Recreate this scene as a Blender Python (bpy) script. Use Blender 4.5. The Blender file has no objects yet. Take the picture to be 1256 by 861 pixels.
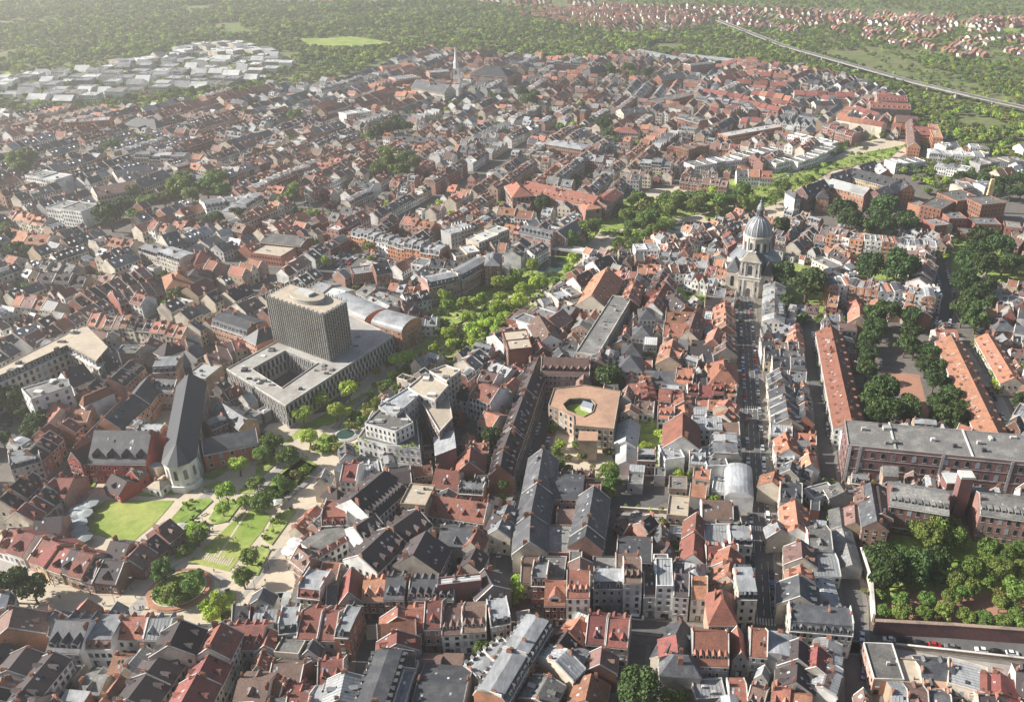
import bpy, math, random
import numpy as np
from mathutils import Vector, Matrix
R = math.radians
random.seed(7); np.random.seed(7)
sc = bpy.context.scene
COL = sc.collection
# ------------------------------------------------------------------ camera
PW, PH = 1256.0, 861.0          # size of the photograph
FPX, PX, PY = 1035.0, 778.0, 430.0
CAMH = 226.0
PITCH, ROLL = R(28.3), R(2.0)
cam = bpy.data.cameras.new('camera'); camo = bpy.data.objects.new('camera', cam); COL.objects.link(camo)
camo.location = (0, 0, CAMH)
camo.rotation_euler = (Matrix.Rotation(math.pi/2-PITCH, 3, 'X') @ Matrix.Rotation(ROLL, 3, 'Z')).to_euler()
cam.sensor_fit = 'HORIZONTAL'; cam.sensor_width = 36; cam.lens = 36*FPX/PW
cam.shift_x = (PW/2-PX)/PW; cam.shift_y = -(PH/2-PY)/PW
cam.clip_start = 1; cam.clip_end = 30000
sc.camera = camo
CM = camo.rotation_euler.to_matrix()
# ------------------------------------------------------------------ sky, sun, exposure
SUN_EL, SUN_AZ = R(31), math.atan2(-1.0, -0.02)      # azimuth clockwise from +Y
w = bpy.data.worlds.new('World'); sc.world = w; w.use_nodes = True
nt = w.node_tree; nt.nodes.clear()
sky = nt.nodes.new('ShaderNodeTexSky'); sky.sky_type = 'NISHITA'; sky.sun_disc = False
sky.sun_elevation = SUN_EL; sky.sun_rotation = SUN_AZ; sky.air_density = 1.0; sky.dust_density = 1.5; sky.ozone_density = 1.0
bg = nt.nodes.new('ShaderNodeBackground'); bg.inputs[1].default_value = 0.055
wo = nt.nodes.new('ShaderNodeOutputWorld'); nt.links.new(sky.outputs[0], bg.inputs[0]); nt.links.new(bg.outputs[0], wo.inputs[0])
sl = bpy.data.lights.new('sun', 'SUN'); sl.energy = 5.0; sl.angle = R(0.5); sl.color = (1.0, 0.945, 0.86)
so = bpy.data.objects.new('sun', sl); COL.objects.link(so)
sd = Vector((math.sin(SUN_AZ)*math.cos(SUN_EL), math.cos(SUN_AZ)*math.cos(SUN_EL), math.sin(SUN_EL)))
so.rotation_euler = sd.to_track_quat('Z', 'Y').to_euler(); so.location = sd*500
sc.view_settings.view_transform = 'Standard'; sc.view_settings.look = 'None'
sc.view_settings.exposure = 1.08; sc.view_settings.gamma = 1
# ------------------------------------------------------------------ photograph pixel -> place on the ground
def W(x, y, h=0.0):
    d = CM @ Vector(((x-PX)/FPX, -(y-PY)/FPX, -1.0))
    t = (h-CAMH)/d.z
    return Vector((d.x*t, d.y*t, h))
CMI = CM.transposed()
def proj(p):
    q = CMI @ (Vector(p)-Vector((0, 0, CAMH)))
    if q.z > -1: return None
    return (PX+FPX*q.x/-q.z, PY-FPX*q.y/-q.z, -q.z)
TL = {'A': (0, 646, 4), 'B': (314, 646, 4), 'C': (628, 646, 4), 'D': (942, 646, 4), 'E': (0, 431, 4), 'F': (314, 431, 4), 'G': (628, 431, 4), 'H': (942, 431, 4),
      'I': (0, 216, 4), 'J': (314, 216, 4), 'K': (628, 216, 4), 'L': (942, 216, 4), 'P': (0, 0, 2.969), 'Q': (420, 0, 2.969), 'S': (836, 0, 2.969),
      'T': (0, 285, 2.969), 'U': (420, 285, 2.969), 'V': (836, 285, 2.969), 'X': (0, 571, 2.969), 'Y': (420, 571, 2.969), 'Z': (836, 571, 2.969),
      'M': (1000, 380, 4.785), 'N': (600, 200, 7.825), 'O': (960, 190, 7.825), 'a': (1000, 270, 7.825), 'b': (0, 390, 7.825), 'c': (820, 230, 4.785), 'f': (0, 0, 1)}
def TP(t, pts, h=0.0):
    x0, y0, s = TL[t]
    return [W(x0+p[0]/s, y0+p[1]/s, h) for p in pts]
# ------------------------------------------------------------------ materials
MATS = []; MI = {}
def nodemat(name):
    m = bpy.data.materials.new(name); m.use_nodes = True
    n = m.node_tree.nodes; l = m.node_tree.links
    return m, n, l, n['Principled BSDF']
def reg(key, m): MI[key] = len(MATS); MATS.append(m)
def mat(key, name, col, rough=.8, var=.25, scale=1.1, hue=0., spec=.3, isl=.35, streak=None, bump=.0, metal=0., col2=None, f2=.5):
    """base colour broken up by two noises and by a random value per loose piece / object"""
    m, n, l, b = nodemat(name)
    geo = n.new('ShaderNodeNewGeometry'); tc = n.new('ShaderNodeTexCoord'); oi = n.new('ShaderNodeObjectInfo')
    add = n.new('ShaderNodeVectorMath'); add.operation = 'ADD'; l.new(geo.outputs['Position'], add.inputs[0]); 
    mp = n.new('ShaderNodeMapping'); l.new(geo.outputs['Position'], mp.inputs[0])
    if streak: mp.inputs['Scale'].default_value = streak
    n1 = n.new('ShaderNodeTexNoise'); n1.inputs['Scale'].default_value = scale; n1.inputs['Detail'].default_value = 8; n1.inputs['Roughness'].default_value = .75
    l.new(mp.outputs[0], n1.inputs['Vector'])
    n2 = n.new('ShaderNodeTexNoise'); n2.inputs['Scale'].default_value = scale*.13; n2.inputs['Detail'].default_value = 3
    l.new(geo.outputs['Position'], n2.inputs['Vector'])
    r1 = n.new('ShaderNodeMapRange'); r1.inputs['From Min'].default_value = .3; r1.inputs['From Max'].default_value = .7
    r1.inputs['To Min'].default_value = 1-var*1.3; r1.inputs['To Max'].default_value = 1+var*1.3; l.new(n1.outputs['Fac'], r1.inputs[0])
    ma = n.new('ShaderNodeMath'); ma.operation = 'ADD'; l.new(geo.outputs['Random Per Island'], ma.inputs[0]); l.new(oi.outputs['Random'], ma.inputs[1])
    fr = n.new('ShaderNodeMath'); fr.operation = 'FRACT'; l.new(ma.outputs[0], fr.inputs[0])
    r2 = n.new('ShaderNodeMapRange'); r2.inputs['To Min'].default_value = 1-isl; r2.inputs['To Max'].default_value = 1+isl; l.new(fr.outputs[0], r2.inputs[0])
    mu = n.new('ShaderNodeMath'); mu.operation = 'MULTIPLY'; l.new(r1.outputs[0], mu.inputs[0]); l.new(r2.outputs[0], mu.inputs[1])
    mx = n.new('ShaderNodeMixRGB'); mx.inputs[1].default_value = (*col, 1); c2 = col2 or tuple(c*.6+.02 for c in col); mx.inputs[2].default_value = (*c2, 1)
    r3 = n.new('ShaderNodeMapRange'); r3.inputs['From Min'].default_value = .62-f2*.3; r3.inputs['From Max'].default_value = .75-f2*.2; l.new(n2.outputs['Fac'], r3.inputs[0]); l.new(r3.outputs[0], mx.inputs[0])
    hs = n.new('ShaderNodeHueSaturation'); l.new(mx.outputs[0], hs.inputs['Color']); l.new(mu.outputs[0], hs.inputs['Value'])
    if hue:
        r4 = n.new('ShaderNodeMapRange'); r4.inputs['To Min'].default_value = .5-hue; r4.inputs['To Max'].default_value = .5+hue
        f2n = n.new('ShaderNodeMath'); f2n.operation = 'MULTIPLY'; f2n.inputs[1].default_value = 7.3; l.new(fr.outputs[0], f2n.inputs[0])
        f3n = n.new('ShaderNodeMath'); f3n.operation = 'FRACT'; l.new(f2n.outputs[0], f3n.inputs[0]); l.new(f3n.outputs[0], r4.inputs[0]); l.new(r4.outputs[0], hs.inputs['Hue'])
    l.new(hs.outputs[0], b.inputs['Base Color'])
    b.inputs['Roughness'].default_value = rough; b.inputs['Metallic'].default_value = metal; b.inputs['Specular IOR Level'].default_value = spec
    if bump:
        bp = n.new('ShaderNodeBump'); bp.inputs['Strength'].default_value = bump; bp.inputs['Distance'].default_value = .3; l.new(n1.outputs['Fac'], bp.inputs['Height']); l.new(bp.outputs[0], b.inputs['Normal'])
    reg(key, m); return m
# roofs
mat('o', 'orange_tiles', (.33, .150, .098), var=0.43, scale=2.2, hue=.012, isl=.38, bump=.3, col2=(.24, .12, .085))
mat('k', 'red_tiles', (.225, .085, .068), var=0.41, scale=2.2, hue=.012, isl=.28, bump=.3)
mat('b', 'brown_tiles', (.19, .122, .102), var=0.43, scale=2.2, hue=.015, isl=.35, bump=.3, col2=(.15, .10, .085))
mat('d', 'dark_tiles', (.066, .053, .055), var=0.36, scale=2.2, hue=.02, isl=.35, bump=.3)
mat('s', 'slate', (.066, .069, .078), var=0.41, scale=2.2, isl=.38, rough=.55, spec=.4, bump=.2, col2=(.105, .105, .108))
mat('S', 'dark_slate', (.046, .050, .060), var=.35, scale=2.2, isl=.3, rough=.6, spec=.35, bump=.2)
mat('z', 'zinc', (.27, .28, .29), var=.28, scale=1.2, isl=.4, rough=.5, spec=.4, streak=(1, .2, 1))
mat('t', 'bitumen', (.15, .147, .142), var=.38, scale=1.2, isl=.4, rough=.9, col2=(.22, .215, .20))
mat('u', 'beige_gravel_roof', (.42, .36, .28), var=.16, scale=.5, isl=.12, rough=.95, col2=(.36, .31, .25))
mat('W', 'white_roof', (.52, .53, .52), var=.10, scale=.4, isl=.12, rough=.6)
mat('n', 'tan_roof', (.40, .25, .17), var=.15, scale=.4, isl=.05, rough=.95, col2=(.33, .21, .15))
# walls
mat('wc', 'cream_render', (.56, .50, .41), var=.12, isl=.22, hue=.01)
mat('ww', 'white_render', (.74, .73, .70), var=.09, isl=.14)
mat('wr', 'red_brick', (.27, .120, .085), var=.22, isl=.30, hue=.015)
mat('wg', 'grey_render', (.36, .355, .35), var=.14, isl=.28)
mat('wp', 'pink_brick', (.37, .215, .175), var=.2, isl=.22, hue=.01)
mat('wy', 'yellow_render', (.58, .43, .22), var=.12, isl=.15)
mat('wt', 'tan_brick', (.38, .29, .21), var=.2, isl=.25, hue=.01)
mat('wR', 'bright_red_render', (.36, .075, .055), var=.15, isl=.08)
mat('wO', 'orange_red_render', (.48, .16, .10), var=.15, isl=.08)
mat('wm', 'purple_brick', (.20, .105, .10), var=.2, isl=.05)
mat('wo', 'orange_brick', (.46, .22, .13), var=.15, isl=.15)
mat('st', 'pale_stone', (.56, .50, .41), var=.16, isl=.14, col2=(.42, .38, .32))
mat('lt', 'light_trim', (.60, .58, .54), var=.1, isl=.2)
mat('cn', 'concrete', (.34, .33, .31), var=.2, scale=.5, isl=.1, col2=(.28, .26, .235))
mat('ch', 'chimney_brick', (.30, .15, .11), var=.2, isl=.35)
mat('dk', 'dark_trim', (.05, .05, .055), var=.1, isl=.1)
mat('pl', 'lead_dome', (.15, .165, .19), var=.2, scale=.5, isl=.08, rough=.45, spec=.5, col2=(.24, .25, .27))
m, n, l, b = nodemat('window_glass'); b.inputs['Base Color'].default_value = (.022, .026, .032, 1); b.inputs['Roughness'].default_value = .12; reg('gl', m)
m, n, l, b = nodemat('skylight_glass'); b.inputs['Base Color'].default_value = (.30, .34, .38, 1); b.inputs['Roughness'].default_value = .15; reg('sk', m)
m, n, l, b = nodemat('curtained_glass'); b.inputs['Base Color'].default_value = (.16, .15, .14, 1); b.inputs['Roughness'].default_value = .3; reg('cu', m)
# ground
mat('gA', 'asphalt', (.095, .093, .095), var=.15, scale=.35, isl=.0, rough=.9, col2=(.125, .122, .12))
mat('gP', 'pavement', (.20, .185, .165), var=.15, scale=.35, isl=.0, rough=.9, col2=(.155, .145, .135))
mat('gS', 'sand_paving', (.50, .43, .33), var=.10, scale=.25, isl=.0, rough=.95, col2=(.44, .385, .30))
mat('gG', 'grey_paving', (.33, .31, .285), var=.12, scale=.3, isl=.0, rough=.95)
mat('gY', 'courtyard_earth', (.15, .135, .12), var=.25, scale=.25, isl=.0, rough=.95, col2=(.13, .12, .105))
mat('gR', 'red_gravel', (.36, .19, .13), var=.12, scale=.3, isl=.0, rough=.95, col2=(.30, .17, .12))
mat('gL', 'lawn', (.18, .26, .045), var=.20, scale=.3, isl=.0, rough=.95, col2=(.30, .33, .09), f2=.6)
mat('gM', 'meadow', (.17, .25, .045), var=.40, scale=.25, isl=.0, rough=.95, col2=(.26, .31, .09), f2=.9)
mat('gF', 'far_field', (.12, .16, .05), var=.35, scale=.05, isl=.0, rough=.95, col2=(.16, .165, .07), f2=.8)
mat('gW', 'white_marking', (.72, .70, .66), var=.05, isl=0)
m, n, l, b = nodemat('water'); b.inputs['Base Color'].default_value = (.035, .075, .065, 1); b.inputs['Roughness'].default_value = .08
bp = n.new('ShaderNodeBump'); nz = n.new('ShaderNodeTexNoise'); nz.inputs['Scale'].default_value = 2; bp.inputs['Strength'].default_value = .15; l.new(nz.outputs[0], bp.inputs['Height']); l.new(bp.outputs[0], b.inputs['Normal']); reg('wa', m)
# foliage
def leafmat(key, name, c, hue=.03, isl=.5):
    m, n, l, b = nodemat(name)
    geo = n.new('ShaderNodeNewGeometry'); oi = n.new('ShaderNodeObjectInfo')
    r1 = n.new('ShaderNodeMapRange'); r1.inputs['To Min'].default_value = 1-isl; r1.inputs['To Max'].default_value = 1+isl; l.new(geo.outputs['Random Per Island'], r1.inputs[0])
    r2 = n.new('ShaderNodeMapRange'); r2.inputs['To Min'].default_value = .72; r2.inputs['To Max'].default_value = 1.3; l.new(oi.outputs['Random'], r2.inputs[0])
    mu = n.new('ShaderNodeMath'); mu.operation = 'MULTIPLY'; l.new(r1.outputs[0], mu.inputs[0]); l.new(r2.outputs[0], mu.inputs[1])
    r4 = n.new('ShaderNodeMapRange'); r4.inputs['To Min'].default_value = .5-hue; r4.inputs['To Max'].default_value = .5+hue*.6
    f2n = n.new('ShaderNodeMath'); f2n.operation = 'MULTIPLY'; f2n.inputs[1].default_value = 9.7; l.new(oi.outputs['Random'], f2n.inputs[0])
    f3n = n.new('ShaderNodeMath'); f3n.operation = 'FRACT'; l.new(f2n.outputs[0], f3n.inputs[0]); l.new(f3n.outputs[0], r4.inputs[0])
    hs = n.new('ShaderNodeHueSaturation'); hs.inputs['Color'].default_value = (*c, 1); l.new(mu.outputs[0], hs.inputs['Value']); l.new(r4.outputs[0], hs.inputs['Hue'])
    l.new(hs.outputs[0], b.inputs['Base Color']); b.inputs['Roughness'].default_value = .6; b.inputs['Specular IOR Level'].default_value = .25
    tr = n.new('ShaderNodeBsdfTranslucent'); l.new(hs.outputs[0], tr.inputs[0]); ms = n.new('ShaderNodeMixShader'); ms.inputs[0].default_value = .28
    l.new(b.outputs[0], ms.inputs[1]); l.new(tr.outputs[0], ms.inputs[2]); l.new(ms.outputs[0], n['Material Output'].inputs[0])
    reg(key, m)
leafmat('l0', 'foliage', (.13, .20, .045))
leafmat('l1', 'dark_foliage', (.062, .105, .032), hue=.02)
leafmat('l2', 'bright_foliage', (.31, .43, .065), hue=.02)
leafmat('l3', 'copper_foliage', (.085, .045, .040), hue=.02)
leafmat('l4', 'autumn_foliage', (.19, .20, .06), hue=.02)
mat('tk', 'bark', (.12, .09, .065), var=.2)
mat('wl', 'garden_wall', (.30, .22, .17), var=.2, isl=.1)
mat('tc', 'terracotta', (.42, .20, .12), var=.1, isl=.05)
mat('cv', 'parasol_canvas', (.66, .66, .62), var=.05, isl=.1)
mat('cg', 'grey_canvas', (.34, .37, .37), var=.08, isl=.1)
mat('skn', 'skin', (.45, .28, .20), var=.0, isl=0); mat('hr', 'hair', (.05, .03, .02), var=0, isl=0)
PAINT = {'white': (.70, .70, .70), 'black': (.02, .02, .022), 'grey': (.16, .165, .17), 'silver': (.42, .43, .44), 'blue': (.04, .09, .25), 'red': (.40, .03, .025)}
for k, c in PAINT.items():
    m, n, l, b = nodemat(k+'_paint'); b.inputs['Base Color'].default_value = (*c, 1); b.inputs['Roughness'].default_value = .25; b.inputs['Coat Weight'].default_value = .5; reg('p_'+k, m)
for k, c in {'blue': (.06, .09, .2), 'black': (.02, .02, .022), 'white': (.6, .6, .58), 'red': (.35, .05, .04), 'grey': (.18, .18, .18), 'beige': (.4, .33, .24)}.items():
    m, n, l, b = nodemat(k+'_cloth'); b.inputs['Base Color'].default_value = (*c, 1); b.inputs['Roughness'].default_value = .9; reg('c_'+k, m)
# ------------------------------------------------------------------ geometry collector
class Geo:
    def __init__(s): s.v = []; s.f = []; s.m = []
    def face(s, pts, m):
        i = len(s.v); s.v.extend(pts); s.f.append(tuple(range(i, i+len(pts)))); s.m.append(MI[m])
    def add(s, vs, fs, m):
        i = len(s.v); s.v.extend(vs); k = MI[m]
        for f in fs: s.f.append(tuple(i+a for a in f)); s.m.append(k)
    def box(s, x0, x1, y0, y1, z0, z1, m, bottom=True):
        vs = [(x0, y0, z0), (x1, y0, z0), (x1, y1, z0), (x0, y1, z0), (x0, y0, z1), (x1, y0, z1), (x1, y1, z1), (x0, y1, z1)]
        fs = [(4, 5, 6, 7), (0, 1, 5, 4), (1, 2, 6, 5), (2, 3, 7, 6), (3, 0, 4, 7)]
        if bottom: fs.append((3, 2, 1, 0))
        s.add(vs, fs, m)
    def ext(s, sec, x0, x1, m, cap=None):
        """extrude a (y,z) section along x"""
        n = len(sec); vs = [(x0, y, z) for y, z in sec]+[(x1, y, z) for y, z in sec]
        s.add(vs, [(i, (i+1) % n, n+(i+1) % n, n+i) for i in range(n)], m)
        s.add(vs, [tuple(range(n-1, -1, -1)), tuple(range(n, 2*n))], cap or m)
    def prism(s, poly, z0, z1, m, top=None, bottom=True):
        """poly = list of (x,y) counter-clockwise"""
        a = sum(poly[i][0]*poly[(i+1) % len(poly)][1]-poly[(i+1) % len(poly)][0]*poly[i][1] for i in range(len(poly)))
        if a < 0: poly = poly[::-1]
        n = len(poly); vs = [(p[0], p[1], z0) for p in poly]+[(p[0], p[1], z1) for p in poly]
        s.add(vs, [(i, (i+1) % n, n+(i+1) % n, n+i) for i in range(n)], m)
        s.add(vs, [tuple(range(n, 2*n))], top or m)
        if bottom: s.add(vs, [tuple(range(n-1, -1, -1))], m)
    def lathe(s, prof, m, n=24, cx=0, cy=0):
        vs = []; fs = []
        for r, z in prof:
            for i in range(n):
                a = 2*math.pi*i/n; vs.append((cx+r*math.cos(a), cy+r*math.sin(a), z))
        for j in range(len(prof)-1):
            for i in range(n):
                fs.append((j*n+i, j*n+(i+1) % n, (j+1)*n+(i+1) % n, (j+1)*n+i))
        fs.append(tuple(range((len(prof)-1)*n, len(prof)*n)))
        s.add(vs, fs, m)
    def mesh(s, name, smooth=False):
        me = bpy.data.meshes.new(name); me.from_pydata(s.v, [], s.f)
        used = sorted(set(s.m)); rm = {u: i for i, u in enumerate(used)}
        for u in used: me.materials.append(MATS[u])
        me.polygons.foreach_set('material_index', np.array([rm[a] for a in s.m], dtype=np.int32))
        if smooth: me.polygons.foreach_set('use_smooth', np.ones(len(s.f), dtype=bool))
        me.update(); return me
    def obj(s, name, parent=None, stuff=False, smooth=False):
        o = bpy.data.objects.new(name, s.mesh(name, smooth)); COL.objects.link(o)
        if parent: o.parent = parent
        if stuff: o['kind'] = 'stuff'
        return o
    def into(s, g, loc, ang):
        c, si = math.cos(ang), math.sin(ang); i = len(g.v); lx, ly = loc[0], loc[1]
        g.v.extend([(lx+x*c-y*si, ly+x*si+y*c, z) for x, y, z in s.v])
        g.f.extend([tuple(i+a for a in f) for f in s.f]); g.m.extend(s.m)
LABELS = set()
def tag(o, label, cat, group=None):
    if label in LABELS and not group: print('DUPLABEL', label)
    LABELS.add(label)
    o['label'] = label; o['category'] = cat
    if group: o['group'] = group
    return o
def empty(name, loc, ang=0):
    o = bpy.data.objects.new(name, None); COL.objects.link(o); o.location = loc; o.rotation_euler = (0, 0, ang); o.empty_display_size = 1; return o
def structure(g, name):
    o = g.obj(name); o['kind'] = 'structure'; return o
def ordn(i):
    s = ['first', 'second', 'third', 'fourth', 'fifth', 'sixth', 'seventh', 'eighth', 'ninth', 'tenth', 'eleventh', 'twelfth']
    if i < 12: return s[i]
    j = i+1; return '%d%s' % (j, 'th' if 10 < j % 100 < 14 else {1: 'st', 2: 'nd', 3: 'rd'}.get(j % 10, 'th'))
# ------------------------------------------------------------------ occupancy map (metres)
OX, OY, CS = -1300.0, 120.0, 2.0
NXC, NYC = 1400, 1000
occ = np.zeros((NXC, NYC), dtype=np.uint8)
def raster(poly, val=1, force=True):
    P = np.array([(p[0], p[1]) for p in poly]); 
    x0, x1 = int((P[:, 0].min()-OX)/CS), int((P[:, 0].max()-OX)/CS)+1; y0, y1 = int((P[:, 1].min()-OY)/CS), int((P[:, 1].max()-OY)/CS)+1
    x0 = max(x0, 0); y0 = max(y0, 0); x1 = min(x1, NXC-1); y1 = min(y1, NYC-1)
    if x1 <= x0 or y1 <= y0: return
    X, Y = np.meshgrid(OX+(np.arange(x0, x1+1)+.5)*CS, OY+(np.arange(y0, y1+1)+.5)*CS, indexing='ij')
    ins = np.zeros(X.shape, bool); n = len(P); j = n-1
    for i in range(n):
        xi, yi = P[i]; xj, yj = P[j]
        c = ((yi > Y) != (yj > Y)) & (X < (xj-xi)*(Y-yi)/((yj-yi) or 1e-9)+xi); ins ^= c; j = i
    sub = occ[x0:x1+1, y0:y1+1]; sub[ins] = val
def rect(cx, cy, ang, L, Wd):
    c, s = math.cos(ang), math.sin(ang)
    return [(cx+a*c-b*s, cy+a*s+b*c) for a, b in ((-L/2, -Wd/2), (L/2, -Wd/2), (L/2, Wd/2), (-L/2, Wd/2))]
def isfree(cx, cy, ang, L, Wd, ok=(0,)):
    c, s = math.cos(ang), math.sin(ang); na = max(2, int(L/CS)+1); nb = max(2, int(Wd/CS)+1)
    a = np.linspace(-L/2+.3, L/2-.3, na); b = np.linspace(-Wd/2+.3, Wd/2-.3, nb); A, B = np.meshgrid(a, b)
    ix = ((cx+A*c-B*s-OX)/CS).astype(int); iy = ((cy+A*s+B*c-OY)/CS).astype(int)
    if ix.min() < 0 or iy.min() < 0 or ix.max() >= NXC or iy.max() >= NYC: return False
    return bool(np.isin(occ[ix, iy], ok).all())
def inpoly(x, y, P):
    ins = False; j = len(P)-1
    for i in range(len(P)):
        if (P[i][1] > y) != (P[j][1] > y) and x < (P[j][0]-P[i][0])*(y-P[i][1])/(P[j][1]-P[i][1])+P[i][0]: ins = not ins
        j = i
    return ins
def strip(pts, wd):
    """widened polyline -> polygon"""
    L = []; Rr = []
    for i, p in enumerate(pts):
        a = pts[max(i-1, 0)]; b = pts[min(i+1, len(pts)-1)]
        d = Vector((b[0]-a[0], b[1]-a[1])).normalized(); nrm = Vector((-d.y, d.x))*wd/2
        L.append((p[0]+nrm.x, p[1]+nrm.y)); Rr.append((p[0]-nrm.x, p[1]-nrm.y))
    return L, Rr
HAZE = 0.00021
# ------------------------------------------------------------------ houses
rnd = random.Random(11)
ROOFNAME = {'o': 'orange tiled', 'k': 'red tiled', 'b': 'brown tiled', 'd': 'dark tiled', 's': 'slate', 'S': 'dark slate', 'z': 'pale zinc', 't': 'grey bitumen', 'u': 'beige gravel', 'W': 'white', 'n': 'tan'}
WALLNAME = {'c': 'cream', 'w': 'white', 'r': 'red brick', 'g': 'grey', 'p': 'pink brick', 'y': 'yellow', 't': 'tan brick', 'R': 'bright red', 'O': 'orange red', 'm': 'purple brick', 'o': 'orange brick'}
def windows(g, fr, p0, p1, z0, z1, sp=2.1, ww=1.0, wh=1.65, fh=3.1, frame='lt', arch=False, near=True, marg=.5, first=1.0, out=None):
    """rows of windows on the wall from p0 to p1 (outside on the right-hand side when walking p0 -> p1)"""
    dx, dy = p1[0]-p0[0], p1[1]-p0[1]; L = math.hypot(dx, dy)
    if L < 2*marg+ww: return
    ux, uy = dx/L, dy/L; nx, ny = uy, -ux
    n = max(1, int((L-2*marg)/sp)); st = L/n
    nf = max(1, int((z1-z0-.3)/fh+.3)); fh2 = (z1-z0)/nf
    for f in range(nf):
        zb = z0+f*fh2+(first if f == 0 else .95)*(fh2/3.1)*.85; zt = min(zb+wh*(fh2/3.1 if fh2 < 3.1 else 1), z0+(f+1)*fh2-.25)
        for i in range(n):
            s = (i+.5)*st; b = .16; d = .05
            if near:
                jj = math.sin(zb*7.1+s*13.7+p0[0]*3.3); gm = 'cu' if jj > .72 else ('sk' if jj < -.9 else 'gl')
                for (hw, e, q, zz0, zz1) in ((ww/2+b, d, frame, zb-b, zt+b),(ww/2, d+.03, gm, zb, zt)):
                    a0 = s-hw; a1 = s+hw
                    P = [(p0[0]+ux*a0+nx*e, p0[1]+uy*a0+ny*e),(p0[0]+ux*a1+nx*e, p0[1]+uy*a1+ny*e)]
                    if arch:
                        c = (p0[0]+ux*s+nx*e, p0[1]+uy*s+ny*e)
                        pts = [(*P[0], zz0),(*P[1], zz0),(*P[1], zz1-hw)]+[(c[0]+ux*hw*math.cos(t), c[1]+uy*hw*math.cos(t), zz1-hw+hw*math.sin(t)) for t in (math.pi/4, math.pi/2,3*math.pi/4)]+[(*P[0], zz1-hw)]
                        g.face(pts, q)
                    else: g.face([(*P[0], zz0),(*P[1], zz0),(*P[1], zz1),(*P[0], zz1)], q)
                # sill that stands proud of the wall
                a0 = s-ww/2-b; a1 = s+ww/2+b; e = .2
                A = (p0[0]+ux*a0, p0[1]+uy*a0); B = (p0[0]+ux*a1, p0[1]+uy*a1)
                g.face([(*A, zb-b),(A[0]+nx*e, A[1]+ny*e, zb-b),(B[0]+nx*e, B[1]+ny*e, zb-b),(*B, zb-b)], frame)
            else:
                e = .06; a0 = s-ww/2; a1 = s+ww/2
                g.face([(p0[0]+ux*a0+nx*e, p0[1]+uy*a0+ny*e, zb),(p0[0]+ux*a1+nx*e, p0[1]+uy*a1+ny*e, zb),(p0[0]+ux*a1+nx*e, p0[1]+uy*a1+ny*e, zt),(p0[0]+ux*a0+nx*e, p0[1]+uy*a0+ny*e, zt)], 'gl')
def dormer(g, x, yf, zb, side, wd, ht, depth, rm, wm='ww', gable=True):
    """a dormer whose front stands at y=yf and faces side (-1 or 1)"""
    o = -side; y1 = yf+o*depth; h = wd/2
    vs = [(x-h, yf, zb),(x+h, yf, zb),(x+h, yf, zb+ht),(x-h, yf, zb+ht),(x-h, y1, zb),(x+h, y1, zb),(x+h, y1, zb+ht),(x-h, y1, zb+ht)]
    g.add(vs, [(0,1,2,3),(1,5,6,2),(4,0,3,7)], wm)
    yy = yf-o*.05
    g.face([(x-h*.62, yy, zb+.25),(x+h*.62, yy, zb+.25),(x+h*.62, yy, zb+ht-.12),(x-h*.62, yy, zb+ht-.12)], 'gl')
    if gable:
        r = zb+ht+wd*.55; e = .15; ya = yf-o*.2
        g.face([(x-h, yf, zb+ht),(x+h, yf, zb+ht),(x, yf, r-.1)], wm)
        g.face([(x-h-e, ya, zb+ht-.1),(x, ya, r),(x, y1, r),(x-h-e, y1, zb+ht-.1)], rm); g.face([(x+h+e, ya, zb+ht-.1),(x, ya, r),(x, y1, r),(x+h+e, y1, zb+ht-.1)], rm)
    else:
        ya = yf-o*.2; g.box(x-h-.1, x+h+.1, min(ya, y1), max(ya, y1), zb+ht, zb+ht+.18, rm)
def chimney(g, x, y, z0, z1, lx=.6, ly=1.5, m='ch'):
    g.box(x-lx/2, x+lx/2, y-ly/2, y+ly/2, z0, z1, m, bottom=False)
    for k in range(max(1, int(ly/.55))):
        yy = y-ly/2+.3+k*.5; g.box(x-.13, x+.13, yy-.13, yy+.13, z1, z1+.45, 'tc', bottom=False)
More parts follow.
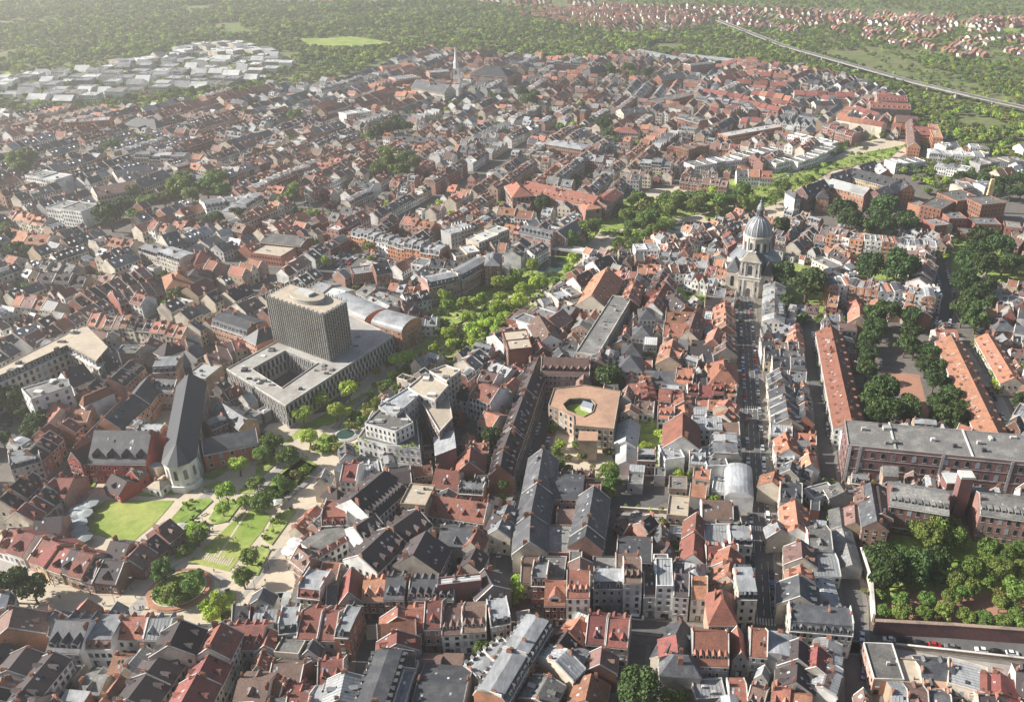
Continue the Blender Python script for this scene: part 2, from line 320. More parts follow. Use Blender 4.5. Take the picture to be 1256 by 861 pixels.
def build_house(G, h, near, full):
    """h: dict(L,W,e,r,st,rm,wm,...) in its own frame: x along the row, y across, z up. G(part) gives the collector for that part"""
    L, Wd, e, r, st, rm, wm = h['L'], h['W'], h['e'], h['r'], h['st'], h['rm'], 'w'+h['wm']
    q = random.Random(h['seed']); hx, hy = L/2-.012, Wd/2; wall = G('wall'); roof = G('roof'); win = G('window')
    sp, ww, wh, fh = h.get('sp', 2.0), h.get('ww', 1.0), h.get('wh', 1.6), h.get('fh', 3.0)
    arch = h.get('arch', False); frame = h.get('frame', 'lt' if h['wm'] not in 'w' else 'cn'); trim = h.get('trim', 'lt')
    sides = ((-1, ((-hx, -hy),(hx, -hy))),(1, ((hx, hy),(-hx, hy))))
    if st == 'c':      # gable end towards the street: ridge across the row
        wall.add([(-hx, -hy, 0),(hx, -hy, 0),(hx, hy, 0),(-hx, hy, 0),(-hx, -hy, e),(hx, -hy, e),(hx, hy, e),(-hx, hy, e),(0, -hy, r),(0, hy, r)],
                 [(0,1,5,8,4),(1,2,6,5),(2,3,7,9,6),(3,0,4,7)], wm)
        a = -hy-.02; b2 = hy+.02; t = .28
        for sgn in (-1,1):
            roof.add([(sgn*(hx+.0), a, e),(0, a, r),(0, b2, r),(sgn*(hx), b2, e),(sgn*hx, a, e+t),(0, a, r+t),(0, b2, r+t),(sgn*hx, b2, e+t)], [(4,5,6,7),(0,1,5,4),(2,3,7,6),(3,0,4,7)], rm)
        if full:
            for y in (-hy, hy-.3):
                for sgn in (-1,1):
                    G('coping').add([(sgn*hx, y, e+.3),(0, y, r+.32),(0, y+.3, r+.32),(sgn*hx, y+.3, e+.3),(sgn*hx, y, e+.62),(0, y, r+.62),(0, y+.3, r+.62),(sgn*hx, y+.3, e+.62)], [(4,5,6,7),(0,1,5,4),(2,3,7,6),(3,0,4,7)], trim)
        windows(win, None, (-hx*.5, -hy),(hx*.5, -hy), e+.2, r-1.2, sp, .8,1.2,3, frame, False, near, .2)
    elif st == 'h':    # hipped
        wall.box(-hx, hx, -hy, hy, 0, e, wm, bottom=False)
        o = .35; k = min(hx, hy)*h.get('hipk', 1.0); rx = max(hx-k, .4) if hx >= hy else .4; ry = 0 if hx >= hy else max(hy-k, 0)
        v = [(-hx-o, -hy-o, e),(hx+o, -hy-o, e),(hx+o, hy+o, e),(-hx-o, hy+o, e),(-rx, -ry, r),(rx, -ry, r),(rx, ry, r),(-rx, ry, r)]
        roof.add(v, [(0,1,5,4),(1,2,6,5),(2,3,7,6),(3,0,4,7),(4,5,6,7),(3,2,1,0)], rm)
    elif st == 'm':    # mansard
        wall.box(-hx, hx, -hy, hy, 0, e, wm, bottom=False)
        z = e+(r-e)*.72; i = min(1.5, hy*.3); top = h.get('tm', 'z')
        roof.ext([(-hy-.1, e),(-hy+i, z),(hy-i, z),(hy+.1, e)], -hx, hx, rm, wm); roof.ext([(-hy+i-.15, z+.01),(0, r),(hy-i+.15, z+.01)], -hx, hx, top)
    elif st in 'f':    # flat with parapet
        wall.box(-hx, hx, -hy, hy, 0, e, wm, bottom=False)
        roof.box(-hx+.3, hx-.3, -hy+.3, hy-.3, e-.2, e+.12, rm, bottom=False)
        cp = G('parapet'); z1 = e+.7; cm = h.get('par', wm)
        cp.box(-hx, hx, -hy, -hy+.3, e, z1, cm); cp.box(-hx, hx, hy-.3, hy, e, z1, cm); cp.box(-hx, -hx+.3, -hy+.3, hy-.3, e, z1, cm); cp.box(hx-.3, hx, -hy+.3, hy-.3, e, z1, cm)
        if full:
            for k in range(q.choice((1,2,3)) + int(L/10)):
                a, b = q.uniform(-hx*.7, hx*.7), q.uniform(-hy*.6, hy*.6); s1 = q.uniform(.5,1.3)
                G('roof_vent').box(a-s1/2, a+s1/2, b-s1*.4, b+s1*.4, e+.12, e+.12+q.uniform(.5,1.4), q.choice(('lt', 'z', 'cn', 'dk')))
    elif st == 'a':    # lean-to
        wall.add([(-hx, -hy, 0),(hx, -hy, 0),(hx, hy, 0),(-hx, hy, 0),(-hx, -hy, e),(hx, -hy, e),(hx, hy, r),(-hx, hy, r)], [(0,1,5,4),(1,2,6,5),(2,3,7,6),(3,0,4,7)], wm)
        roof.ext([(-hy-.2, e+.02),(hy, r+.02),(hy, r+.25),(-hy-.2, e+.25)], -hx, hx, rm)
    elif st == 'v':    # barrel
        wall.box(-hx, hx, -hy, hy, 0, e, wm, bottom=False)
        sec = [(-hy-.1, e)]+[(-hy*math.cos(t), e+(r-e)*math.sin(t)) for t in [math.pi*k/10 for k in range(1,10)]]+[(hy+.1, e)]
        roof.ext(sec, -hx-.05, hx+.05, rm, wm)
    else:              # ridge along the row
        wall.add([(-hx, -hy, 0),(hx, -hy, 0),(hx, hy, 0),(-hx, hy, 0),(-hx, -hy, e),(hx, -hy, e),(hx, hy, e),(-hx, hy, e),(-hx, 0, r),(hx, 0, r)],
                 [(0,1,5,4),(1,2,6,9,5),(2,3,7,6),(3,0,4,8,7)], wm)
        o = .35; sl = (r-e)/hy; t = .24
        roof.ext([(-hy-o, e-o*sl),(0, r),(hy+o, e-o*sl),(hy+o, e-o*sl+t),(0, r+t),(-hy-o, e-o*sl+t)], -hx, hx, rm)
        if 'rm2' in h: pass
    zt = lambda y: e+(r-e)*(1-abs(y)/hy) if st in 'rg' else (e+(r-e)*.72*min(1, (hy-abs(y))/min(1.5, hy*.3)) if st == 'm' else r)
    nowin = h.get('nowin', '')
    for sgn, (a, b) in sides:
        if ('n' if sgn < 0 else 's') in nowin: continue
        if near == 2 and not h.get('bigname') and e > 6 and L > 3.5:
            windows(win, None, a, b, .1,3.2, q.uniform(2.2,3.2), q.uniform(1.3,1.9), 2.1,3.1, q.choice((frame, 'dk', 'lt', 'ch')), q.random() < .2, True, .3, .5); windows(win, None, a, b, 3.2, e-.1, sp*q.uniform(.85,1.25), ww*q.uniform(.85,1.15), wh*q.uniform(.9,1.15), fh, frame, arch, True, .4)
        elif L > 3.5 and near != 0: windows(win, None, a, b, .2, e-.1, sp, ww, wh, fh, frame, arch, near == 2, .4)
    if near and h.get('endw', L > 25 or q.random() < .25) and Wd > 5:
        windows(win, None, (hx, -hy),(hx, hy), .2, e-.1,2.6, ww, wh, fh, frame, arch, near == 2, .8); windows(win, None, (-hx, hy),(-hx, -hy), .2, e-.1,2.6, ww, wh, fh, frame, arch, near == 2, .8)
    if near and e > 5:
        for sgn in (-1,1):
            y = sgn*hy
            if st in 'rmgh': G('cornice').box(-hx, hx, min(y, y+sgn*.42), max(y, y+sgn*.42), e-.45-(.35*(r-e)/hy if st in 'rg' else 0), e-.1-(.35*(r-e)/hy if st in 'rg' else 0), trim)
            if near == 2 and full and e > 8.5: G('string_course').box(-hx, hx, min(y, y+sgn*.12), max(y, y+sgn*.12), 3.2,3.45, trim)
        if near == 2 and L < 14: 
            x0 = q.uniform(-hx*.6, hx*.6); G('door').box(x0-.55, x0+.55, -hy-.1, -hy+.1,0,2.3, q.choice(('dk', 'ch', 'lt')), bottom=False)
    if st in 'rgm' and near:
        if h.get('cop', q.random() < .6):
            for x in ((-hx, hx-.3) if L > 5 else (-hx,)):
                for sgn in (-1,1):
                    y0 = sgn*(hy+.2)
                    if st == 'm':
                        i = min(1.5, hy*.3); z = e+(r-e)*.72
                        G('coping').add([(x, sgn*(hy+.12), e),(x+.3, sgn*(hy+.12), e),(x+.3, sgn*(hy-i), z+.05),(x, sgn*(hy-i), z+.05),(x, sgn*(hy+.12), e+.45),(x+.3, sgn*(hy+.12), e+.45),(x+.3, sgn*(hy-i), z+.5),(x, sgn*(hy-i), z+.5)], [(0,1,5,4),(4,5,6,7),(1,2,6,5),(3,0,4,7)], trim)
                        G('coping').box(x, x+.3, min(0, sgn*(hy-i)), max(0, sgn*(hy-i)), z, r+.3, trim)
                    else:
                        G('coping').add([(x, y0, e),(x+.3, y0, e),(x+.3,0, r+.2),(x, 0, r+.2),(x, y0, e+.4),(x+.3, y0, e+.4),(x+.3,0, r+.6),(x, 0, r+.6)], [(0,1,5,4),(4,5,6,7),(1,2,6,5),(3,0,4,7)], trim)
    if near == 2 and rm in 'zW' and st in 'ramf' and L > 2:     # standing seams of the metal roofs
        k = int(2*hx/1.1)
        for i in range(1, k):
            x = -hx+i*2*hx/k; sm = G('seam')
            if st == 'r':
                for sgn in (-1,1): sm.face([(x-.06, sgn*(hy+.3), e+.02-.3*(r-e)/hy+.28),(x+.06, sgn*(hy+.3), e+.02-.3*(r-e)/hy+.28),(x+.06,0, r+.3),(x-.06,0, r+.3)], 't')
            elif st == 'a': sm.face([(x-.06, -hy-.1, e+.32),(x+.06, -hy-.1, e+.32),(x+.06, hy, r+.3),(x-.06, hy, r+.3)], 't')
            elif st == 'f': sm.box(x-.06, x+.06, -hy+.3, hy-.3, e+.12, e+.2, 't', bottom=False)
    if st in 'rgmh' and h.get('chim', True) and L > 4:
        nc = 1+(L > 6 and q.random() < .5)+int(L/16) if near else 0
        for k in range(nc):
            x = (-hx+.45 if k == 0 else (hx-.45 if k == 1 else q.uniform(-hx+1, hx-1))); y = q.uniform(-.35, .35)*hy
            if st == 'h': x *= .5
            z = (zt(y) if st != 'h' else e+(r-e)*.6)
            chimney(G('chimney%d' % k), x, y, z-1.2, max(z+1.5, r+.9), .55, q.uniform(1.0,2.0))
    nd = h.get('dorm', None)
    if nd is None: nd = (q.choice((0,1,2)) if st in 'rg' and L > 4.5 else (max(1, int(L/2.6)) if st == 'm' else 0))
    if nd and near and st in 'rgm':
        dsd = h.get('dside', (-1,1)); dm = h.get('dm', q.choice(('ww', 'lt', 'dk', rm))); k0 = 0
        for sgn in dsd:
            for i in range(nd):
                x = -hx+(i+.5)*2*hx/nd
                if st == 'm': dormer(G('dormer%d' % k0), x, sgn*(hy-.15), e+.15, sgn, 1.15,1.7,1.3, rm, dm, q.random() < .5)
                else:
                    dw = h.get('dw', 1.4); t = .8 if dw < 1.8 else .88
                    dormer(G('dormer%d' % k0), x, sgn*hy*t, zt(hy*t)+.1, sgn, dw, h.get('dh', 1.2), h.get('dd', 2.6), rm, dm, h.get('dg', True))
                k0 += 1
    if st in 'rg' and full and L > 4 and q.random() < .75:
        k0 = 0
        for sgn in (-1,1):
            for i in range(q.choice((1,2,2,3)) if L < 14 else int(L/4)):
                x = q.uniform(-hx*.75, hx*.75); y = sgn*hy*q.uniform(.25, .6); sl = (r-e)/hy; s2 = .42
                ya, yb = y-s2, y+s2; za, zb = e+(hy-abs(ya))*sl+.33, e+(hy-abs(yb))*sl+.33
                G('skylight%d' % k0).add([(x-.35, ya, za),(x+.35, ya, za),(x+.35, yb, zb),(x-.35, yb, zb),(x-.35, ya, za-.2),(x+.35, ya, za-.2),(x+.35, yb, zb-.2),(x-.35, yb, zb-.2)], [(0,1,2,3),(0,4,5,1),(1,5,6,2),(2,6,7,3),(3,7,4,0)], q.choice(('sk', 'sk', 'lt', 'gl'))); k0 += 1
    if h.get('balc') and near:
        for sgn in h.get('bside', (-1,)):
            for f in range(1, int(e/3)):
                x = h['balc']*hx*.3; y = sgn*hy; G('balcony').box(x-1.4, x+1.4, min(y, y+sgn*1.3), max(y, y+sgn*1.3), f*3, f*3+.18, 'lt'); G('balcony').box(x-1.4, x+1.4, min(y+sgn*1.25, y+sgn*1.32), max(y+sgn*1.25, y+sgn*1.32), f*3+.18, f*3+1.1, h.get('bm', 'cn'))
HOUSES = []
def add_house(cx, cy, ang, L, Wd, e, r, st, rm, wm, where, cat='house', kind=None, mark=True, **kw):
    h = dict(cx=cx, cy=cy, ang=ang, L=L, W=Wd, e=e, r=r, st=st, rm=rm, wm=wm, where=where, cat=cat, seed=rnd.random(), **kw)
    h['kind'] = kind or {'r': 'terraced_house', 'c': 'gabled_house', 'm': 'mansard_house', 'f': 'flat_roofed_house', 'h': 'hip_roofed_house', 'a': 'lean_to_annexe', 'v': 'barrel_roofed_hall', 'g': 'terraced_house'}[st]
    HOUSES.append(h)
    if mark: raster(rect(cx, cy, ang, L+.6, Wd+.6), 1)
    return h
def pick(s): return rnd.choice(s)
def row(t, pts, where, w=10, e=9, r=13, st='r', rf='oobsd', wl='ccgrp', hw=6.5, jit=1.1, **kw):
    """houses side by side whose ridges run through the given pixels; r is the ridge height the pixels are read at"""
    if hw or kw.get('small'): e *= .9; r *= .9; hw *= .88
    P = TP(t, pts, r); k = 0; seq = rf.startswith('=')
    for i in range(len(P)-1):
        a, b = P[i], P[i+1]; d = Vector((b.x-a.x, b.y-a.y)); D = d.length; ang = math.atan2(d.y, d.x); u = d/D
        n = max(1, round(D/hw)) if hw else 1
        ws = [rnd.uniform(.8,1.25) for _ in range(n)]; S = sum(ws); s = 0
        for j in range(n):
            L = ws[j]/S*D; c = s+L/2; s += L
            if len(P) > 2 and j in (0, n-1): L += 1.6
            dh = rnd.uniform(-jit, jit) if hw else 0
            stt = st if len(st) == 1 else pick(st)
            rr = rf[1+k % (len(rf)-1)] if seq else pick(rf)
            hh = dict(kw)
            if stt == 'c' and L < 4: stt = 'r'
            if stt == 'f' and rr not in 'ztuWn': rr = 'z' if rnd.random() < .5 else 't'
            if stt in 'm' and rr in 'z': rr = 's'
            re = r+dh if stt != 'f' else e+dh
            add_house(a.x+u.x*c, a.y+u.y*c, ang, L, w+(rnd.uniform(-.9, .9) if hw else 0), e+dh, r+dh+(.3*rnd.random() if hw else 0), stt, rr, pick(wl), where, idx=k, **hh); k += 1
# ------------------------------------------------------------------ terraces and wings read off the photograph
def big(t, pts, where, name, cat, label, **kw):
    """a long building: one thing with a wing per segment"""
    n0 = len(HOUSES); row(t, pts, where, hw=0, jit=0, **kw)
    for h in HOUSES[n0:]: h['bigname'] = name; h['biglabel'] = label; h['bigcat'] = cat
# bottom left city, below the oval planter
row('A', [(68,390),(40,500)], 'at the left edge below the two plaza trees', w=17, e=10, r=16, hw=0, rf='b', wl='o')
row('A', [(275,405),(175,510)], 'behind the slate double house below the left plaza', w=9, e=9, r=12, hw=9, rf='Ss', wl='cg', cop=True)
row('A', [(275,462),(440,470)], 'in the slate terrace with tall pointed dormers below the plaza', w=15, e=10, r=16, hw=11, rf='s', wl='w', dorm=3, dw=2.4, dh=1.8, dd=4, dm='lt')
row('A', [(455,470),(580,470)], 'beside the slate terrace below the plaza', w=13, e=10, r=14, st='m', hw=12, rf='b', wl='w')
row('A', [(590,450),(850,455)], 'along the paved edge straight below the oval planter', w=10, e=9, r=13, rf='=ozs', wl='wc', hw=9)
row('A', [(895,468),(830,600)], 'on the corner with the white gable under the oval planter', w=13, e=15, r=20, hw=16, rf='d', wl='c', dorm=2, sp=2.2, endw=True)
row('A', [(800,600),(610,850),(560,930)], 'down the narrow street left of the white corner gable', w=13, e=13, r=17, hw=10, rf='dkb', wl='c', sp=2)
row('A', [(600,740),(520,850)], 'in the garden block left of the narrow street', w=9, e=8, r=13, hw=9, rf='o', wl='rc')
row('A', [(685,752),(620,850)], 'in the garden block between two orange roofs', w=7, e=8, r=12, hw=9, rf='od', wl='cr')
row('A', [(1088,492),(962,730),(890,860)], 'down the right side of the narrow street under the planter', w=12, e=12, r=17, hw=13, rf='kd', wl='gc', cop=True)
row('A', [(1120,485),(1300,485)], 'facing the square right of the planter', w=12, e=10, r=14, hw=10, rf='k', wl='wg', dorm=4, dm='lt')
row('A', [(270,612),(60,860)], 'with a long black roof in the bottom left courtyard', w=9, e=9, r=11.5, hw=0, rf='d', wl='w')
row('A', [(135,600),(40,720)], 'with a black roof at the bottom left', w=13, e=8, r=12, hw=15, rf='d', wl='g', cop=True)
row('A', [(30,560),(-60,640)], 'at the bottom left picture edge', w=11, e=8, r=12, rf='dob', wl='rg')
row('A', [(10,740),(-40,860)], 'at the bottom left corner of the picture', w=10, e=8, r=12, rf='dob', wl='rg')
row('A', [(410,725),(525,735)], 'in the bottom left courtyard with a ribbed grey roof', w=11, e=5, r=7.5, hw=14, rf='t', wl='c')
row('A', [(290,690),(390,700)], 'in the bottom left courtyard as a low link', w=7, e=4, r=5, st='f', hw=12, rf='tu', wl='c')
row('A', [(560,640),(620,650)], 'in the court under the red fronted mansard', w=8, e=6, r=9, rf='o', wl='w', hw=9)
row('A', [(1170,765),(1330,765)], 'at the bottom behind the narrow street', w=11, e=9, r=12, rf='b', wl='cg', hw=9)
row('A', [(1020,780),(1000,860)], 'in the yard at the bottom beside the narrow street', w=8, e=7, r=8, st='f', rf='tz', wl='g')
row('A', [(100,830),(180,850)], 'at the very bottom left', w=11, e=7, r=11, rf='bd', wl='cr', hw=9)
# bottom centre left
row('B', [(235,250),(345,262)], 'left end of the long front above the lower street', w=12, e=11, r=15, st='m', hw=9, rf='k', wl='c', dorm=2)
row('B', [(345,285),(400,280)], 'in the long front above the lower street', w=11, e=10, r=13.5, hw=7, rf='s', wl='c')
row('B', [(405,275),(520,262)], 'with gables in the long front above the lower street', w=13, e=9, r=14.5, st='c', hw=6.5, rf='ok', wl='gr')
row('B', [(525,258),(740,256)], 'red and slate in the long front above the lower street', w=12, e=11, r=15, hw=9, rf='=osk', wl='rgp', dorm=2, dw=1.7, dm='ww')
row('B', [(755,262),(980,268)], 'with slate roofs and five pointed dormers above the lower street', w=10, e=10, r=14.5, hw=26, rf='s', wl='c', dorm=6, dw=1.9, dh=1.5, dm='ww', dside=(-1,1))
row('B', [(1035,232),(1036,270)], 'with a white metal roof on the street corner', w=15, e=14, r=15, st='f', hw=0, rf='W', wl='m')
row('B', [(1120,215),(1165,300)], 'behind the white metal roof', w=12, e=9, r=14, hw=10, rf='db', wl='g', dorm=0)
row('B', [(1170,20),(1095,170)], 'along the left side of the middle street near its lower end', w=9, e=10, r=14, hw=9, rf='od', wl='rc')
row('B', [(1240,-110),(1185,20)], 'along the left side of the middle street', w=9, e=9, r=13, hw=8, rf='odz', wl='rc')
row('B', [(905,5),(1075,15)], 'behind the arched courtyard front', w=13, e=9, r=13, hw=0, rf='s', wl='c')
big('B', [(925,100),(1030,108)], '', 'arcaded_house', 'house', 'low cream house with round arches closing the small courtyard', w=5, e=7, r=7.5, st='f', rf='t', wl='c', arch=True, sp=3.2, ww=2.2, wh=3.5, fh=6)
row('B', [(120,445),(215,435)], 'at the left end of the second terrace with metal roofs', w=11, e=10, r=13, st='m', hw=8, rf='s', wl='g', tm='z')
row('B', [(225,415),(410,420)], 'red roofed in the second terrace', w=14, e=10, r=15, hw=7.5, rf='k', wl='cg', cop=True, dorm=1)
row('B', [(420,455),(490,460)], 'on the corner of the dark lane', w=14, e=11, r=12.5, st='m', hw=8, rf='s', wl='r', tm='z')
row('B', [(640,395),(625,590)], 'stepped orange gables along the dark lane', w=13, e=10, r=14.5, st='cr', hw=7, rf='ok', wl='rg')
row('B', [(745,375),(830,368)], 'after the stepped gables in the front terrace', w=12, e=10, r=14, hw=11, rf='o', wl='g')
row('B', [(830,362),(918,360)], 'with the bright red roof in the front terrace', w=13, e=11, r=16, hw=0, rf='k', wl='p', dorm=1, cop=True)
row('B', [(922,362),(1138,352)], 'with pale dormer bands in the front terrace', w=13, e=11, r=16, hw=9, rf='b', wl='w', dorm=3, dm='ww', cop=True, dside=(-1,))
row('B', [(1140,390),(1240,372)], 'with the metal roof at the right end of the front terrace', w=12, e=12, r=14, st='m', hw=0, rf='s', wl='g', tm='z')
row('B', [(120,560),(240,570)], 'in the yard under the second terrace', w=9, e=8, r=9, st='fh', rf='zs', wl='gc', hw=7)
row('B', [(70,500),(40,590)], 'small grey pair left of the second terrace', w=8, e=8, r=11, rf='zk', wl='cg')
row('B', [(300,660),(430,645)], 'among the lower left yards', w=10, e=8, r=12, rf='kzb', wl='cg', hw=8)
row('B', [(80,680),(240,690)], 'among the lower left yards, nearer', w=10, e=7, r=11, rf='kb', wl='gr', hw=8)
row('B', [(440,720),(410,860)], 'above the dark lane at the bottom', w=11, e=11, r=14, rf='dz', wl='rp', hw=8)
row('B', [(20,750),(230,780)], 'at the bottom in the lower left yards', w=10, e=7, r=10.5, rf='okd', wl='cg', hw=8)
row('B', [(60,840),(370,830)], 'at the bottom edge left of the dark lane', w=11, e=7, r=10, rf='okzt', wl='cg', hw=8)
big('B', [(655,590),(560,860)], '', 'metal_roofed_block', 'building', 'long grey metal roofed block with dark side along the dark lane at the bottom', w=11, e=12, r=15, st='m', rf='s', wl='c', tm='s', dorm=8, endw=True)
row('B', [(700,600),(700,690)], 'with a dark glass slope behind the metal roofed block', w=9, e=11, r=13, hw=0, rf='d', wl='g')
big('B', [(790,760),(1040,775)], '', 'metal_roofed_hall', 'building', 'broad ribbed grey metal hall in the middle of the bottom block', w=17, e=8, r=10, st='g', rf='s', wl='g', dorm=0, trim='z')
row('B', [(650,765),(760,770)], 'low metal roof beside the ribbed hall', w=19, e=10, r=11, st='f', hw=0, rf='s', wl='g')
row('B', [(760,655),(1010,660)], 'flat backs between the two bottom terraces', w=8, e=6, r=8, st='fra', rf='tzb', wl='gcp', hw=8)
row('B', [(1050,700),(1240,560)], 'glass and metal roofs behind the orange brick front', w=9, e=9, r=10.5, st='fm', rf='zts', wl='g', hw=8)
big('C', [(120,440),(10,610),(-105,800)], '', 'long_street_front', 'building', 'long tan and orange fronted block with metal dormers along the diagonal street at the bottom', w=11, e=12, r=15.5, st='m', rf='s', wl='o', tm='z', dorm=7, sp=1.9)
# bottom centre
row('C', [(45,158),(132,158)], 'behind the small round tree on the corner', w=13, e=8, r=13, hw=0, rf='b', wl='w')
row('C', [(140,190),(262,195)], 'dark flat part behind the shaded front', w=12, e=8, r=9, st='f', hw=0, rf='t', wl='g')
row('C', [(82,262),(160,265)], 'dark mansard at the left end of the shaded front', w=11, e=10, r=14, st='m', hw=10, rf='d', wl='r', dorm=3)
row('C', [(162,268),(268,270)], 'orange roofed with one broad gable dormer in the shaded front', w=12, e=10, r=15, hw=0, rf='o', wl='r', dorm=1, dw=4, dh=1.6, dd=4, dside=(-1,), dm='ww')
row('C', [(268,215),(384,215)], 'tall with bright orange roof and four white dormers in the shaded front', w=13, e=14, r=20, hw=0, rf='o', wl='w', dorm=4, dside=(-1,), dm='ww', cop=True)
row('C', [(388,285),(535,285)], 'zinc roofed with two dormers in the shaded front', w=11, e=11, r=14, st='m', hw=0, rf='z', wl='g', dorm=3, tm='z')
row('C', [(538,215),(630,215)], 'tall with brown roof and white floors in the shaded front', w=13, e=15.5, r=20, hw=0, rf='b', wl='w', cop=True, dorm=3, dside=(-1,))
row('C', [(508,130),(625,130)], 'behind the tall brown roofed house', w=11, e=11, r=16, hw=0, rf='b', wl='g')
row('C', [(636,290),(700,290)], 'low dark roofed in the shaded front', w=12, e=10, r=13, hw=0, rf='d', wl='g')
row('C', [(702,250),(786,252)], 'with flat zinc roof in the shaded front', w=14, e=15, r=16, st='f', hw=0, rf='z', wl='w')
row('C', [(698,175),(770,175)], 'behind the flat zinc roof', w=10, e=13, r=14, st='f', hw=0, rf='t', wl='w')
row('C', [(790,270),(868,275)], 'dark with a little white pediment in the shaded front', w=12, e=12, r=16, hw=0, rf='d', wl='w', dorm=1, dm='ww')
row('C', [(872,302),(955,305)], 'orange roofed with two skylights in the shaded front', w=13, e=11, r=16, hw=0, rf='o', wl='w')
row('C', [(962,330),(1098,330)], 'hipped orange with curved white gable in the shaded front', w=14, e=11, r=18, st='h', hw=0, rf='o', wl='t')
row('C', [(1100,285),(1192,285)], 'zinc topped on the street corner at the right of the shaded front', w=15, e=14, r=17, st='m', hw=0, rf='s', wl='c', tm='z', dorm=4)
row('C', [(372,440),(468,448)], 'red roofed opposite the shaded front, left half', w=14, e=9, r=14, hw=0, rf='k', wl='p', cop=True)
row('C', [(470,450),(580,460)], 'red roofed opposite the shaded front, right half', w=14, e=9, r=14, hw=0, rf='k', wl='c', cop=True)
row('C', [(305,425),(190,580)], 'brown and orange along the diagonal street', w=11, e=9, r=14, hw=8, rf='bod', wl='cr')
row('C', [(225,590),(160,650)], 'large zinc roof beside the diagonal street', w=15, e=10, r=13, hw=0, rf='z', wl='c', dorm=0)
row('C', [(255,540),(400,570)], 'zinc annexe behind the red pair', w=8, e=8, r=9, st='fr', rf='z', wl='g', hw=9)
row('C', [(290,610),(370,640)], 'narrow zinc strip behind the red pair', w=7, e=10, r=11, st='r', rf='z', wl='c', hw=9)
row('C', [(120,720),(50,840)], 'grey metal roofs at the bottom of the diagonal street', w=12, e=9, r=11, rf='zt', wl='rc', hw=10)
row('C', [(170,740),(130,850)], 'second grey roof line at the bottom', w=9, e=8, r=10, rf='tzo', wl='cr', hw=8)
row('C', [(390,720),(360,850)], 'slate roof at the bottom left of the big round tree', w=12, e=8, r=12, rf='sto', wl='cg', hw=9)
row('C', [(440,600),(430,690)], 'brown roof left of the big round tree', w=10, e=8, r=12, rf='bd', wl='rg', hw=8)
row('C', [(775,450),(690,610)], 'steep slate right of the red pair', w=11, e=8, r=13, hw=12, rf='s', wl='cg')
row('C', [(830,580),(830,680)], 'slate villa above the big round tree', w=13, e=8, r=13, st='h', hw=0, rf='s', wl='c')
row('C', [(760,530),(770,620)], 'red lean strip beside the slate villa', w=6, e=10, r=12, hw=0, rf='k', wl='g', st='a')
row('C', [(885,520),(1065,528)], 'with the broad orange roof facing the picture', w=15, e=9, r=15, hw=0, rf='o', wl='g', cop=True, dorm=6, dm='ww', dside=(-1,))
row('C', [(1075,545),(1155,545)], 'beside the broad orange roof', w=12, e=8, r=13, st='c', hw=7, rf='bo', wl='g')
row('C', [(885,495),(1070,500)], 'low orange annexes behind the broad orange roof', w=6, e=5, r=7, rf='oz', wl='g', hw=7)
row('C', [(1168,462),(1256,470)], 'orange roofed on the corner at the foot of the church street', w=12, e=10, r=15, hw=0, rf='o', wl='g', cop=True)
row('C', [(1060,790),(1150,790)], 'zinc pair at the bottom under the orange roof', w=9, e=6, r=8, rf='zo', wl='w', hw=7)
row('C', [(1170,770),(1256,800)], 'brown roofs at the bottom', w=10, e=7, r=11, rf='b', wl='c', hw=8)
row('C', [(890,800),(1040,790)], 'low backs at the bottom', w=8, e=5, r=6, st='fr', rf='zt', wl='gw', hw=8)
row('C', [(905,-70),(890,130)], 'long red ridge pointing at the white pyramid roof', w=10, e=8, r=13, hw=13, rf='k', wl='w')
row('C', [(950,95),(1110,98)], 'red roofed across the red ridge', w=10, e=8, r=12, hw=9, rf='k', wl='c', dorm=2)
row('C', [(850,195),(948,205)], 'with the pale pyramid roof', w=11, e=10, r=13, st='h', hw=0, rf='z', wl='w')
row('C', [(945,20),(1175,30)], 'zinc roofed in the yards by the church street', w=12, e=9, r=10.5, st='mf', hw=9, rf='z', wl='w', tm='z')
row('C', [(1130,95),(1100,240)], 'orange roofed along the left side of the church street', w=11, e=10, r=15, hw=9, rf='o', wl='w')
row('C', [(1040,200),(1080,270)], 'orange, behind the corner at the foot of the church street', w=12, e=8, r=13, hw=10, rf='o', wl='c')
row('C', [(790,180),(850,200)], 'slate annexe beside the pyramid roof', w=10, e=8, r=10, rf='s', wl='g', hw=8)
big('C', [(515,75),(690,82)], '', 'slate_hall', 'building', 'low slate roofed hall with a row of small rooflights south of the little car park', w=14, e=6, r=9, st='r', rf='s', wl='c', dorm=0)
row('C', [(395,200),(520,200)], 'dark flat yard buildings behind the shaded front', w=13, e=6, r=7, st='fa', rf='dt', wl='g', hw=9)
# centre
big('G', [(152,480),(125,640),(92,800),(85,930)], '', 'long_slate_wing', 'building', 'long narrow slate roofed wing along the right side of the middle street', w=13, e=9, r=15, st='r', rf='s', wl='c', dorm=0)
big('G', [(180,640),(352,645)], '', 'slate_court_wing', 'building', 'grey slate north wing of the small four sided court', w=16, e=9, r=11, st='r', rf='s', wl='p', dorm=0)
big('G', [(402,665),(370,850),(360,900)], '', 'slate_gabled_wing', 'building', 'steep dark slate east wing of the small four sided court', w=13, e=9, r=15, st='r', rf='s', wl='p', dorm=0)
big('C', [(165,45),(335,50)], '', 'slate_south_wing', 'building', 'flat grey south wing of the small four sided court', w=16, e=8, r=9.5, st='f', rf='t', wl='p')
row('G', [(220,780),(340,785)], 'brown roofed inside the small four sided court', w=8, e=6, r=9, rf='b', wl='p', hw=9)
big('G', [(145,28),(385,35)], '', 'brick_mansion', 'building', 'brick mansion with brown roof and pointed dormers above the flat tan roof', w=14, e=11, r=17, st='r', rf='b', wl='p', dorm=7, dw=1.7, dh=1.4, wh=2.2, dm='d')
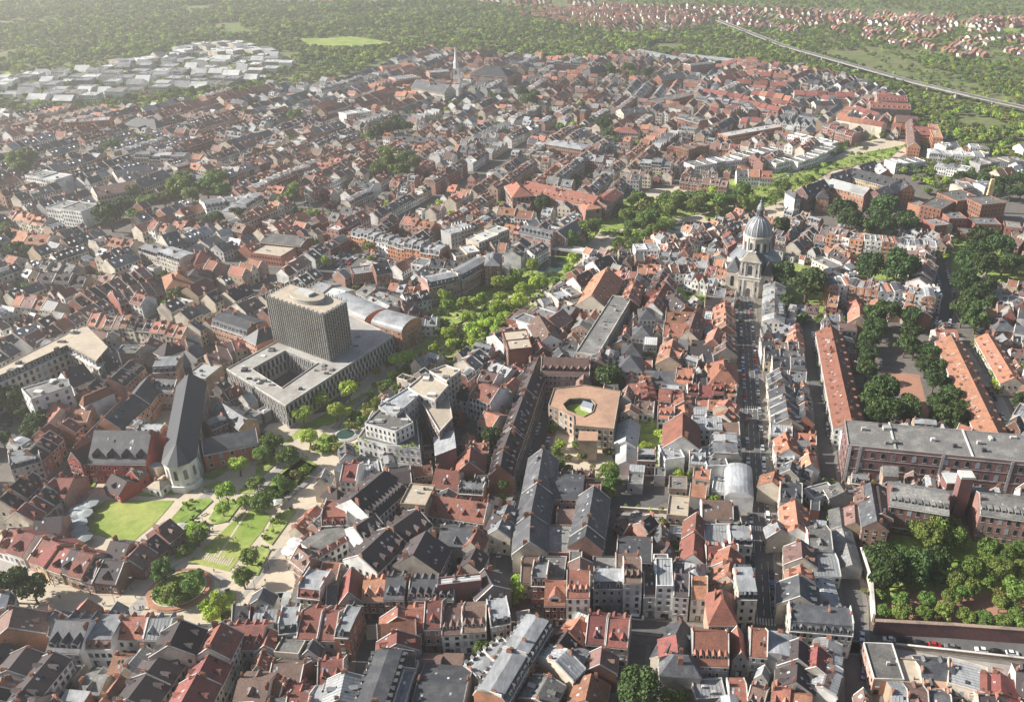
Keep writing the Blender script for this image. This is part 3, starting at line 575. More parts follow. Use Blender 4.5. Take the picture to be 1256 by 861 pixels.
row('G', [(440,0),(430,40)], 'dark end house of the brick mansion', w=11, e=11, r=15, rf='d', wl='p', hw=0)
row('G', [(520,20),(640,25)], 'as a villa with grey hipped roof', w=15, e=9, r=14, st='h', hw=0, rf='s', wl='w')
row('G', [(650,85),(798,95)], 'slate roofed beside the villa', w=12, e=8, r=12, hw=14, rf='s', wl='w', cop=False)
row('G', [(808,80),(895,90)], 'orange with small gables beside the slate pair', w=13, e=8, r=13, hw=0, rf='o', wl='w', dorm=3)
row('G', [(750,-20),(835,10)], 'orange, above the villa', w=13, e=8, r=13, hw=0, rf='o', wl='t')
row('G', [(950,70),(1030,60)], 'orange above the tan front', w=9, e=9, r=11, hw=9, rf='o', wl='t')
row('G', [(1080,10),(1090,110)], 'large orange hipped by the church street', w=15, e=8, r=15, st='h', hw=0, rf='o', wl='c')
row('G', [(860,160),(1100,165)], 'red and orange in the tight middle of the block', w=9, e=8, r=12, hw=7, rf='ok', wl='wgr')
row('G', [(720,190),(850,200)], 'orange in the middle of the block', w=9, e=8, r=12, hw=8, rf='ok', wl='wgr')
row('G', [(560,165),(660,160)], 'orange right of the broad round tree', w=10, e=6, r=10, hw=8, rf='o', wl='cr')
row('G', [(600,240),(700,250)], 'brown roofed over a pale ground floor', w=9, e=6, r=10, hw=9, rf='b', wl='w')
row('G', [(715,270),(800,275)], 'orange with small dormers over the inner garden', w=9, e=7, r=11, hw=9, rf='o', wl='w', dorm=3, dm='ww')
row('G', [(650,110),(670,220)], 'thin red in the middle of the block', w=8, e=9, r=11, hw=9, rf='ko', wl='r')
row('G', [(840,205),(850,300)], 'orange strip in the middle of the block', w=8, e=8, r=11, hw=9, rf='o', wl='g')
row('G', [(900,230),(1030,240)], 'dark roofed in the middle of the block', w=9, e=7, r=10, hw=8, rf='sdo', wl='gw')
row('G', [(1090,240),(1040,310)], 'orange gables by the church street', w=11, e=9, r=13, hw=7, rf='o', wl='c')
row('G', [(1085,320),(1100,380)], 'brown gabled by the church street', w=11, e=8, r=12, st='c', hw=8, rf='bo', wl='c')
row('G', [(838,300),(835,420)], 'with the big orange hip beside the inner garden', w=17, e=9, r=16, hw=0, rf='o', wl='w', dorm=0)
row('G', [(885,330),(1030,335)], 'slate roofed with arched windows', w=11, e=9, r=11, hw=0, rf='z', wl='w', arch=True)
row('G', [(870,500),(950,505)], 'white metal roof above the clipped hedge', w=11, e=8, r=9.5, hw=0, rf='z', wl='w')
row('G', [(765,450),(800,520)], 'white rendered with small windows left of the white metal roof', w=9, e=9, r=10, st='f', hw=0, rf='z', wl='w')
row('G', [(975,460),(1010,560)], 'pale zinc above the hedge', w=10, e=9, r=10, st='fm', hw=9, rf='z', wl='wc')
row('G', [(1075,400),(1090,510)], 'zinc mansard by the church street', w=14, e=9, r=12, st='m', hw=9, rf='s', wl='c', tm='z')
big('G', [(1112,545),(1118,690)], '', 'barrel_roofed_hall', 'hall', 'long barrel roofed zinc hall beside the church street', w=12, e=7, r=10, st='v', rf='z', wl='w', nowin='ns')
row('G', [(985,640),(1060,650)], 'with a white flat roof beside the barrel roof', w=11, e=7, r=8, st='f', hw=0, rf='W', wl='w')
row('G', [(930,735),(1085,740)], 'long brown ridge over white walls', w=12, e=8, r=12, hw=0, rf='b', wl='w', dorm=0)
row('G', [(765,745),(868,755)], 'with a beige flat roof by the little car park', w=13, e=7, r=8, st='f', hw=0, rf='u', wl='t')
row('G', [(770,635),(860,640)], 'flat tan garage by the lane', w=9, e=4, r=5, st='f', hw=0, rf='t', wl='t')
row('G', [(1120,760),(1140,850)], 'grey flat by the church street', w=13, e=8, r=9, st='fm', hw=9, rf='tz', wl='wc', tm='z')
row('G', [(525,820),(580,850)], 'small orange gable in the car park', w=8, e=3.5, r=6, hw=0, rf='b', wl='r')
big('G', [(578,330),(556,440)], '', 'white_shed', 'shed', 'white gabled metal shed right of the flat tan roof', w=10, e=5, r=8, st='r', rf='W', wl='w', nowin='ns', dorm=0, chim=False, cop=False)
big('G', [(562,455),(560,540)], '', 'white_shed', 'shed', 'lower white gabled metal shed above the stone yard', w=9, e=4.5, r=7, st='r', rf='W', wl='w', nowin='ns', dorm=0, chim=False, cop=False)
row('G', [(570,620),(645,625)], 'low stone store under the white sheds', w=8, e=5, r=5.5, st='f', hw=0, rf='t', wl='g')
big('G', [(130,30),(68,190),(0,375)], '', 'long_dormered_terrace', 'building', 'long dark roofed terrace with a single file of pink dormers along the middle street', w=10.5, e=9, r=14, st='r', rf='d', wl='r', dorm=5, dw=2, dh=1.5, dm='k')
big('F', [(1256,370),(1215,480),(1200,560)], '', 'long_dormered_terrace', 'building', 'lower stretch of the dark dormered terrace ending in a white gable', w=10.5, e=9, r=14, st='r', rf='d', wl='r', dorm=3, dw=2, dh=1.5, dm='k')
# centre left around the modern white building
row('F', [(465,725),(640,580)], 'with the huge dark roof full of dormers under the park', w=19, e=13, r=20, hw=0, rf='d', wl='w', dorm=11, dm='ww', dw=1.6)
row('F', [(330,760),(455,755)], 'red mansard with white dormers at the park edge', w=13, e=11, r=15, st='m', hw=9, rf='k', wl='w', tm='k', dorm=3, dm='ww')
row('F', [(425,560),(505,560)], 'red saddle roof at the park edge', w=13, e=12, r=15, hw=0, rf='k', wl='w')
row('F', [(350,690),(420,650)], 'dark pyramid at the park edge', w=11, e=9, r=14, st='h', hw=0, rf='d', wl='r')
row('F', [(190,860),(300,750)], 'small orange roofs along the park edge', w=7, e=6, r=9, hw=8, rf='o', wl='c')
row('F', [(650,605),(760,590)], 'metal roof beside the huge dark roof', w=12, e=10, r=12, hw=10, rf='zd', wl='w')
row('F', [(520,560),(600,545)], 'pale metal roofs beside the park', w=9, e=8, r=10, hw=8, rf='z', wl='w')
row('B', [(510,150),(650,20),(790,-80)], 'long dark roof with orange dormers right of the huge roof', w=14, e=12, r=17, hw=16, rf='d', wl='w', dorm=4, dm='o', dw=1.8)
row('B', [(770,140),(835,20)], 'broad dark roof ending in an orange strip', w=18, e=10, r=17, hw=0, rf='d', wl='c')
row('B', [(245,90),(420,-10)], 'mansard block with a sunken roof terrace beside the white parasols', w=13, e=8, r=10.5, st='m', hw=14, rf='k', wl='w', dorm=4, dm='ww', tm='t')
row('B', [(480,20),(590,-50)], 'dark mansard with cream dormers beside the roof terrace', w=11, e=11, r=15, hw=9, rf='d', wl='w', dorm=3, dm='ww')
row('F', [(880,575),(1005,590)], 'dark red under the pink tall house', w=12, e=7, r=12, hw=0, rf='k', wl='c')
row('F', [(1055,465),(1045,545)], 'orange gabled beside the walled yard', w=12, e=8, r=14, hw=0, rf='o', wl='r', endw=False)
row('F', [(1075,600),(1150,605)], 'low dark red by the walled yard', w=9, e=5, r=8, hw=0, rf='d', wl='r')
row('F', [(920,390),(930,480)], 'tall pink rendered with a pale monopitch roof', w=9, e=12, r=15, st='a', hw=0, rf='z', wl='m')
row('F', [(1090,150),(1195,185)], 'with a red roof on a blind white wall', w=15, e=13, r=17, hw=0, rf='k', wl='w')
row('F', [(1120,295),(1195,320)], 'small orange roof under the blind white wall', w=12, e=8, r=11, hw=0, rf='o', wl='c')
row('F', [(1110,100),(1190,120)], 'brown roof behind the blind white wall', w=10, e=12, r=15, hw=9, rf='b', wl='w')
row('F', [(1020,50),(1100,-10)], 'dark slate roof above the tall beige block', w=12, e=11, r=15, hw=9, rf='s', wl='c')
row('F', [(1130,30),(1256,90)], 'mixed small roofs behind the beige block', w=9, e=9, r=12, hw=7, rf='szb', wl='wc')
row('F', [(1000,180),(1060,200)], 'dark red shoulder roof', w=8, e=10, r=13, hw=0, rf='d', wl='w')
big('F', [(865,705),(1140,745)], '', 'long_red_roofed_wing', 'building', 'long low red roofed wing with small dormers in the centre block', w=12, e=8, r=13, st='r', rf='k', wl='w', dorm=4, dw=1.2)
row('F', [(730,690),(855,700)], 'square tower house with a sunken roof terrace', w=13, e=14, r=15, st='f', hw=0, rf='u', wl='t')
row('F', [(850,800),(1090,830)], 'white and grey yard buildings under the long red wing', w=9, e=7, r=9, st='fr', rf='zt', wl='w', hw=9)
row('F', [(1160,800),(1230,830)], 'orange roofed at the middle street', w=11, e=8, r=13, hw=8, rf='od', wl='r')
# left: streets around the hospice and the curved block
row('E', [(-30,725),(130,580)], 'in the left street terrace beyond the curved block', w=10, e=9, r=14, hw=8, rf='d', wl='oc', dorm=2, dm='o')
row('E', [(135,500),(215,430)], 'in the left street terrace, upper part', w=10, e=9, r=13, hw=8, rf='dk', wl='oc', dorm=1, dm='o')
row('E', [(200,440),(340,325)], 'in the left street terrace beside the orange roofs', w=10, e=8, r=12, hw=8, rf='dk', wl='o')
row('E', [(40,520),(190,480)], 'with metal roof above the left street', w=13, e=10, r=12, st='m', hw=15, rf='s', wl='g', tm='z')
row('E', [(335,295),(455,290)], 'hipped orange west of the hospice', w=15, e=7, r=10, hw=16, rf='o', wl='o', dorm=1)
row('E', [(240,235),(300,290)], 'steep dark and orange gables west of the hospice', w=12, e=8, r=13, hw=11, rf='do', wl='c')
big('E', [(390,440),(600,235)], '', 'narrow_ridge_building', 'building', 'long narrow red brown roof along the lane west of the hospice', w=7, e=8, r=11, st='r', rf='b', wl='r', dorm=0)
row('E', [(480,190),(640,45)], 'pink fronted with white dormers above the hospice', w=12, e=11, r=15, hw=12, rf='d', wl='p', dorm=3, dm='ww')
row('E', [(455,190),(475,200)], 'cream corner house with an orange pyramid roof', w=14, e=12, r=16, st='h', hw=0, rf='o', wl='w')
row('E', [(660,20),(700,-20)], 'grey flat roofed above the hospice', w=12, e=12, r=13, st='f', hw=9, rf='t', wl='c')
row('E', [(765,50),(880,45)], 'slate roofed on brick above the hospice court', w=14, e=9, r=13, st='m', hw=15, rf='s', wl='t', tm='z')
row('E', [(945,85),(1050,98)], 'square with a white flat roof beside the court house', w=14, e=9, r=10, st='f', hw=0, rf='W', wl='t', sp=2.6)
row('E', [(300,105),(410,60)], 'steep black roof behind the pale grey block', w=13, e=10, r=16, hw=0, rf='d', wl='w', dorm=0)
row('E', [(490,20),(580,0)], 'black roof at the end of the long beige building', w=17, e=10, r=17, hw=0, rf='d', wl='c', dorm=0)
row('E', [(720,-20),(740,-60)], 'brown roofed north of the hospice', w=11, e=9, r=13, hw=8, rf='b', wl='c')
row('E', [(840,-40),(970,-70)], 'small slate roofs between hospice and court house', w=10, e=9, r=12, hw=7, rf='so', wl='ct')
row('E', [(1010,30),(1120,0)], 'brown roofs left of the court house', w=11, e=9, r=13, hw=9, rf='b', wl='t')
row('E', [(1060,-30),(1200,-60)], 'zinc and tile roofs left of the court house', w=11, e=9, r=12, hw=8, rf='zbk', wl='tc')
# curved block around the lawn
row('A', [(40,5),(175,45)], 'at the left end of the curved block', w=13, e=6, r=11, st='r', hw=6.5, rf='ok', wl='w', dorm=1, dw=2.6, dh=1.5, dd=3, dm='o', dside=(-1,))
row('A', [(205,55),(300,100)], 'in the bend of the curved block', w=14, e=6, r=11, st='r', hw=6, rf='kdb', wl='py')
row('A', [(300,102),(400,135),(500,160),(600,172)], 'in the curved block front on the plaza', w=13, e=6, r=11, st='r', hw=6.2, rf='kkd', wl='pt', dorm=1, dm='o', dw=2, dside=(-1,))
row('A', [(625,150),(690,82),(830,-25)], 'in the right arm of the curved block', w=10.5, e=6, r=10.5, hw=6.5, rf='kdb', wl='p', dorm=1, dm='o', dw=1.6)
row('A', [(545,80),(640,95)], 'in the inner back row of the curved block', w=12, e=5.5, r=10, hw=10, rf='kdb', wl='p', dorm=0)
row('E', [(80,800),(270,625)], 'in the left arm of the curved block', w=12, e=6, r=11, hw=6.2, rf='kdb', wl='pc', dorm=1, dm='o', dw=1.7)
row('E', [(275,620),(360,625)], 'at the head of the left arm of the curved block', w=14, e=7, r=11.5, hw=6.5, rf='k', wl='p')
row('E', [(170,830),(310,815)], 'behind the left arm beside the grey parasols', w=10, e=5.5, r=10, hw=10, rf='kdb', wl='p', dorm=0)
# hospice
HOS = [('west', 'E', [(520,330),(655,215),(735,115)], dict(w=12, e=9, r=14, rf='s', wl='o', dorm=0, arch=True, wh=2.2)),
       ('north', 'E', [(755,135),(870,140)], dict(w=11, e=9, r=13, rf='s', wl='t', arch=True, dorm=5, dside=(-1,)))]
big('E', HOS[0][2], '', 'hospice_wing', 'building', 'slate roofed brick west wing of the hospice with arched ground floor', st='r', **HOS[0][3])
big('E', HOS[1][2], '', 'hospice_wing', 'building', 'slate roofed north wing closing the hospice court', st='r', **HOS[1][3])
big('E', [(462,388),(745,392)], '', 'hospice_south_wing', 'building', 'deep red south wing of the hospice with tall slate roof and four dormers', w=20, e=9.5, r=19, st='r', rf='s', wl='R', dorm=4, dw=2, dh=2.2, dd=3.5, dm='dk', dside=(-1,), arch=True, sp=2.3, fh=4, cop=False)
big('E', [(385,450),(450,470)], '', 'hospice_gable_house', 'house', 'red house with stepped gable at the corner of the hospice', w=13, e=9, r=14, st='c', rf='d', wl='R')
big('E', [(985,432),(1256,378)], '', 'hospice_east_wing', 'building', 'orange red east wing of the hospice with cream window frames', w=12, e=8.5, r=12.5, st='r', rf='s', wl='O', dorm=0, sp=3.6, ww=1.3, wh=2, frame='ww', fh=4)
big('E', [(1075,245),(1215,335)], '', 'yellow_fronted_wing', 'building', 'slate roofed wing with bright yellow court front beside the chapel', w=9, e=8, r=11, st='r', rf='s', wl='y', dorm=2)
row('E', [(1110,255),(1240,320)], 'flat and grey behind the yellow fronted wing', w=8, e=6, r=7, st='f', hw=7, rf='t', wl='g')
big('E', [(548,600),(625,640)], '', 'small_red_house', 'house', 'small brick house with dark red roof on the lawn before the hospice', w=9, e=4, r=8, st='r', rf='d', wl='R', dorm=1, endw=False)
row('E', [(640,590),(690,560)], 'low brick link behind the small red house', w=7, e=5, r=8, hw=0, rf='b', wl='R')
big('E', [(455,580),(520,575)], '', 'red_garden_building', 'building', 'little red flat roofed garden building left of the small brick house', w=6, e=4, r=5, st='f', rf='W', wl='R')
big('E', [(760,615),(820,630)], '', 'white_annexe', 'building', 'low white annexe with two red shutters at the foot of the chapel', w=9, e=4, r=6, st='h', rf='u', wl='w')
# right: hospital
big('H', [(600,655),(890,700)], '', 'hospital_left_wing', 'building', 'left brick wing of the hospital with a row of white dormers', w=16, e=14, r=18, st='r', rf='t', wl='m', dorm=9, dm='W', dw=1.6, dg=False, dside=(-1,), sp=3.1, ww=1.4, wh=2.2, fh=4.4, frame='wg')
big('H', [(1035,698),(1330,738)], '', 'hospital_right_wing', 'building', 'right brick wing of the hospital with pale tall windows and white dormers', w=16, e=14, r=18, st='r', rf='t', wl='p', dorm=9, dm='W', dw=1.6, dg=False, dside=(-1,), sp=3.1, ww=1.4, wh=2.6, fh=4.4, frame='wg')
row('H', [(470,640),(500,830)], 'dark slate ridge left of the hospital wing', w=10, e=9, r=13, hw=0, rf='s', wl='p', dorm=0)
row('H', [(420,660),(430,830)], 'brown broken roofs left of the hospital wing', w=7, e=8, r=11, hw=12, rf='tb', wl='t')
row('H', [(540,650),(560,800)], 'dark brick wing beside the hospital', w=9, e=10, r=12, hw=0, rf='d', wl='m')
row('H', [(345,640),(375,690)], 'grey hipped beside the lane', w=12, e=7, r=10, hw=0, rf='t', wl='g')
big('D', [(350,-90),(362,0),(412,180)], '', 'long_shed', 'shed', 'long narrow grey roofed shed along the lane beside the hospital', w=8, e=5, r=7, st='r', rf='t', wl='g', dorm=0, chim=False, cop=False)
big('M', [(90,90),(215,655)], '', 'barracks', 'barracks', 'long orange roofed barracks along the left side of the tree court', w=15, e=9, r=14, st='r', rf='o', wl='w', dorm=13, dm='W', dw=1.5, dh=1.1, dg=False, chim=True, cop=False)
big('M', [(795,145),(1085,745)], '', 'barracks', 'barracks', 'long orange roofed barracks along the right side of the tree court', w=15, e=9, r=14, st='r', rf='o', wl='w', dorm=13, dm='W', dw=1.5, dh=1.1, dg=False, chim=True, cop=False)
big('M', [(1010,135),(1170,400)], '', 'barracks', 'barracks', 'short orange roofed barracks at the right behind the hedge trees', w=12, e=7, r=11, st='r', rf='o', wl='c', dorm=7, dm='W', dw=1.5, dh=1.1, dg=False, chim=True, cop=False)
row('M', [(100,80),(240,85)], 'low brown roof at the head of the left barracks', w=9, e=7, r=9, hw=0, rf='b', wl='w', arch=True)
row('M', [(260,-20),(262,40)], 'steep orange gable at the head of the left barracks', w=12, e=8, r=13, hw=0, rf='o', wl='t')
row('M', [(700,120),(830,120)], 'low orange cross roof at the head of the right barracks', w=9, e=7, r=10, hw=12, rf='o', wl='c')
row('M', [(1040,50),(1160,55)], 'red brick with grey hipped roof at the right edge', w=15, e=9, r=13, st='h', hw=0, rf='s', wl='r')
row('M', [(1150,110),(1256,130)], 'low flat brick at the right edge', w=10, e=5, r=6, st='f', hw=14, rf='t', wl='r')
row('M', [(1180,575),(1256,600)], 'white flat roofed at the right edge by the barracks', w=14, e=9, r=10, st='f', hw=0, rf='z', wl='c')
# strip between church street and the parallel lane
row('L', [(35,500),(30,700)], 'in the pale row at the head of the church street', w=13, e=10, r=13, hw=9, rf='z', wl='cw')
row('L', [(60,720),(140,740)], 'zinc roofs right of the church street', w=12, e=8, r=11, hw=9, rf='z', wl='c')
row('L', [(175,730),(180,830)], 'orange ends right of the church street', w=9, e=8, r=12, hw=8, rf='o', wl='c')
row('V', [(290,400),(425,405)], 'dark ridge right of the church street', w=14, e=9, r=13, hw=9, rf='sbd', wl='cg')
row('V', [(300,425),(425,430)], 'slate row right of the church street', w=12, e=8, r=12, hw=10, rf='s', wl='c')
row('H', [(20,20),(180,30)], 'grey backs between the street and the lane', w=13, e=8, r=12, hw=9, rf='sz', wl='cw')
row('H', [(15,80),(40,170)], 'slate fronts right of the church street', w=12, e=9, r=14, hw=8, rf='s', wl='c')
row('H', [(30,160),(50,320)], 'steep slate fronts right of the church street', w=14, e=10, r=15, hw=9, rf='s', wl='c')
row('H', [(60,175),(190,180)], 'slate with two pointed gables in the courtyard house', w=9, e=9, r=13, hw=9, rf='s', wl='r', dorm=2, dw=2.2, dm='s')
row('H', [(205,215),(205,320)], 'slate east wing of the courtyard house', w=9, e=9, r=13, hw=9, rf='s', wl='r')
row('H', [(105,100),(190,110)], 'black roof between street and lane', w=11, e=8, r=12, hw=9, rf='dz', wl='w')
row('H', [(10,360),(120,370)], 'pale zinc between street and lane', w=11, e=8, r=10, hw=9, rf='z', wl='c', st='rm', tm='z')
row('H', [(130,390),(240,400)], 'small zinc and orange by the lane', w=9, e=6, r=9, hw=8, rf='zo', wl='wc')
row('H', [(20,385),(50,470)], 'orange fronts right of the church street', w=11, e=9, r=13, hw=7, rf='o', wl='cw')
row('H', [(40,490),(130,500)], 'white roofed between street and lane', w=12, e=8, r=9, hw=10, st='fm', rf='z', wl='w', tm='z')
row('H', [(150,530),(200,550)], 'grey flat between street and lane', w=11, e=8, r=9, hw=9, st='fr', rf='zs', wl='w')
row('H', [(215,470),(240,560)], 'orange small gables by the lane', w=8, e=6, r=10, hw=7, rf='oz', wl='cw')
row('H', [(50,540),(20,640)], 'slate and orange mix right of the church street', w=11, e=9, r=13, hw=8, rf='sod', wl='c')
row('H', [(60,640),(170,650)], 'slate roof in the middle of the strip', w=13, e=9, r=14, hw=11, rf='s', wl='c')
row('H', [(85,720),(100,860)], 'orange ridge with white dormers on its dark side', w=11, e=8, r=13, hw=14, rf='o', wl='w', dorm=3, dm='W')
row('H', [(235,650),(285,700)], 'pale flat roof by the lane hedge', w=12, e=5, r=6, hw=0, st='f', rf='t', wl='w')
row('D', [(40,-30),(60,20)], 'with small brown front roofs right of the church street', w=9, e=8, r=12, hw=8, rf='bz', wl='c')
row('D', [(90,60),(95,150)], 'brown ridge right of the church street', w=12, e=8, r=12, hw=0, rf='b', wl='c')
row('D', [(190,20),(310,25)], 'large grey slate roof between street and lane', w=14, e=8, r=11, hw=0, rf='t', wl='w')
row('D', [(85,190),(90,240)], 'orange front above the slate corner building', w=10, e=9, r=12, hw=8, rf='o', wl='c')
row('D', [(205,160),(345,165)], 'zinc roof behind the slate corner building', w=14, e=6, r=7.5, hw=0, rf='z', wl='w', dorm=0)
row('D', [(320,230),(375,400)], 'long zinc annexe beside the lane', w=9, e=5, r=6, hw=16, rf='z', wl='w', dorm=0)
big('D', [(152,235),(158,345)], '', 'slate_corner_building', 'building', 'side range of the slate building on the corner of street and lane', w=15, e=9, r=14, st='r', rf='s', wl='c', dorm=2)
big('D', [(105,405),(415,430)], '', 'slate_corner_building', 'building', 'slate mansard front range with white dormers at the foot of the strip', w=11, e=10, r=14, st='m', rf='s', wl='c', tm='s', dorm=8, dm='ww')
# bottom right
row('D', [(55,510),(50,620)], 'zinc roofed at the bottom right of the church street foot', w=12, e=11, r=13, hw=13, rf='z', wl='g', st='m', tm='z')
row('D', [(150,560),(140,760)], 'dark gabled at the bottom right', w=12, e=8, r=13, hw=10, rf='d', wl='g')
row('D', [(245,580),(235,690)], 'orange roofed at the bottom right', w=11, e=8, r=12, hw=0, rf='k', wl='c', cop=True)
row('D', [(300,540),(390,540)], 'white annexes under the slate front', w=7, e=6, r=7, hw=7, st='f', rf='z', wl='w')
row('D', [(372,560),(355,680),(325,790)], 'pale metal roofs along the right side road', w=10, e=9, r=10.5, hw=8, rf='z', wl='w', dorm=0)
row('D', [(300,700),(270,800)], 'pale metal roofs behind the side road', w=9, e=8, r=10, hw=8, rf='zkb', wl='w', dorm=0)
row('D', [(20,790),(220,830)], 'brown roofs at the bottom right of the street', w=11, e=7, r=11, hw=8, rf='bko', wl='c')
row('D', [(490,580),(635,585)], 'with a plain grey flat roof opposite the garden wall', w=17, e=7, r=8, st='f', hw=0, rf='t', wl='p', par='lt')
row('D', [(660,640),(690,760)], 'broken tan roofs behind the footway', w=10, e=6, r=8, hw=8, rf='utn', st='far', wl='t')
row('D', [(745,650),(915,660)], 'slate roofed behind the footway', w=15, e=7, r=11, hw=14, rf='s', wl='c')
row('D', [(760,740),(900,760)], 'slate and tan below the footway', w=11, e=6, r=9, hw=8, rf='stn', wl='ct')
row('D', [(985,650),(985,780)], 'tall with glass light and zinc roof below the footway', w=13, e=10, r=11, st='f', hw=14, rf='z', wl='c')
row('D', [(1075,715),(1075,830)], 'narrow bright red roof at the bottom right', w=9, e=7, r=9, hw=0, rf='k', wl='c', dorm=0)
row('D', [(1140,715),(1145,830)], 'wide bright red roof at the bottom right', w=12, e=7, r=9.5, hw=0, rf='k', wl='c', dorm=0)
row('D', [(1215,710),(1300,730)], 'dark roof at the right bottom corner', w=13, e=7, r=10, hw=0, rf='d', wl='c')
row('D', [(1020,840),(1250,850)], 'at the bottom right corner edge', w=9, e=6, r=9, hw=8, rf='dkz', wl='c')
row('D', [(600,800),(900,830)], 'at the bottom right edge', w=12, e=6, r=9.5, hw=8, rf='tsbz', wl='ct')
# middle band: K, J, I, L
row('K', [(600,350),(720,345)], 'white flat topped at the park corner above the church', w=12, e=10, r=11, st='f', hw=10, rf='zW', wl='w')
row('K', [(725,365),(820,375)], 'cream with slate mansard at the park corner', w=12, e=10, r=14, st='m', hw=10, rf='s', wl='w', tm='z')
row('K', [(760,330),(900,295)], 'purple tiled in the upper row by the pond', w=12, e=9, r=13, hw=8, rf='bk', wl='w', dorm=1)
row('K', [(850,300),(1060,235),(1150,205)], 'slate roofed along the pond side towards the domed church', w=12, e=9, r=13, hw=8, rf='ssb', wl='wcr')
row('K', [(1050,245),(1100,330)], 'slate and red short row left of the domed church', w=11, e=9, r=13, hw=8, rf='ks', wl='r')
row('K', [(620,430),(730,440)], 'orange roofed below the flat topped corner', w=12, e=9, r=13, hw=7, rf='o', wl='pr')
row('K', [(730,450),(900,430)], 'orange and dark roofs left of the church front', w=10, e=9, r=13, hw=7, rf='odo', wl='w')
row('K', [(810,400),(960,420)], 'zinc roofs left of the church front', w=10, e=8, r=11, hw=8, rf='zs', wl='w')
row('K', [(890,375),(970,385)], 'bright orange pair left of the church front', w=11, e=8, r=12, hw=8, rf='o', wl='c')
row('K', [(960,440),(1090,470)], 'orange with dormers beside the church front', w=10, e=9, r=13, hw=7, rf='ok', wl='cw')
row('K', [(860,470),(1000,500)], 'white gables in the lanes left of the church', w=10, e=9, r=13, hw=6, st='cr', rf='zok', wl='w')
row('K', [(960,540),(1100,560)], 'zinc and tile in the lanes left of the church', w=10, e=8, r=12, hw=7, rf='zbd', wl='w')
row('K', [(760,430),(700,560)], 'dark gabled behind the long orange ridge', w=12, e=9, r=14, hw=9, rf='d', wl='r')
row('K', [(770,495),(690,630)], 'long red orange ridge pointing down the middle street', w=12, e=9, r=15, hw=12, rf='k', wl='w')
row('K', [(620,650),(700,650)], 'grey hipped villa on the middle street', w=14, e=9, r=13, st='h', hw=0, rf='s', wl='w')
row('K', [(590,735),(690,740)], 'second grey hipped villa on the middle street', w=14, e=9, r=13, st='h', hw=0, rf='s', wl='w')
row('K', [(540,820),(640,825)], 'third grey hipped villa on the middle street', w=14, e=9, r=13, st='h', hw=0, rf='s', wl='w')
row('K', [(755,660),(900,670)], 'orange upper wing of the orange courtyard house', w=11, e=9, r=14, hw=0, rf='o', wl='w')
row('K', [(745,720),(880,730)], 'orange lower wing of the orange courtyard house', w=12, e=9, r=14, hw=0, rf='o', wl='c')
row('K', [(905,660),(870,760)], 'orange side wing of the orange courtyard house', w=11, e=9, r=14, hw=0, rf='b', wl='c')
row('K', [(780,570),(860,640)], 'large dark roof above the orange courtyard house', w=15, e=8, r=13, hw=0, rf='d', wl='r')
row('K', [(790,800),(770,900)], 'orange gabled between the villas', w=13, e=9, r=14, hw=11, rf='o', wl='t')
row('K', [(880,810),(1080,830)], 'wide brown roof of the garden hall', w=20, e=7, r=10, hw=0, rf='d', wl='t', dorm=0)
row('K', [(935,680),(1040,690)], 'white metal annexe left of the church street', w=12, e=8, r=9, st='f', hw=9, rf='zW', wl='r')
row('K', [(1060,620),(1075,730)], 'orange fronts at the top left of the church street', w=12, e=9, r=14, hw=8, rf='o', wl='rw')
row('K', [(1010,740),(985,800)], 'orange dark gabled left of the church street', w=12, e=8, r=14, hw=0, rf='o', wl='r')
row('K', [(1090,780),(1105,860)], 'brown fronts at the top left of the church street', w=12, e=8, r=13, hw=8, rf='b', wl='c')
# modern and old houses left of the middle street, K left
row('K', [(395,420),(480,385)], 'dark saddle roof beside the footbridge', w=13, e=9, r=14, hw=0, rf='d', wl='w')
row('K', [(300,500),(380,460)], 'dark gable beside the park beds', w=12, e=9, r=14, hw=0, rf='d', wl='w')
row('K', [(480,450),(400,590)], 'large orange and brown saddle roof by the park', w=20, e=10, r=18, hw=0, rf='o', wl='c', dorm=2)
row('K', [(500,450),(620,480)], 'orange gables right of the large saddle roof', w=13, e=10, r=15, hw=8, rf='ok', wl='w')
row('K', [(610,500),(570,600)], 'orange ridge above the middle street', w=12, e=10, r=15, hw=10, rf='o', wl='r')
big('K', [(540,580),(365,860)], '', 'flat_roofed_apartments', 'apartments', 'long flat roofed apartment block with grey roof strips left of the middle street', w=12, e=12, r=14, st='f', rf='t', wl='c', par='lt')
row('K', [(290,580),(340,600)], 'stepped cream apartments by the park', w=14, e=13, r=14, st='f', hw=8, rf='t', wl='c')
row('K', [(200,590),(320,560)], 'cream apartments with roof terraces by the park', w=14, e=12, r=13, st='fm', hw=8, rf='ts', wl='c')
row('K', [(180,700),(250,650)], 'brown saddle roof in the park side block', w=13, e=9, r=14, hw=12, rf='b', wl='r')
row('K', [(60,720),(180,650)], 'white framed flat roof in the park side block', w=15, e=10, r=11, st='f', hw=14, rf='d', wl='w', par='W')
row('K', [(130,680),(190,780)], 'brown roof with white edge in the park side block', w=14, e=9, r=14, hw=0, rf='b', wl='w')
row('K', [(20,700),(70,650)], 'dark flat house by the park', w=12, e=11, r=12, st='f', hw=10, rf='s', wl='r')
row('K', [(10,760),(40,850)], 'tall brick tower house at the park side', w=13, e=15, r=16, st='f', hw=12, rf='u', wl='r')
row('K', [(110,790),(150,850)], 'red gabled behind the tower house', w=11, e=8, r=13, hw=9, rf='k', wl='r')
row('K', [(345,800),(430,810)], 'zinc and brown ends above the brick mansion', w=12, e=10, r=13, hw=9, rf='zb', wl='w')
row('G', [(10,70),(60,100)], 'small pink roof with dormers left of the dormered terrace', w=9, e=7, r=10, hw=10, rf='k', wl='w', dorm=3)
row('J', [(1170,780),(1256,740)], 'slate and white corner house at the park side', w=14, e=10, r=14, hw=10, rf='ds', wl='w')
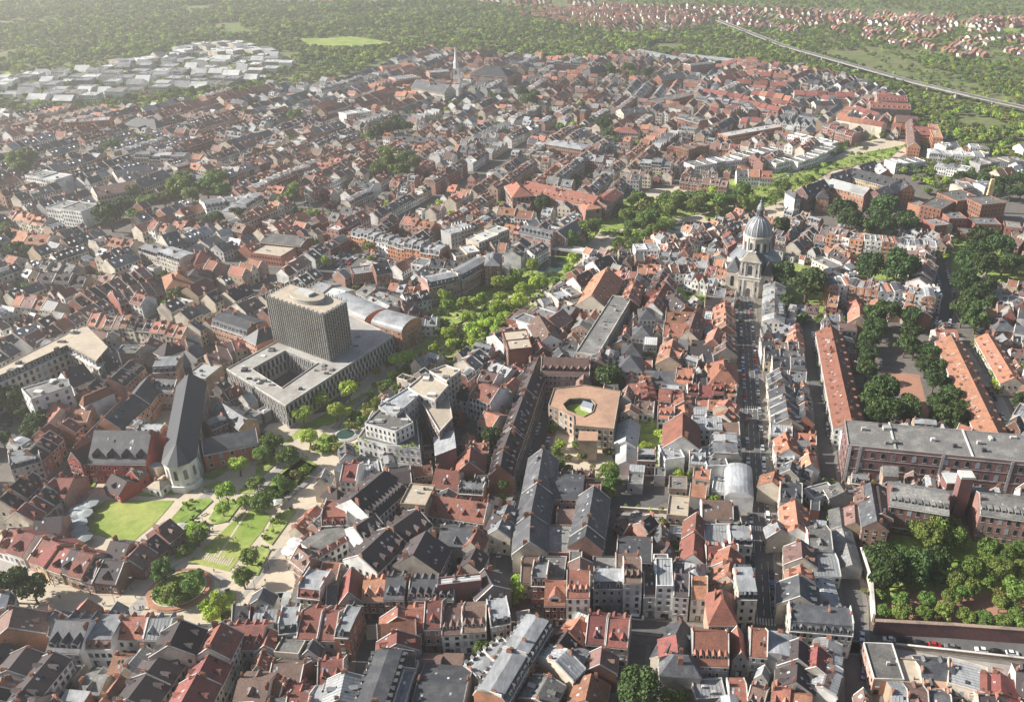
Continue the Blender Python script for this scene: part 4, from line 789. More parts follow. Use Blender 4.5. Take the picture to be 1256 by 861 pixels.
# J: around the park head
big('J', [(400,580),(590,660)], '', 'curved_roofed_hall', 'hall', 'long brick hall with curved pale metal roof behind the tower', w=17, e=12, r=15, st='v', rf='z', wl='o', sp=3.5)
big('J', [(610,665),(760,705)], '', 'curved_roofed_hall', 'hall', 'tan brick end of the curved roofed hall facing the park', w=17, e=13, r=17, st='v', rf='z', wl='o', sp=3.5, endw=True)
row('J', [(310,520),(440,560)], 'pale metal vaults behind the tower', w=14, e=9, r=11, hw=12, rf='zW', wl='c', dorm=0)
row('J', [(560,590),(660,640)], 'pale triangular roof beside the curved hall', w=13, e=9, r=12, hw=0, rf='W', wl='c')
row('J', [(540,540),(720,610)], 'grey ribbed roofs right of the curved hall', w=16, e=9, r=12, hw=14, rf='ts', wl='g')
row('J', [(470,470),(570,455)], 'dark flat roofed by the car park', w=12, e=9, r=10, st='f', hw=12, rf='s', wl='r')
row('J', [(570,435),(650,420)], 'dark green roofed with skylights by the car park', w=12, e=10, r=15, hw=0, rf='s', wl='r')
row('J', [(660,530),(780,545)], 'small orange roofs right of the car park', w=9, e=7, r=10, hw=7, rf='ooz', wl='r')
row('J', [(720,590),(840,560)], 'slate row with dormers above the little garden', w=10, e=9, r=13, hw=7, rf='s', wl='w', dorm=2)
row('J', [(780,690),(890,690)], 'slate fronted by the park path', w=11, e=8, r=11, hw=9, rf='sz', wl='w')
big('J', [(830,500),(970,470),(1110,395)], '', 'long_quay_building', 'building', 'long cream building with slate roof and dormers on the quay above the park', w=13, e=12, r=16, st='m', rf='s', wl='p', tm='z', dorm=8)
big('J', [(1125,390),(1200,390)], '', 'brick_pavilion', 'building', 'square brick pavilion with pale hipped roof at the end of the quay building', w=19, e=16, r=19, st='h', rf='z', wl='r')
row('J', [(780,420),(850,430)], 'cream cube houses above the quay building', w=12, e=10, r=11, st='f', hw=9, rf='tz', wl='w')
row('J', [(860,410),(1000,420)], 'slate and white above the quay building', w=12, e=10, r=13, hw=9, rf='sz', wl='w')
row('J', [(960,370),(1080,350)], 'stepped cream apartments above the quay', w=14, e=12, r=13, st='f', hw=9, rf='tW', wl='c')
row('J', [(1060,310),(1210,250)], 'long cream apartments above the quay', w=13, e=15, r=16, st='f', hw=11, rf='tW', wl='c', balc=1)
row('J', [(930,270),(1040,240)], 'grey stepped apartments above the quay', w=13, e=14, r=15, st='fm', hw=9, rf='ts', wl='g')
row('J', [(500,250),(720,310),(920,350)], 'in the red and cream front above the car park', w=13, e=11, r=15, st='m', hw=8, rf='s', wl='oow', tm='z', dorm=2)
row('J', [(50,290),(250,310)], 'long brick hall left of the car park', w=17, e=9, r=11, st='r', hw=0, rf='t', wl='r', dorm=0)
row('J', [(0,360),(150,380)], 'flat beige roofed left of the car park', w=17, e=7, r=8, st='f', hw=0, rf='u', wl='r')
row('J', [(80,450),(200,390)], 'brown roofed along the left of the car park', w=12, e=9, r=13, hw=10, rf='b', wl='w')
row('J', [(210,370),(280,330)], 'slate roofed at the head of the car park', w=12, e=9, r=13, hw=8, rf='s', wl='w')
row('J', [(330,340),(500,260)], 'brick along the slip street at the car park', w=9, e=7, r=9, hw=10, rf='zsb', wl='r')
row('J', [(590,255),(690,190)], 'black roofed above the red and cream front', w=10, e=9, r=12, hw=9, rf='d', wl='r')
row('J', [(730,200),(880,230)], 'orange pair on the curved street', w=12, e=9, r=13, hw=8, rf='o', wl='p')
row('K', [(0,370),(50,310)], 'steep slate by the quay', w=12, e=11, r=15, hw=9, rf='s', wl='w')
row('K', [(80,370),(150,330)], 'slate by the covered basin', w=10, e=9, r=12, hw=9, rf='s', wl='w')
big('N', [(330,590),(640,660)], '', 'museum_wing', 'building', 'pale slate roofed brick wing facing the basin', w=14, e=12, r=16, st='r', rf='s', wl='p', dorm=8, dside=(-1,))
big('N', [(650,660),(860,535)], '', 'museum_wing', 'building', 'dark slate side wing facing the park wood', w=14, e=12, r=16, st='r', rf='s', wl='p', dorm=0)
row('N', [(90,440),(430,470)], 'white fronted orange roofed row below the arcaded convent', w=13, e=9, r=12.5, hw=14, rf='o', wl='w')
row('N', [(350,560),(560,510)], 'zinc roofs inside the museum block', w=11, e=8, r=11, hw=12, rf='zs', wl='w')
row('N', [(680,560),(830,470)], 'pale roofs inside the museum block', w=11, e=8, r=11, hw=12, rf='z', wl='c')
big('N', [(365,175),(1050,320)], '', 'arcaded_convent', 'convent', 'long orange roofed convent with a file of round arches under its eaves', w=22, e=12, r=18, st='r', rf='o', wl='p', dorm=12, dw=1, dh=.8, arch=True, sp=5, ww=3, wh=4.5, fh=6, cop=False)
big('N', [(240,150),(320,255)], '', 'arcaded_convent_wing', 'convent', 'hipped orange head wing of the convent at its left end', w=17, e=12, r=18, st='h', rf='o', wl='p', arch=True, sp=5, ww=3, wh=4.5, fh=6)
big('N', [(890,400),(1040,380)], '', 'arcaded_convent_wing', 'convent', 'pale orange corner wing of the convent above the park wood', w=15, e=12, r=14, st='h', rf='o', wl='p', arch=True, sp=4.5, ww=3, wh=4.5, fh=6)
big('N', [(1040,370),(1210,250)], '', 'arcaded_convent_wing', 'convent', 'dull red side wing of the convent along the park wood', w=15, e=12, r=15, st='r', rf='k', wl='p', dorm=0)
row('N', [(330,340),(330,360)], 'dark annex of the convent', w=12, e=8, r=9, st='f', hw=0, rf='s', wl='r')
row('N', [(280,380),(400,400)], 'brown huts below the convent', w=10, e=6, r=9, hw=9, rf='b', wl='r')
# school
big('O', [(75,350),(130,345)], '', 'school_front_pavilion', 'school', 'white fronted pavilion of the school facing the pond', w=16, e=14, r=18, st='h', rf='s', wl='w', wh=2.4, fh=4.6)
big('O', [(180,315),(400,235)], '', 'school_west_wing', 'school', 'dark slate west wing of the school', w=14, e=13, r=19, st='r', rf='s', wl='m', dorm=3)
big('O', [(390,330),(392,360)], '', 'school_stair_tower', 'school', 'brick stair tower with slate hip in the school yard', w=10, e=12, r=17, st='h', rf='s', wl='o')
big('O', [(455,225),(840,325)], '', 'school_central_wing', 'school', 'central brick wing of the school with a dazzling white roof', w=17, e=13, r=17, st='r', rf='W', wl='o', dorm=0, wh=2.4, fh=4.5, sp=3)
big('O', [(690,130),(1130,240)], '', 'school_back_wing', 'school', 'slate back wing of the school with yellow court front', w=15, e=12, r=18, st='r', rf='s', wl='y', dorm=6, dside=(-1,))
big('O', [(890,345),(1140,240)], '', 'school_east_wing', 'school', 'grey green metal roofed east wing of the school', w=15, e=13, r=17, st='r', rf='s', wl='m', dorm=0)
big('O', [(440,195),(670,130)], '', 'school_north_wing', 'school', 'dark slate north wing of the school beside the avenue', w=13, e=12, r=17, st='r', rf='s', wl='g', dorm=4, dm='ww')
big('O', [(720,105),(890,55)], '', 'school_north_wing', 'school', 'farther dark slate wing of the school beside the avenue', w=13, e=12, r=17, st='r', rf='s', wl='g', dorm=3, dm='ww')
row('O', [(930,80),(1000,150)], 'orange brick gable beyond the school', w=12, e=12, r=16, hw=0, rf='W', wl='o')
row('O', [(1160,240),(1210,300)], 'brick with slate roof right of the school', w=12, e=13, r=17, hw=0, rf='s', wl='o')
row('O', [(100,860),(290,700)], 'slate roofed with big skylights beside the dome', w=12, e=7, r=12, hw=10, rf='s', wl='c')
row('O', [(60,720),(130,690)], 'small grey behind the dome', w=10, e=6, r=9, hw=8, rf='s', wl='c')
# apartments right of the dome
for _t, _p, _e, _w in (('a', [(140,100),(300,125),(480,165),(640,180),(800,190),(970,215),(1150,235)], 17, 'in the upper stepped apartment row'),('a', [(125,585),(330,590),(480,620),(600,640),(830,650),(960,680),(1140,700)], 17, 'in the lower stepped apartment row')):
    row(_t, _p, _w, w=13, e=_e, r=_e+1, st='fcf', hw=5.2, rf='=szo', wl='wwoo', balc=1, bside=(-1,), jit=.8, sp=2.4)
row('a', [(745,270),(1060,320)], 'brown roofed inner range of the stepped apartments', w=12, e=14, r=17, st='r', hw=0, rf='b', wl='w', balc=1)
row('a', [(1150,260),(1060,440),(1000,560)], 'brown roofed right range of the stepped apartments', w=15, e=14, r=18, st='r', hw=13, rf='b', wl='w', cop=True)
row('a', [(1190,640),(1100,640)], 'white roofed end of the stepped apartments', w=13, e=12, r=15, st='r', hw=0, rf='W', wl='w')
row('a', [(130,720),(230,735)], 'brown orange tiled house at the foot of the apartments', w=13, e=9, r=13, hw=0, rf='o', wl='r')
row('a', [(380,740),(430,850)], 'small orange ridge at the foot of the apartments', w=10, e=6, r=10, hw=0, rf='o', wl='r', dorm=0)
row('a', [(60,430),(170,400)], 'grey flat roofs between dome and apartments', w=18, e=6, r=7, st='f', hw=14, rf='t', wl='c')
row('a', [(240,500),(350,470)], 'grey and white stepped between the apartment rows', w=12, e=9, r=10, st='f', hw=9, rf='t', wl='w')
row('L', [(125,620),(250,640)], 'brown and zinc cottages by the dome trees', w=9, e=5, r=9, hw=9, rf='bz', wl='c')
# brick complex right
for _p, _wd, _e in (([(880,100),(1000,85)], 24,15),([(1010,120),(1130,110)], 20,17),([(800,150),(870,110)], 17,14),([(870,190),(960,190)], 16,11),([(790,225),(850,220)], 16,12),([(720,140),(770,130)], 14,10),([(1000,215),(1130,220)], 16,9),([(1160,230),(1240,240)], 16,8),([(940,265),(1010,270)], 13,5)):
    row('L', _p, 'of the stepped brick complex by the yellow chimney', w=_wd, e=_e, r=_e+1, st='f', hw=0, rf='b' if _e < 10 else 't', wl='r', sp=3)
row('L', [(1180,300),(1256,320)], 'brown roofed at the right edge above the garden', w=16, e=7, r=10, hw=10, rf='b', wl='r')
row('L', [(1110,590),(1256,620)], 'grey flat roofed houses at the right edge', w=12, e=6, r=7, st='f', hw=10, rf='tz', wl='rw')
row('L', [(1120,640),(1200,650)], 'brown roofed beside the grey hipped one at the right edge', w=10, e=7, r=9, hw=9, rf='b', wl='r')
# S: upper right
row('S', [(150,490),(350,455)], 'long white roofed modern bar', w=15, e=11, r=12, st='f', hw=0, rf='W', wl='o')
row('S', [(30,600),(200,570),(340,535)], 'in the grey modern bar parallel to the white one', w=15, e=10, r=11, st='f', hw=14, rf='zt', wl='w', balc=1)
row('S', [(350,595),(460,570),(540,530)], 'in the pale bar beside the avenue', w=14, e=9, r=10, st='f', hw=13, rf='t', wl='w')
row('S', [(400,485),(560,520)], 'long white block beyond the modern bars', w=12, e=11, r=12, st='f', hw=16, rf='W', wl='w')
row('S', [(310,425),(490,440)], 'with white pointed gables beyond the modern bars', w=18, e=12, r=17, st='c', hw=9, rf='s', wl='w')
row('S', [(60,350),(240,375),(260,400)], 'slate mansard of the new quarter', w=13, e=11, r=15, st='m', hw=12, rf='s', wl='wp', tm='z')
row('S', [(80,320),(250,350)], 'long red roof of the new quarter', w=12, e=10, r=14, hw=14, rf='k', wl='p')
row('S', [(130,280),(240,260),(380,270)], 'red roofed in the new quarter far side', w=14, e=10, r=15, hw=12, rf='ok', wl='p')
row('S', [(200,290),(380,300)], 'red roofed in the new quarter middle', w=14, e=10, r=15, hw=12, rf='k', wl='p')
row('S', [(260,330),(400,350)], 'red roofed in the new quarter near side', w=14, e=10, r=15, hw=12, rf='ok', wl='wp')
row('S', [(250,370),(360,390),(450,370)], 'red and grey in the new quarter near the bars', w=13, e=11, r=15, hw=10, rf='ks', wl='p')
row('S', [(285,258),(370,262)], 'small white gables of the new quarter', w=10, e=11, r=15, st='c', hw=7, rf='o', wl='w')
row('S', [(410,330),(630,340)], 'red roofed range by the viaduct wood', w=14, e=11, r=16, hw=14, rf='k', wl='c')
row('S', [(480,370),(600,360)], 'orange range by the viaduct wood', w=13, e=11, r=15, hw=11, rf='ks', wl='c')
big('S', [(710,345),(820,350)], '', 'red_tiled_block', 'apartments', 'big red tiled apartment block with tiers of white dormers, far range', w=17, e=14, r=19, st='r', rf='k', wl='p', dorm=8)
big('S', [(685,372),(832,378)], '', 'red_tiled_block', 'apartments', 'big red tiled apartment block with tiers of white dormers, near range', w=17, e=14, r=19, st='r', rf='k', wl='p', dorm=8)
row('S', [(640,385),(720,410)], 'red ridge left of the big red tiled block', w=12, e=11, r=15, hw=10, rf='k', wl='w')
row('S', [(575,420),(740,450)], 'long curved orange roofed block at the avenue head', w=14, e=13, r=17, hw=14, rf='ok', wl='c')
row('S', [(530,450),(640,480)], 'purple and slate corner block at the avenue head', w=14, e=12, r=16, st='m', hw=12, rf='sk', wl='p', tm='k')
row('S', [(780,420),(860,425)], 'old brick monastery range by the river, far', w=14, e=10, r=16, hw=0, rf='b', wl='o')
row('S', [(840,460),(920,465)], 'old brick monastery range by the river, near', w=15, e=10, r=16, hw=0, rf='k', wl='o', arch=True)
row('S', [(840,430),(850,520)], 'brown brick monastery range by the river, side', w=12, e=10, r=15, hw=0, rf='b', wl='o')
row('S', [(915,450),(935,500)], 'tan brick monastery tower end by the river', w=10, e=14, r=15, st='f', hw=0, rf='n', wl='o')
row('S', [(900,545),(1100,560)], 'white modern houses before the river wood', w=16, e=9, r=11, st='hf', hw=11, rf='zW', wl='w')
row('S', [(930,590),(1050,610)], 'white modern houses beyond the poplars', w=15, e=9, r=11, st='hf', hw=11, rf='zW', wl='w')
row('S', [(1050,525),(1120,530)], 'white modern villas at the river bend', w=14, e=8, r=10, st='hf', hw=10, rf='zt', wl='w')
row('S', [(1070,585),(1240,570)], 'grey modern houses at the right edge', w=16, e=9, r=11, st='hf', hw=13, rf='tz', wl='gw')
row('S', [(760,590),(870,575)], 'white modern houses behind the school', w=15, e=10, r=11, st='f', hw=11, rf='zW', wl='w')
row('S', [(0,420),(80,440)], 'brick block at the left of the bars', w=16, e=13, r=16, st='m', hw=14, rf='s', wl='r', tm='t')
row('S', [(0,540),(80,520)], 'purple brick tower block', w=17, e=16, r=17, st='f', hw=13, rf='t', wl='r')
row('S', [(20,235),(110,225)], 'purple block beside the long shed', w=17, e=13, r=17, st='m', hw=0, rf='s', wl='p', tm='t')
row('S', [(0,460),(60,470)], 'grey mansard left of the bars', w=15, e=12, r=15, st='m', hw=11, rf='s', wl='c')
row('S', [(100,520),(210,530)], 'orange brick below the white bar', w=14, e=8, r=12, hw=12, rf='bk', wl='o')
row('S', [(0,640),(170,660)], 'brown terrace above the park wood', w=12, e=8, r=12, hw=8, rf='b', wl='p')
row('S', [(200,620),(330,625)], 'orange and grey gables above the park wood', w=16, e=8, r=13, hw=12, rf='os', wl='w')
big('S', [(0,195),(190,215)], '', 'depot_shed', 'shed', 'very long pale roofed depot shed at the edge of the wood', w=22, e=8, r=10, st='g', rf='z', wl='c', dorm=0, chim=False)
big('Q', [(1080,180),(1256,215)], '', 'depot_shed', 'shed', 'left stretch of the long pale roofed depot shed', w=22, e=8, r=10, st='g', rf='z', wl='c', dorm=0, chim=False)
big('Q', [(480,235),(615,245)], '', 'great_slate_block', 'building', 'great brick block with slate hipped roof near the steeple', w=32, e=16, r=26, st='h', rf='s', wl='o')
big('Q', [(270,290),(390,310)], '', 'steeple_church_nave', 'church', 'long grey nave of the church with the white steeple', w=20, e=14, r=22, st='r', rf='s', wl='c', dorm=0, cop=True)
row('Q', [(180,285),(260,275)], 'brick block left of the steeple church', w=18, e=12, r=14, st='m', hw=0, rf='t', wl='p')
row('Q', [(310,260),(385,255)], 'brown block behind the steeple church', w=16, e=12, r=15, st='m', hw=0, rf='s', wl='p')
row('Q', [(140,240),(210,235)], 'tan block at the wood edge', w=13, e=12, r=14, hw=12, rf='b', wl='o')
row('Q', [(390,210),(510,215)], 'red roofed by the wood edge', w=14, e=7, r=11, hw=12, rf='k', wl='p')
row('Q', [(745,220),(870,225)], 'grey long block at the wood edge', w=16, e=12, r=16, st='m', hw=14, rf='s', wl='p', tm='t')
row('Q', [(885,250),(960,235)], 'brick with large slate roof at the wood edge', w=18, e=10, r=18, st='h', hw=0, rf='s', wl='o')
row('Q', [(965,195),(1060,210)], 'red brick villas at the wood edge', w=13, e=9, r=13, hw=11, rf='ks', wl='r')
row('Q', [(1150,275),(1240,265)], 'red brick with slate roof in the upper town', w=16, e=12, r=17, hw=0, rf='s', wl='r')
row('Q', [(1130,370),(1256,340)], 'brick with dark flat roof in the upper town', w=20, e=11, r=12, st='f', hw=0, rf='t', wl='r')
row('Q', [(1010,400),(1100,390)], 'slate long hall in the upper town', w=17, e=10, r=14, hw=0, rf='s', wl='c')
row('Q', [(990,460),(1080,465)], 'orange hipped block in the upper town', w=16, e=11, r=15, st='h', hw=0, rf='k', wl='c')
row('Q', [(760,510),(890,530)], 'pale roofed pink block in the upper town', w=18, e=13, r=15, st='h', hw=0, rf='z', wl='p')
row('Q', [(660,550),(760,560)], 'cream apartments in the upper town', w=14, e=12, r=13, st='f', hw=12, rf='t', wl='c', balc=1)
row('Q', [(1090,580),(1200,590)], 'grey round fronted apartments in the upper town', w=16, e=13, r=16, st='m', hw=10, rf='s', wl='c')
row('Q', [(200,495),(380,510)], 'low grey hall in the upper town', w=16, e=8, r=10, hw=18, rf='s', wl='p')
row('Q', [(0,415),(90,400)], 'pale modern bars in the upper left town', w=15, e=13, r=14, st='f', hw=14, rf='W', wl='w')
row('Q', [(40,660),(120,670)], 'white long fronted block left of centre', w=15, e=11, r=14, hw=16, rf='s', wl='w')
# P / I: upper left
row('P', [(225,440),(400,430)], 'long brick block at the left wood edge', w=16, e=14, r=15, st='f', hw=18, rf='zt', wl='o')
row('P', [(470,425),(590,440)], 'slate hipped mansion at the left wood edge', w=18, e=10, r=16, st='h', hw=0, rf='s', wl='w')
row('P', [(340,685),(490,660),(590,620)], 'long brown and slate block in the left town', w=17, e=12, r=17, hw=45, rf='=bs', wl='c')
row('P', [(410,620),(590,590)], 'dark roofed behind the long brown block', w=15, e=11, r=15, hw=30, rf='s', wl='c')
row('P', [(400,580),(530,560)], 'pale sheds behind the long brown block', w=18, e=7, r=9, hw=16, rf='zW', wl='c', dorm=0)
row('P', [(640,620),(750,640)], 'slate roofed school range in the left town', w=15, e=11, r=16, hw=20, rf='s', wl='c')
row('P', [(120,625),(230,640)], 'pale apartments in the left town', w=16, e=16, r=17, st='f', hw=14, rf='tW', wl='w', balc=1)
row('P', [(190,740),(330,760)], 'cream cubic block in the left town', w=17, e=13, r=14, st='f', hw=16, rf='t', wl='w')
row('P', [(500,555),(680,560)], 'grey mansard range in the left town', w=14, e=12, r=16, st='m', hw=12, rf='s', wl='c')
row('P', [(740,740),(850,720),(930,700)], 'slate modern range in the left town', w=15, e=11, r=14, st='m', hw=14, rf='s', wl='w')
row('P', [(820,520),(980,470)], 'slate long range under the wood', w=14, e=10, r=14, hw=16, rf='s', wl='c')
row('P', [(1120,470),(1240,440)], 'slate and brick under the wood', w=14, e=11, r=15, hw=16, rf='s', wl='p')
row('I', [(50,250),(150,280),(250,290)], 'orange roofed range over a cream front', w=15, e=10, r=15, hw=16, rf='o', wl='c')
row('I', [(70,170),(240,215)], 'orange gabled row in the left town', w=11, e=9, r=13, hw=7, rf='o', wl='c')
row('I', [(790,290),(870,270)], 'slate chapel like roof in the left town', w=17, e=10, r=17, hw=0, rf='s', wl='c')
row('I', [(715,325),(920,390)], 'slate dormered range in the left town', w=13, e=10, r=14, st='m', hw=12, rf='s', wl='c', dorm=4)
row('I', [(900,365),(1060,295)], 'grey roofed range in the left town', w=12, e=8, r=11, hw=14, rf='s', wl='c')
row('I', [(860,440),(880,500)], 'bright orange hipped house in the left town', w=17, e=10, r=16, st='h', hw=0, rf='o', wl='o')
row('I', [(950,430),(960,480)], 'second orange hipped house in the left town', w=17, e=10, r=16, st='h', hw=0, rf='d', wl='o')
row('I', [(930,380),(1040,360)], 'red orange hipped range in the left town', w=16, e=9, r=15, st='h', hw=16, rf='k', wl='o')
row('I', [(915,545),(1010,500)], 'wine red roof in the left town', w=15, e=9, r=14, hw=12, rf='k', wl='t')
row('I', [(1060,590),(1200,520)], 'black roofed with cream front towards the tower', w=13, e=10, r=15, hw=9, rf='d', wl='c')
row('I', [(930,735),(1090,630)], 'cream fronted along the street left of the tower', w=11, e=10, r=14, hw=7, rf='sod', wl='c')
row('I', [(545,575),(760,510)], 'in the long purple row with white party walls', w=15, e=9, r=15, st='r', hw=6, rf='b', wl='r', cop=True)
row('I', [(360,600),(530,520),(700,455)], 'in the second purple row with white party walls', w=14, e=9, r=14, st='r', hw=6, rf='bd', wl='r', cop=True)
row('I', [(455,670),(650,690)], 'in the orange row over the curved cream front', w=13, e=9, r=14, hw=5.5, rf='oob', wl='c', cop=True)
row('I', [(650,700),(920,740)], 'in the low orange row over the curved cream front', w=11, e=9, r=13, hw=6, rf='od', wl='c', dorm=1)
row('I', [(90,580),(240,600)], 'orange terrace at the far left', w=12, e=8, r=13, hw=7, rf='ob', wl='c')
row('I', [(200,480),(430,490)], 'black ribbed roofs at the far left', w=13, e=8, r=12, hw=10, rf='d', wl='t')
row('I', [(790,800),(850,830)], 'black pyramid roofed near the beige building', w=12, e=9, r=14, st='h', hw=0, rf='d', wl='c')
big('I', [(1085,665),(1256,720)], '', 'orange_brick_mansard_block', 'building', 'long orange brick block with slate roof and white dormers left of the tower', w=15, e=13, r=18, st='m', rf='s', wl='o', tm='s', dorm=9, dm='ww', arch=True)
big('J', [(0,730),(60,760)], '', 'orange_brick_mansard_block', 'building', 'right end of the orange brick block touching the tower podium', w=16, e=13, r=18, st='h', rf='s', wl='o')
row('I', [(1160,640),(1256,600)], 'black roof behind the orange brick block', w=14, e=9, r=13, hw=14, rf='d', wl='c')
row('I', [(1110,170),(1250,90)], 'slate modern range right of the left wood', w=14, e=10, r=13, st='m', hw=13, rf='s', wl='w')
# ------------------------------------------------------------------ ground zones
def flat(name, poly, z, m, kind='structure'):
    g = Geo(); a = sum(poly[i][0]*poly[(i+1) % len(poly)][1]-poly[(i+1) % len(poly)][0]*poly[i][1] for i in range(len(poly)))
    if a < 0: poly = poly[::-1]
    g.face([(p[0], p[1], z) for p in poly], m); o = g.obj(name); o['kind'] = kind; return o
def slab(name, poly, z0, z1, m):
    g = Geo(); g.prism([(p[0], p[1]) for p in poly], z0, z1, m); o = g.obj(name); o['kind'] = 'structure'; return o
g = Geo(); S = 9000
g.face([(-S, -2000, -.3),(S, -2000, -.3),(S, 2*S, -.3),(-S, 2*S, -.3)], 'gF'); structure(g, 'terrain')
CITY = TP('f', [(-120,1000),(-120,140),(60,140),(170,145),(330,112),(440,95),(560,68),(640,72),(700,78),(790,66),(880,72),(1000,82),(1110,118),(1125,150),(1140,178),(1300,185),(1400,1000)])
flat('city_ground', CITY, -.06, 'gY')
AVE = 'avenue_park'
ST = []; STW = []
def street(t, pts, wd, name='street', m='gA', pave=1.8, crossing=False, reserve=0):
    P = TP(t, pts); L, Rr = strip(P, wd)
    g = Geo()
    for i in range(len(P)-1):
        g.face([(*Rr[i], .0),(*Rr[i+1], .0),(*L[i+1], .0),(*L[i], .0)], m)
    structure(g, name)
    L2, R2 = strip(P, wd+2*pave)
    for (a, b) in ((L, L2),(R2, Rr)):
        g = Geo()
        for i in range(len(P)-1):
            q = [a[i], a[i+1], b[i+1], b[i]]; g.prism(q, -.06, .12, 'gP', bottom=False)
        structure(g, 'pavement')
    Lr, Rr2 = strip(P, wd+2*pave+reserve); raster(Lr+Rr2[::-1], 2)
    ST.append(P); STW.append(wd+2*pave); return P
CH = street('f', [(912,362),(917,420),(924,520),(929,600),(934,690),(938,770)], 9, 'church_street', pave=3)
street('f', [(990,395),(997,450),(1008,520),(1017,590),(1030,640),(1047,740),(1050,870)], 7, 'lane')
street('f', [(780,345),(762,400),(730,450),(680,490),(655,570),(625,660),(612,760)], 8, 'middle_street')
street('f', [(940,786),(865,778),(800,769),(728,762),(640,752),(520,752),(410,748)], 6, 'lower_street', pave=1.2)
street('f', [(680,775),(655,800),(620,870)], 7, 'diagonal_street')
street('f', [(455,760),(440,870)], 6, 'dark_lane')
street('f', [(250,765),(235,800),(205,870)], 6.5, 'narrow_street')
street('f', [(782,790),(775,870)], 6, 'yard_lane')
street('f', [(945,785),(1060,795),(1160,812),(1300,830)], 5, 'footway', m='gG', pave=1)
street('f', [(1075,775),(1160,785),(1300,800)], 9, 'walled_street')
street('f', [(-20,640),(40,590),(85,555),(110,560),(90,575)], 7, 'left_street')
street('f', [(60,600),(105,560),(150,495),(185,455),(240,420),(305,370),(360,330),(410,300)], 5, 'diagonal_upper_street', pave=.9)
street('f', [(470,340),(500,268),(540,245),(600,215),(650,180),(690,150)], 4, 'curved_street', pave=.7)
street('f', [(-20,260),(60,275),(125,291),(190,310),(300,330),(360,330)], 4.5, 'upper_street', pave=.8)
street('f', [(1150,320),(1163,360),(1155,405)], 10, 'parking_street')
street('f', [(1170,410),(1190,440),(1225,490),(1245,535)], 6, 'barracks_road', m='gG')
street('f', [(240,500),(290,520),(330,545)], 7, 'court_house_street', m='gG')
street('f', [(870,250),(940,225),(985,205),(1040,180)], 10, 'avenue')
# car parks
for t, pts in (('J', [(290,450),(480,340),(500,290),(800,410),(690,470),(560,430),(460,480),(360,510),(200,530)]),('G', [(560,655),(760,665),(830,700),(700,760),(540,750)]),('E', [(0,300),(70,305),(120,360),(90,450),(0,560)])):
    P = TP(t, pts); flat('car_park', P, .03, 'gA'); raster(P, 2)
P = TP('G', [(520,790),(760,795),(830,860),(520,860)]); flat('gravel_yard', P, .03, 'gG'); raster(P, 2)
# plaza and park ground
PLZ = TP('f', [(-30,655),(60,640),(95,600),(130,590),(235,590),(275,575),(330,520),(420,500),(440,470),(500,420),(540,380),(600,345),(690,310),(712,322),(650,370),(560,440),(470,500),(420,570),(388,630),(368,690),(354,745),(240,768),(190,758),(60,750),(-30,735)])
flat('plaza_ground', PLZ, .0, 'gS'); 
HALO = TP('f', [(-30,645),(60,640),(95,600),(85,590),(235,598),(305,560),(330,520),(420,500),(500,420),(535,380),(600,345),(690,308),(715,322),(640,395),(560,450),(500,455),(440,520),(418,560),(392,610),(380,655),(362,700),(352,745),(240,768),(190,762),(60,755),(-30,745)])
raster(HALO, 2)
CURVED_BLOCK = TP('f', [(0,655),(70,590),(100,590),(95,650),(120,690),(190,660),(212,650),(160,715),(100,712)])
def bed(t, pts, m='gM', z=.06, name='planted_bed', dens=0, h=.35):
    P = TP(t, pts)
    if h: slab(name, P, -.02, h, m)
    else: flat(name, P, z, m)
    raster(P, 3)
    BEDS.append(([(p[0], p[1]) for p in P], dens)); return P
BEDS = []
bed('X', [(385,125),(635,128),(605,165),(560,215),(480,280),(400,265),(320,245),(345,160)], 'gL', name='oval_lawn', h=.12)
bed('X', [(915,145),(990,180),(955,240),(835,385),(685,350)], 'gL', name='striped_lawn', h=.12)
bed('X', [(620,200),(680,130),(760,118),(775,130),(700,200),(650,215)], dens=1)
bed('X', [(640,300),(690,200),(760,210),(760,240),(700,320),(640,345)], dens=1)
bed('X', [(760,195),(810,120),(870,130),(890,125),(830,205),(780,215)], dens=1)
bed('X', [(870,100),(900,60),(960,50),(975,75),(930,105)], dens=1)
bed('X', [(960,100),(1020,20),(1100,-30),(1160,0),(1100,60),(1035,125)], dens=1)
bed('X', [(955,270),(990,200),(1060,150),(1080,165),(990,290)], dens=1)
bed('X', [(890,330),(960,290),(985,310),(940,400),(900,400)], dens=1)
bed('X', [(735,560),(760,500),(830,455),(860,465),(850,540),(800,570)], dens=1)
bed('X', [(330,60),(360,50),(340,85),(300,85)], 'gL'); bed('X', [(715,45),(820,0),(840,10),(780,50)], 'gL'); bed('X', [(740,80),(790,55),(810,60),(760,88)], 'gL'); bed('X', [(300,80),(330,30),(345,60),(320,90)], 'gL')
bed('X', [(400,92),(560,100),(700,85),(705,95),(560,112),(410,105)], 'gL')
bed('F', [(0,560),(80,480),(120,500),(100,550),(0,640)], dens=1)
bed('F', [(60,730),(130,600),(220,530),(300,570),(240,640),(150,720),(60,780)], dens=1)
bed('F', [(260,480),(330,400),(440,440),(430,480),(380,500),(300,495)], dens=1)
bed('F', [(400,520),(440,480),(500,450),(520,480),(450,525)], dens=1)
bed('F', [(400,380),(560,230),(680,130),(760,90),(800,110),(620,250),(520,350),(500,410)], dens=1)
bed('F', [(310,350),(400,300),(520,230),(545,240),(430,330),(350,365)], dens=1)
bed('F', [(780,80),(850,40),(980,30),(950,60),(850,90)], dens=1)
flat('park_meadow', TP('f', [(345,548),(430,505),(470,478),(545,443),(600,412),(645,384),(708,332),(692,311),(600,349),(540,377),(518,412),(492,452),(430,492),(370,522)]), .02, 'gM')
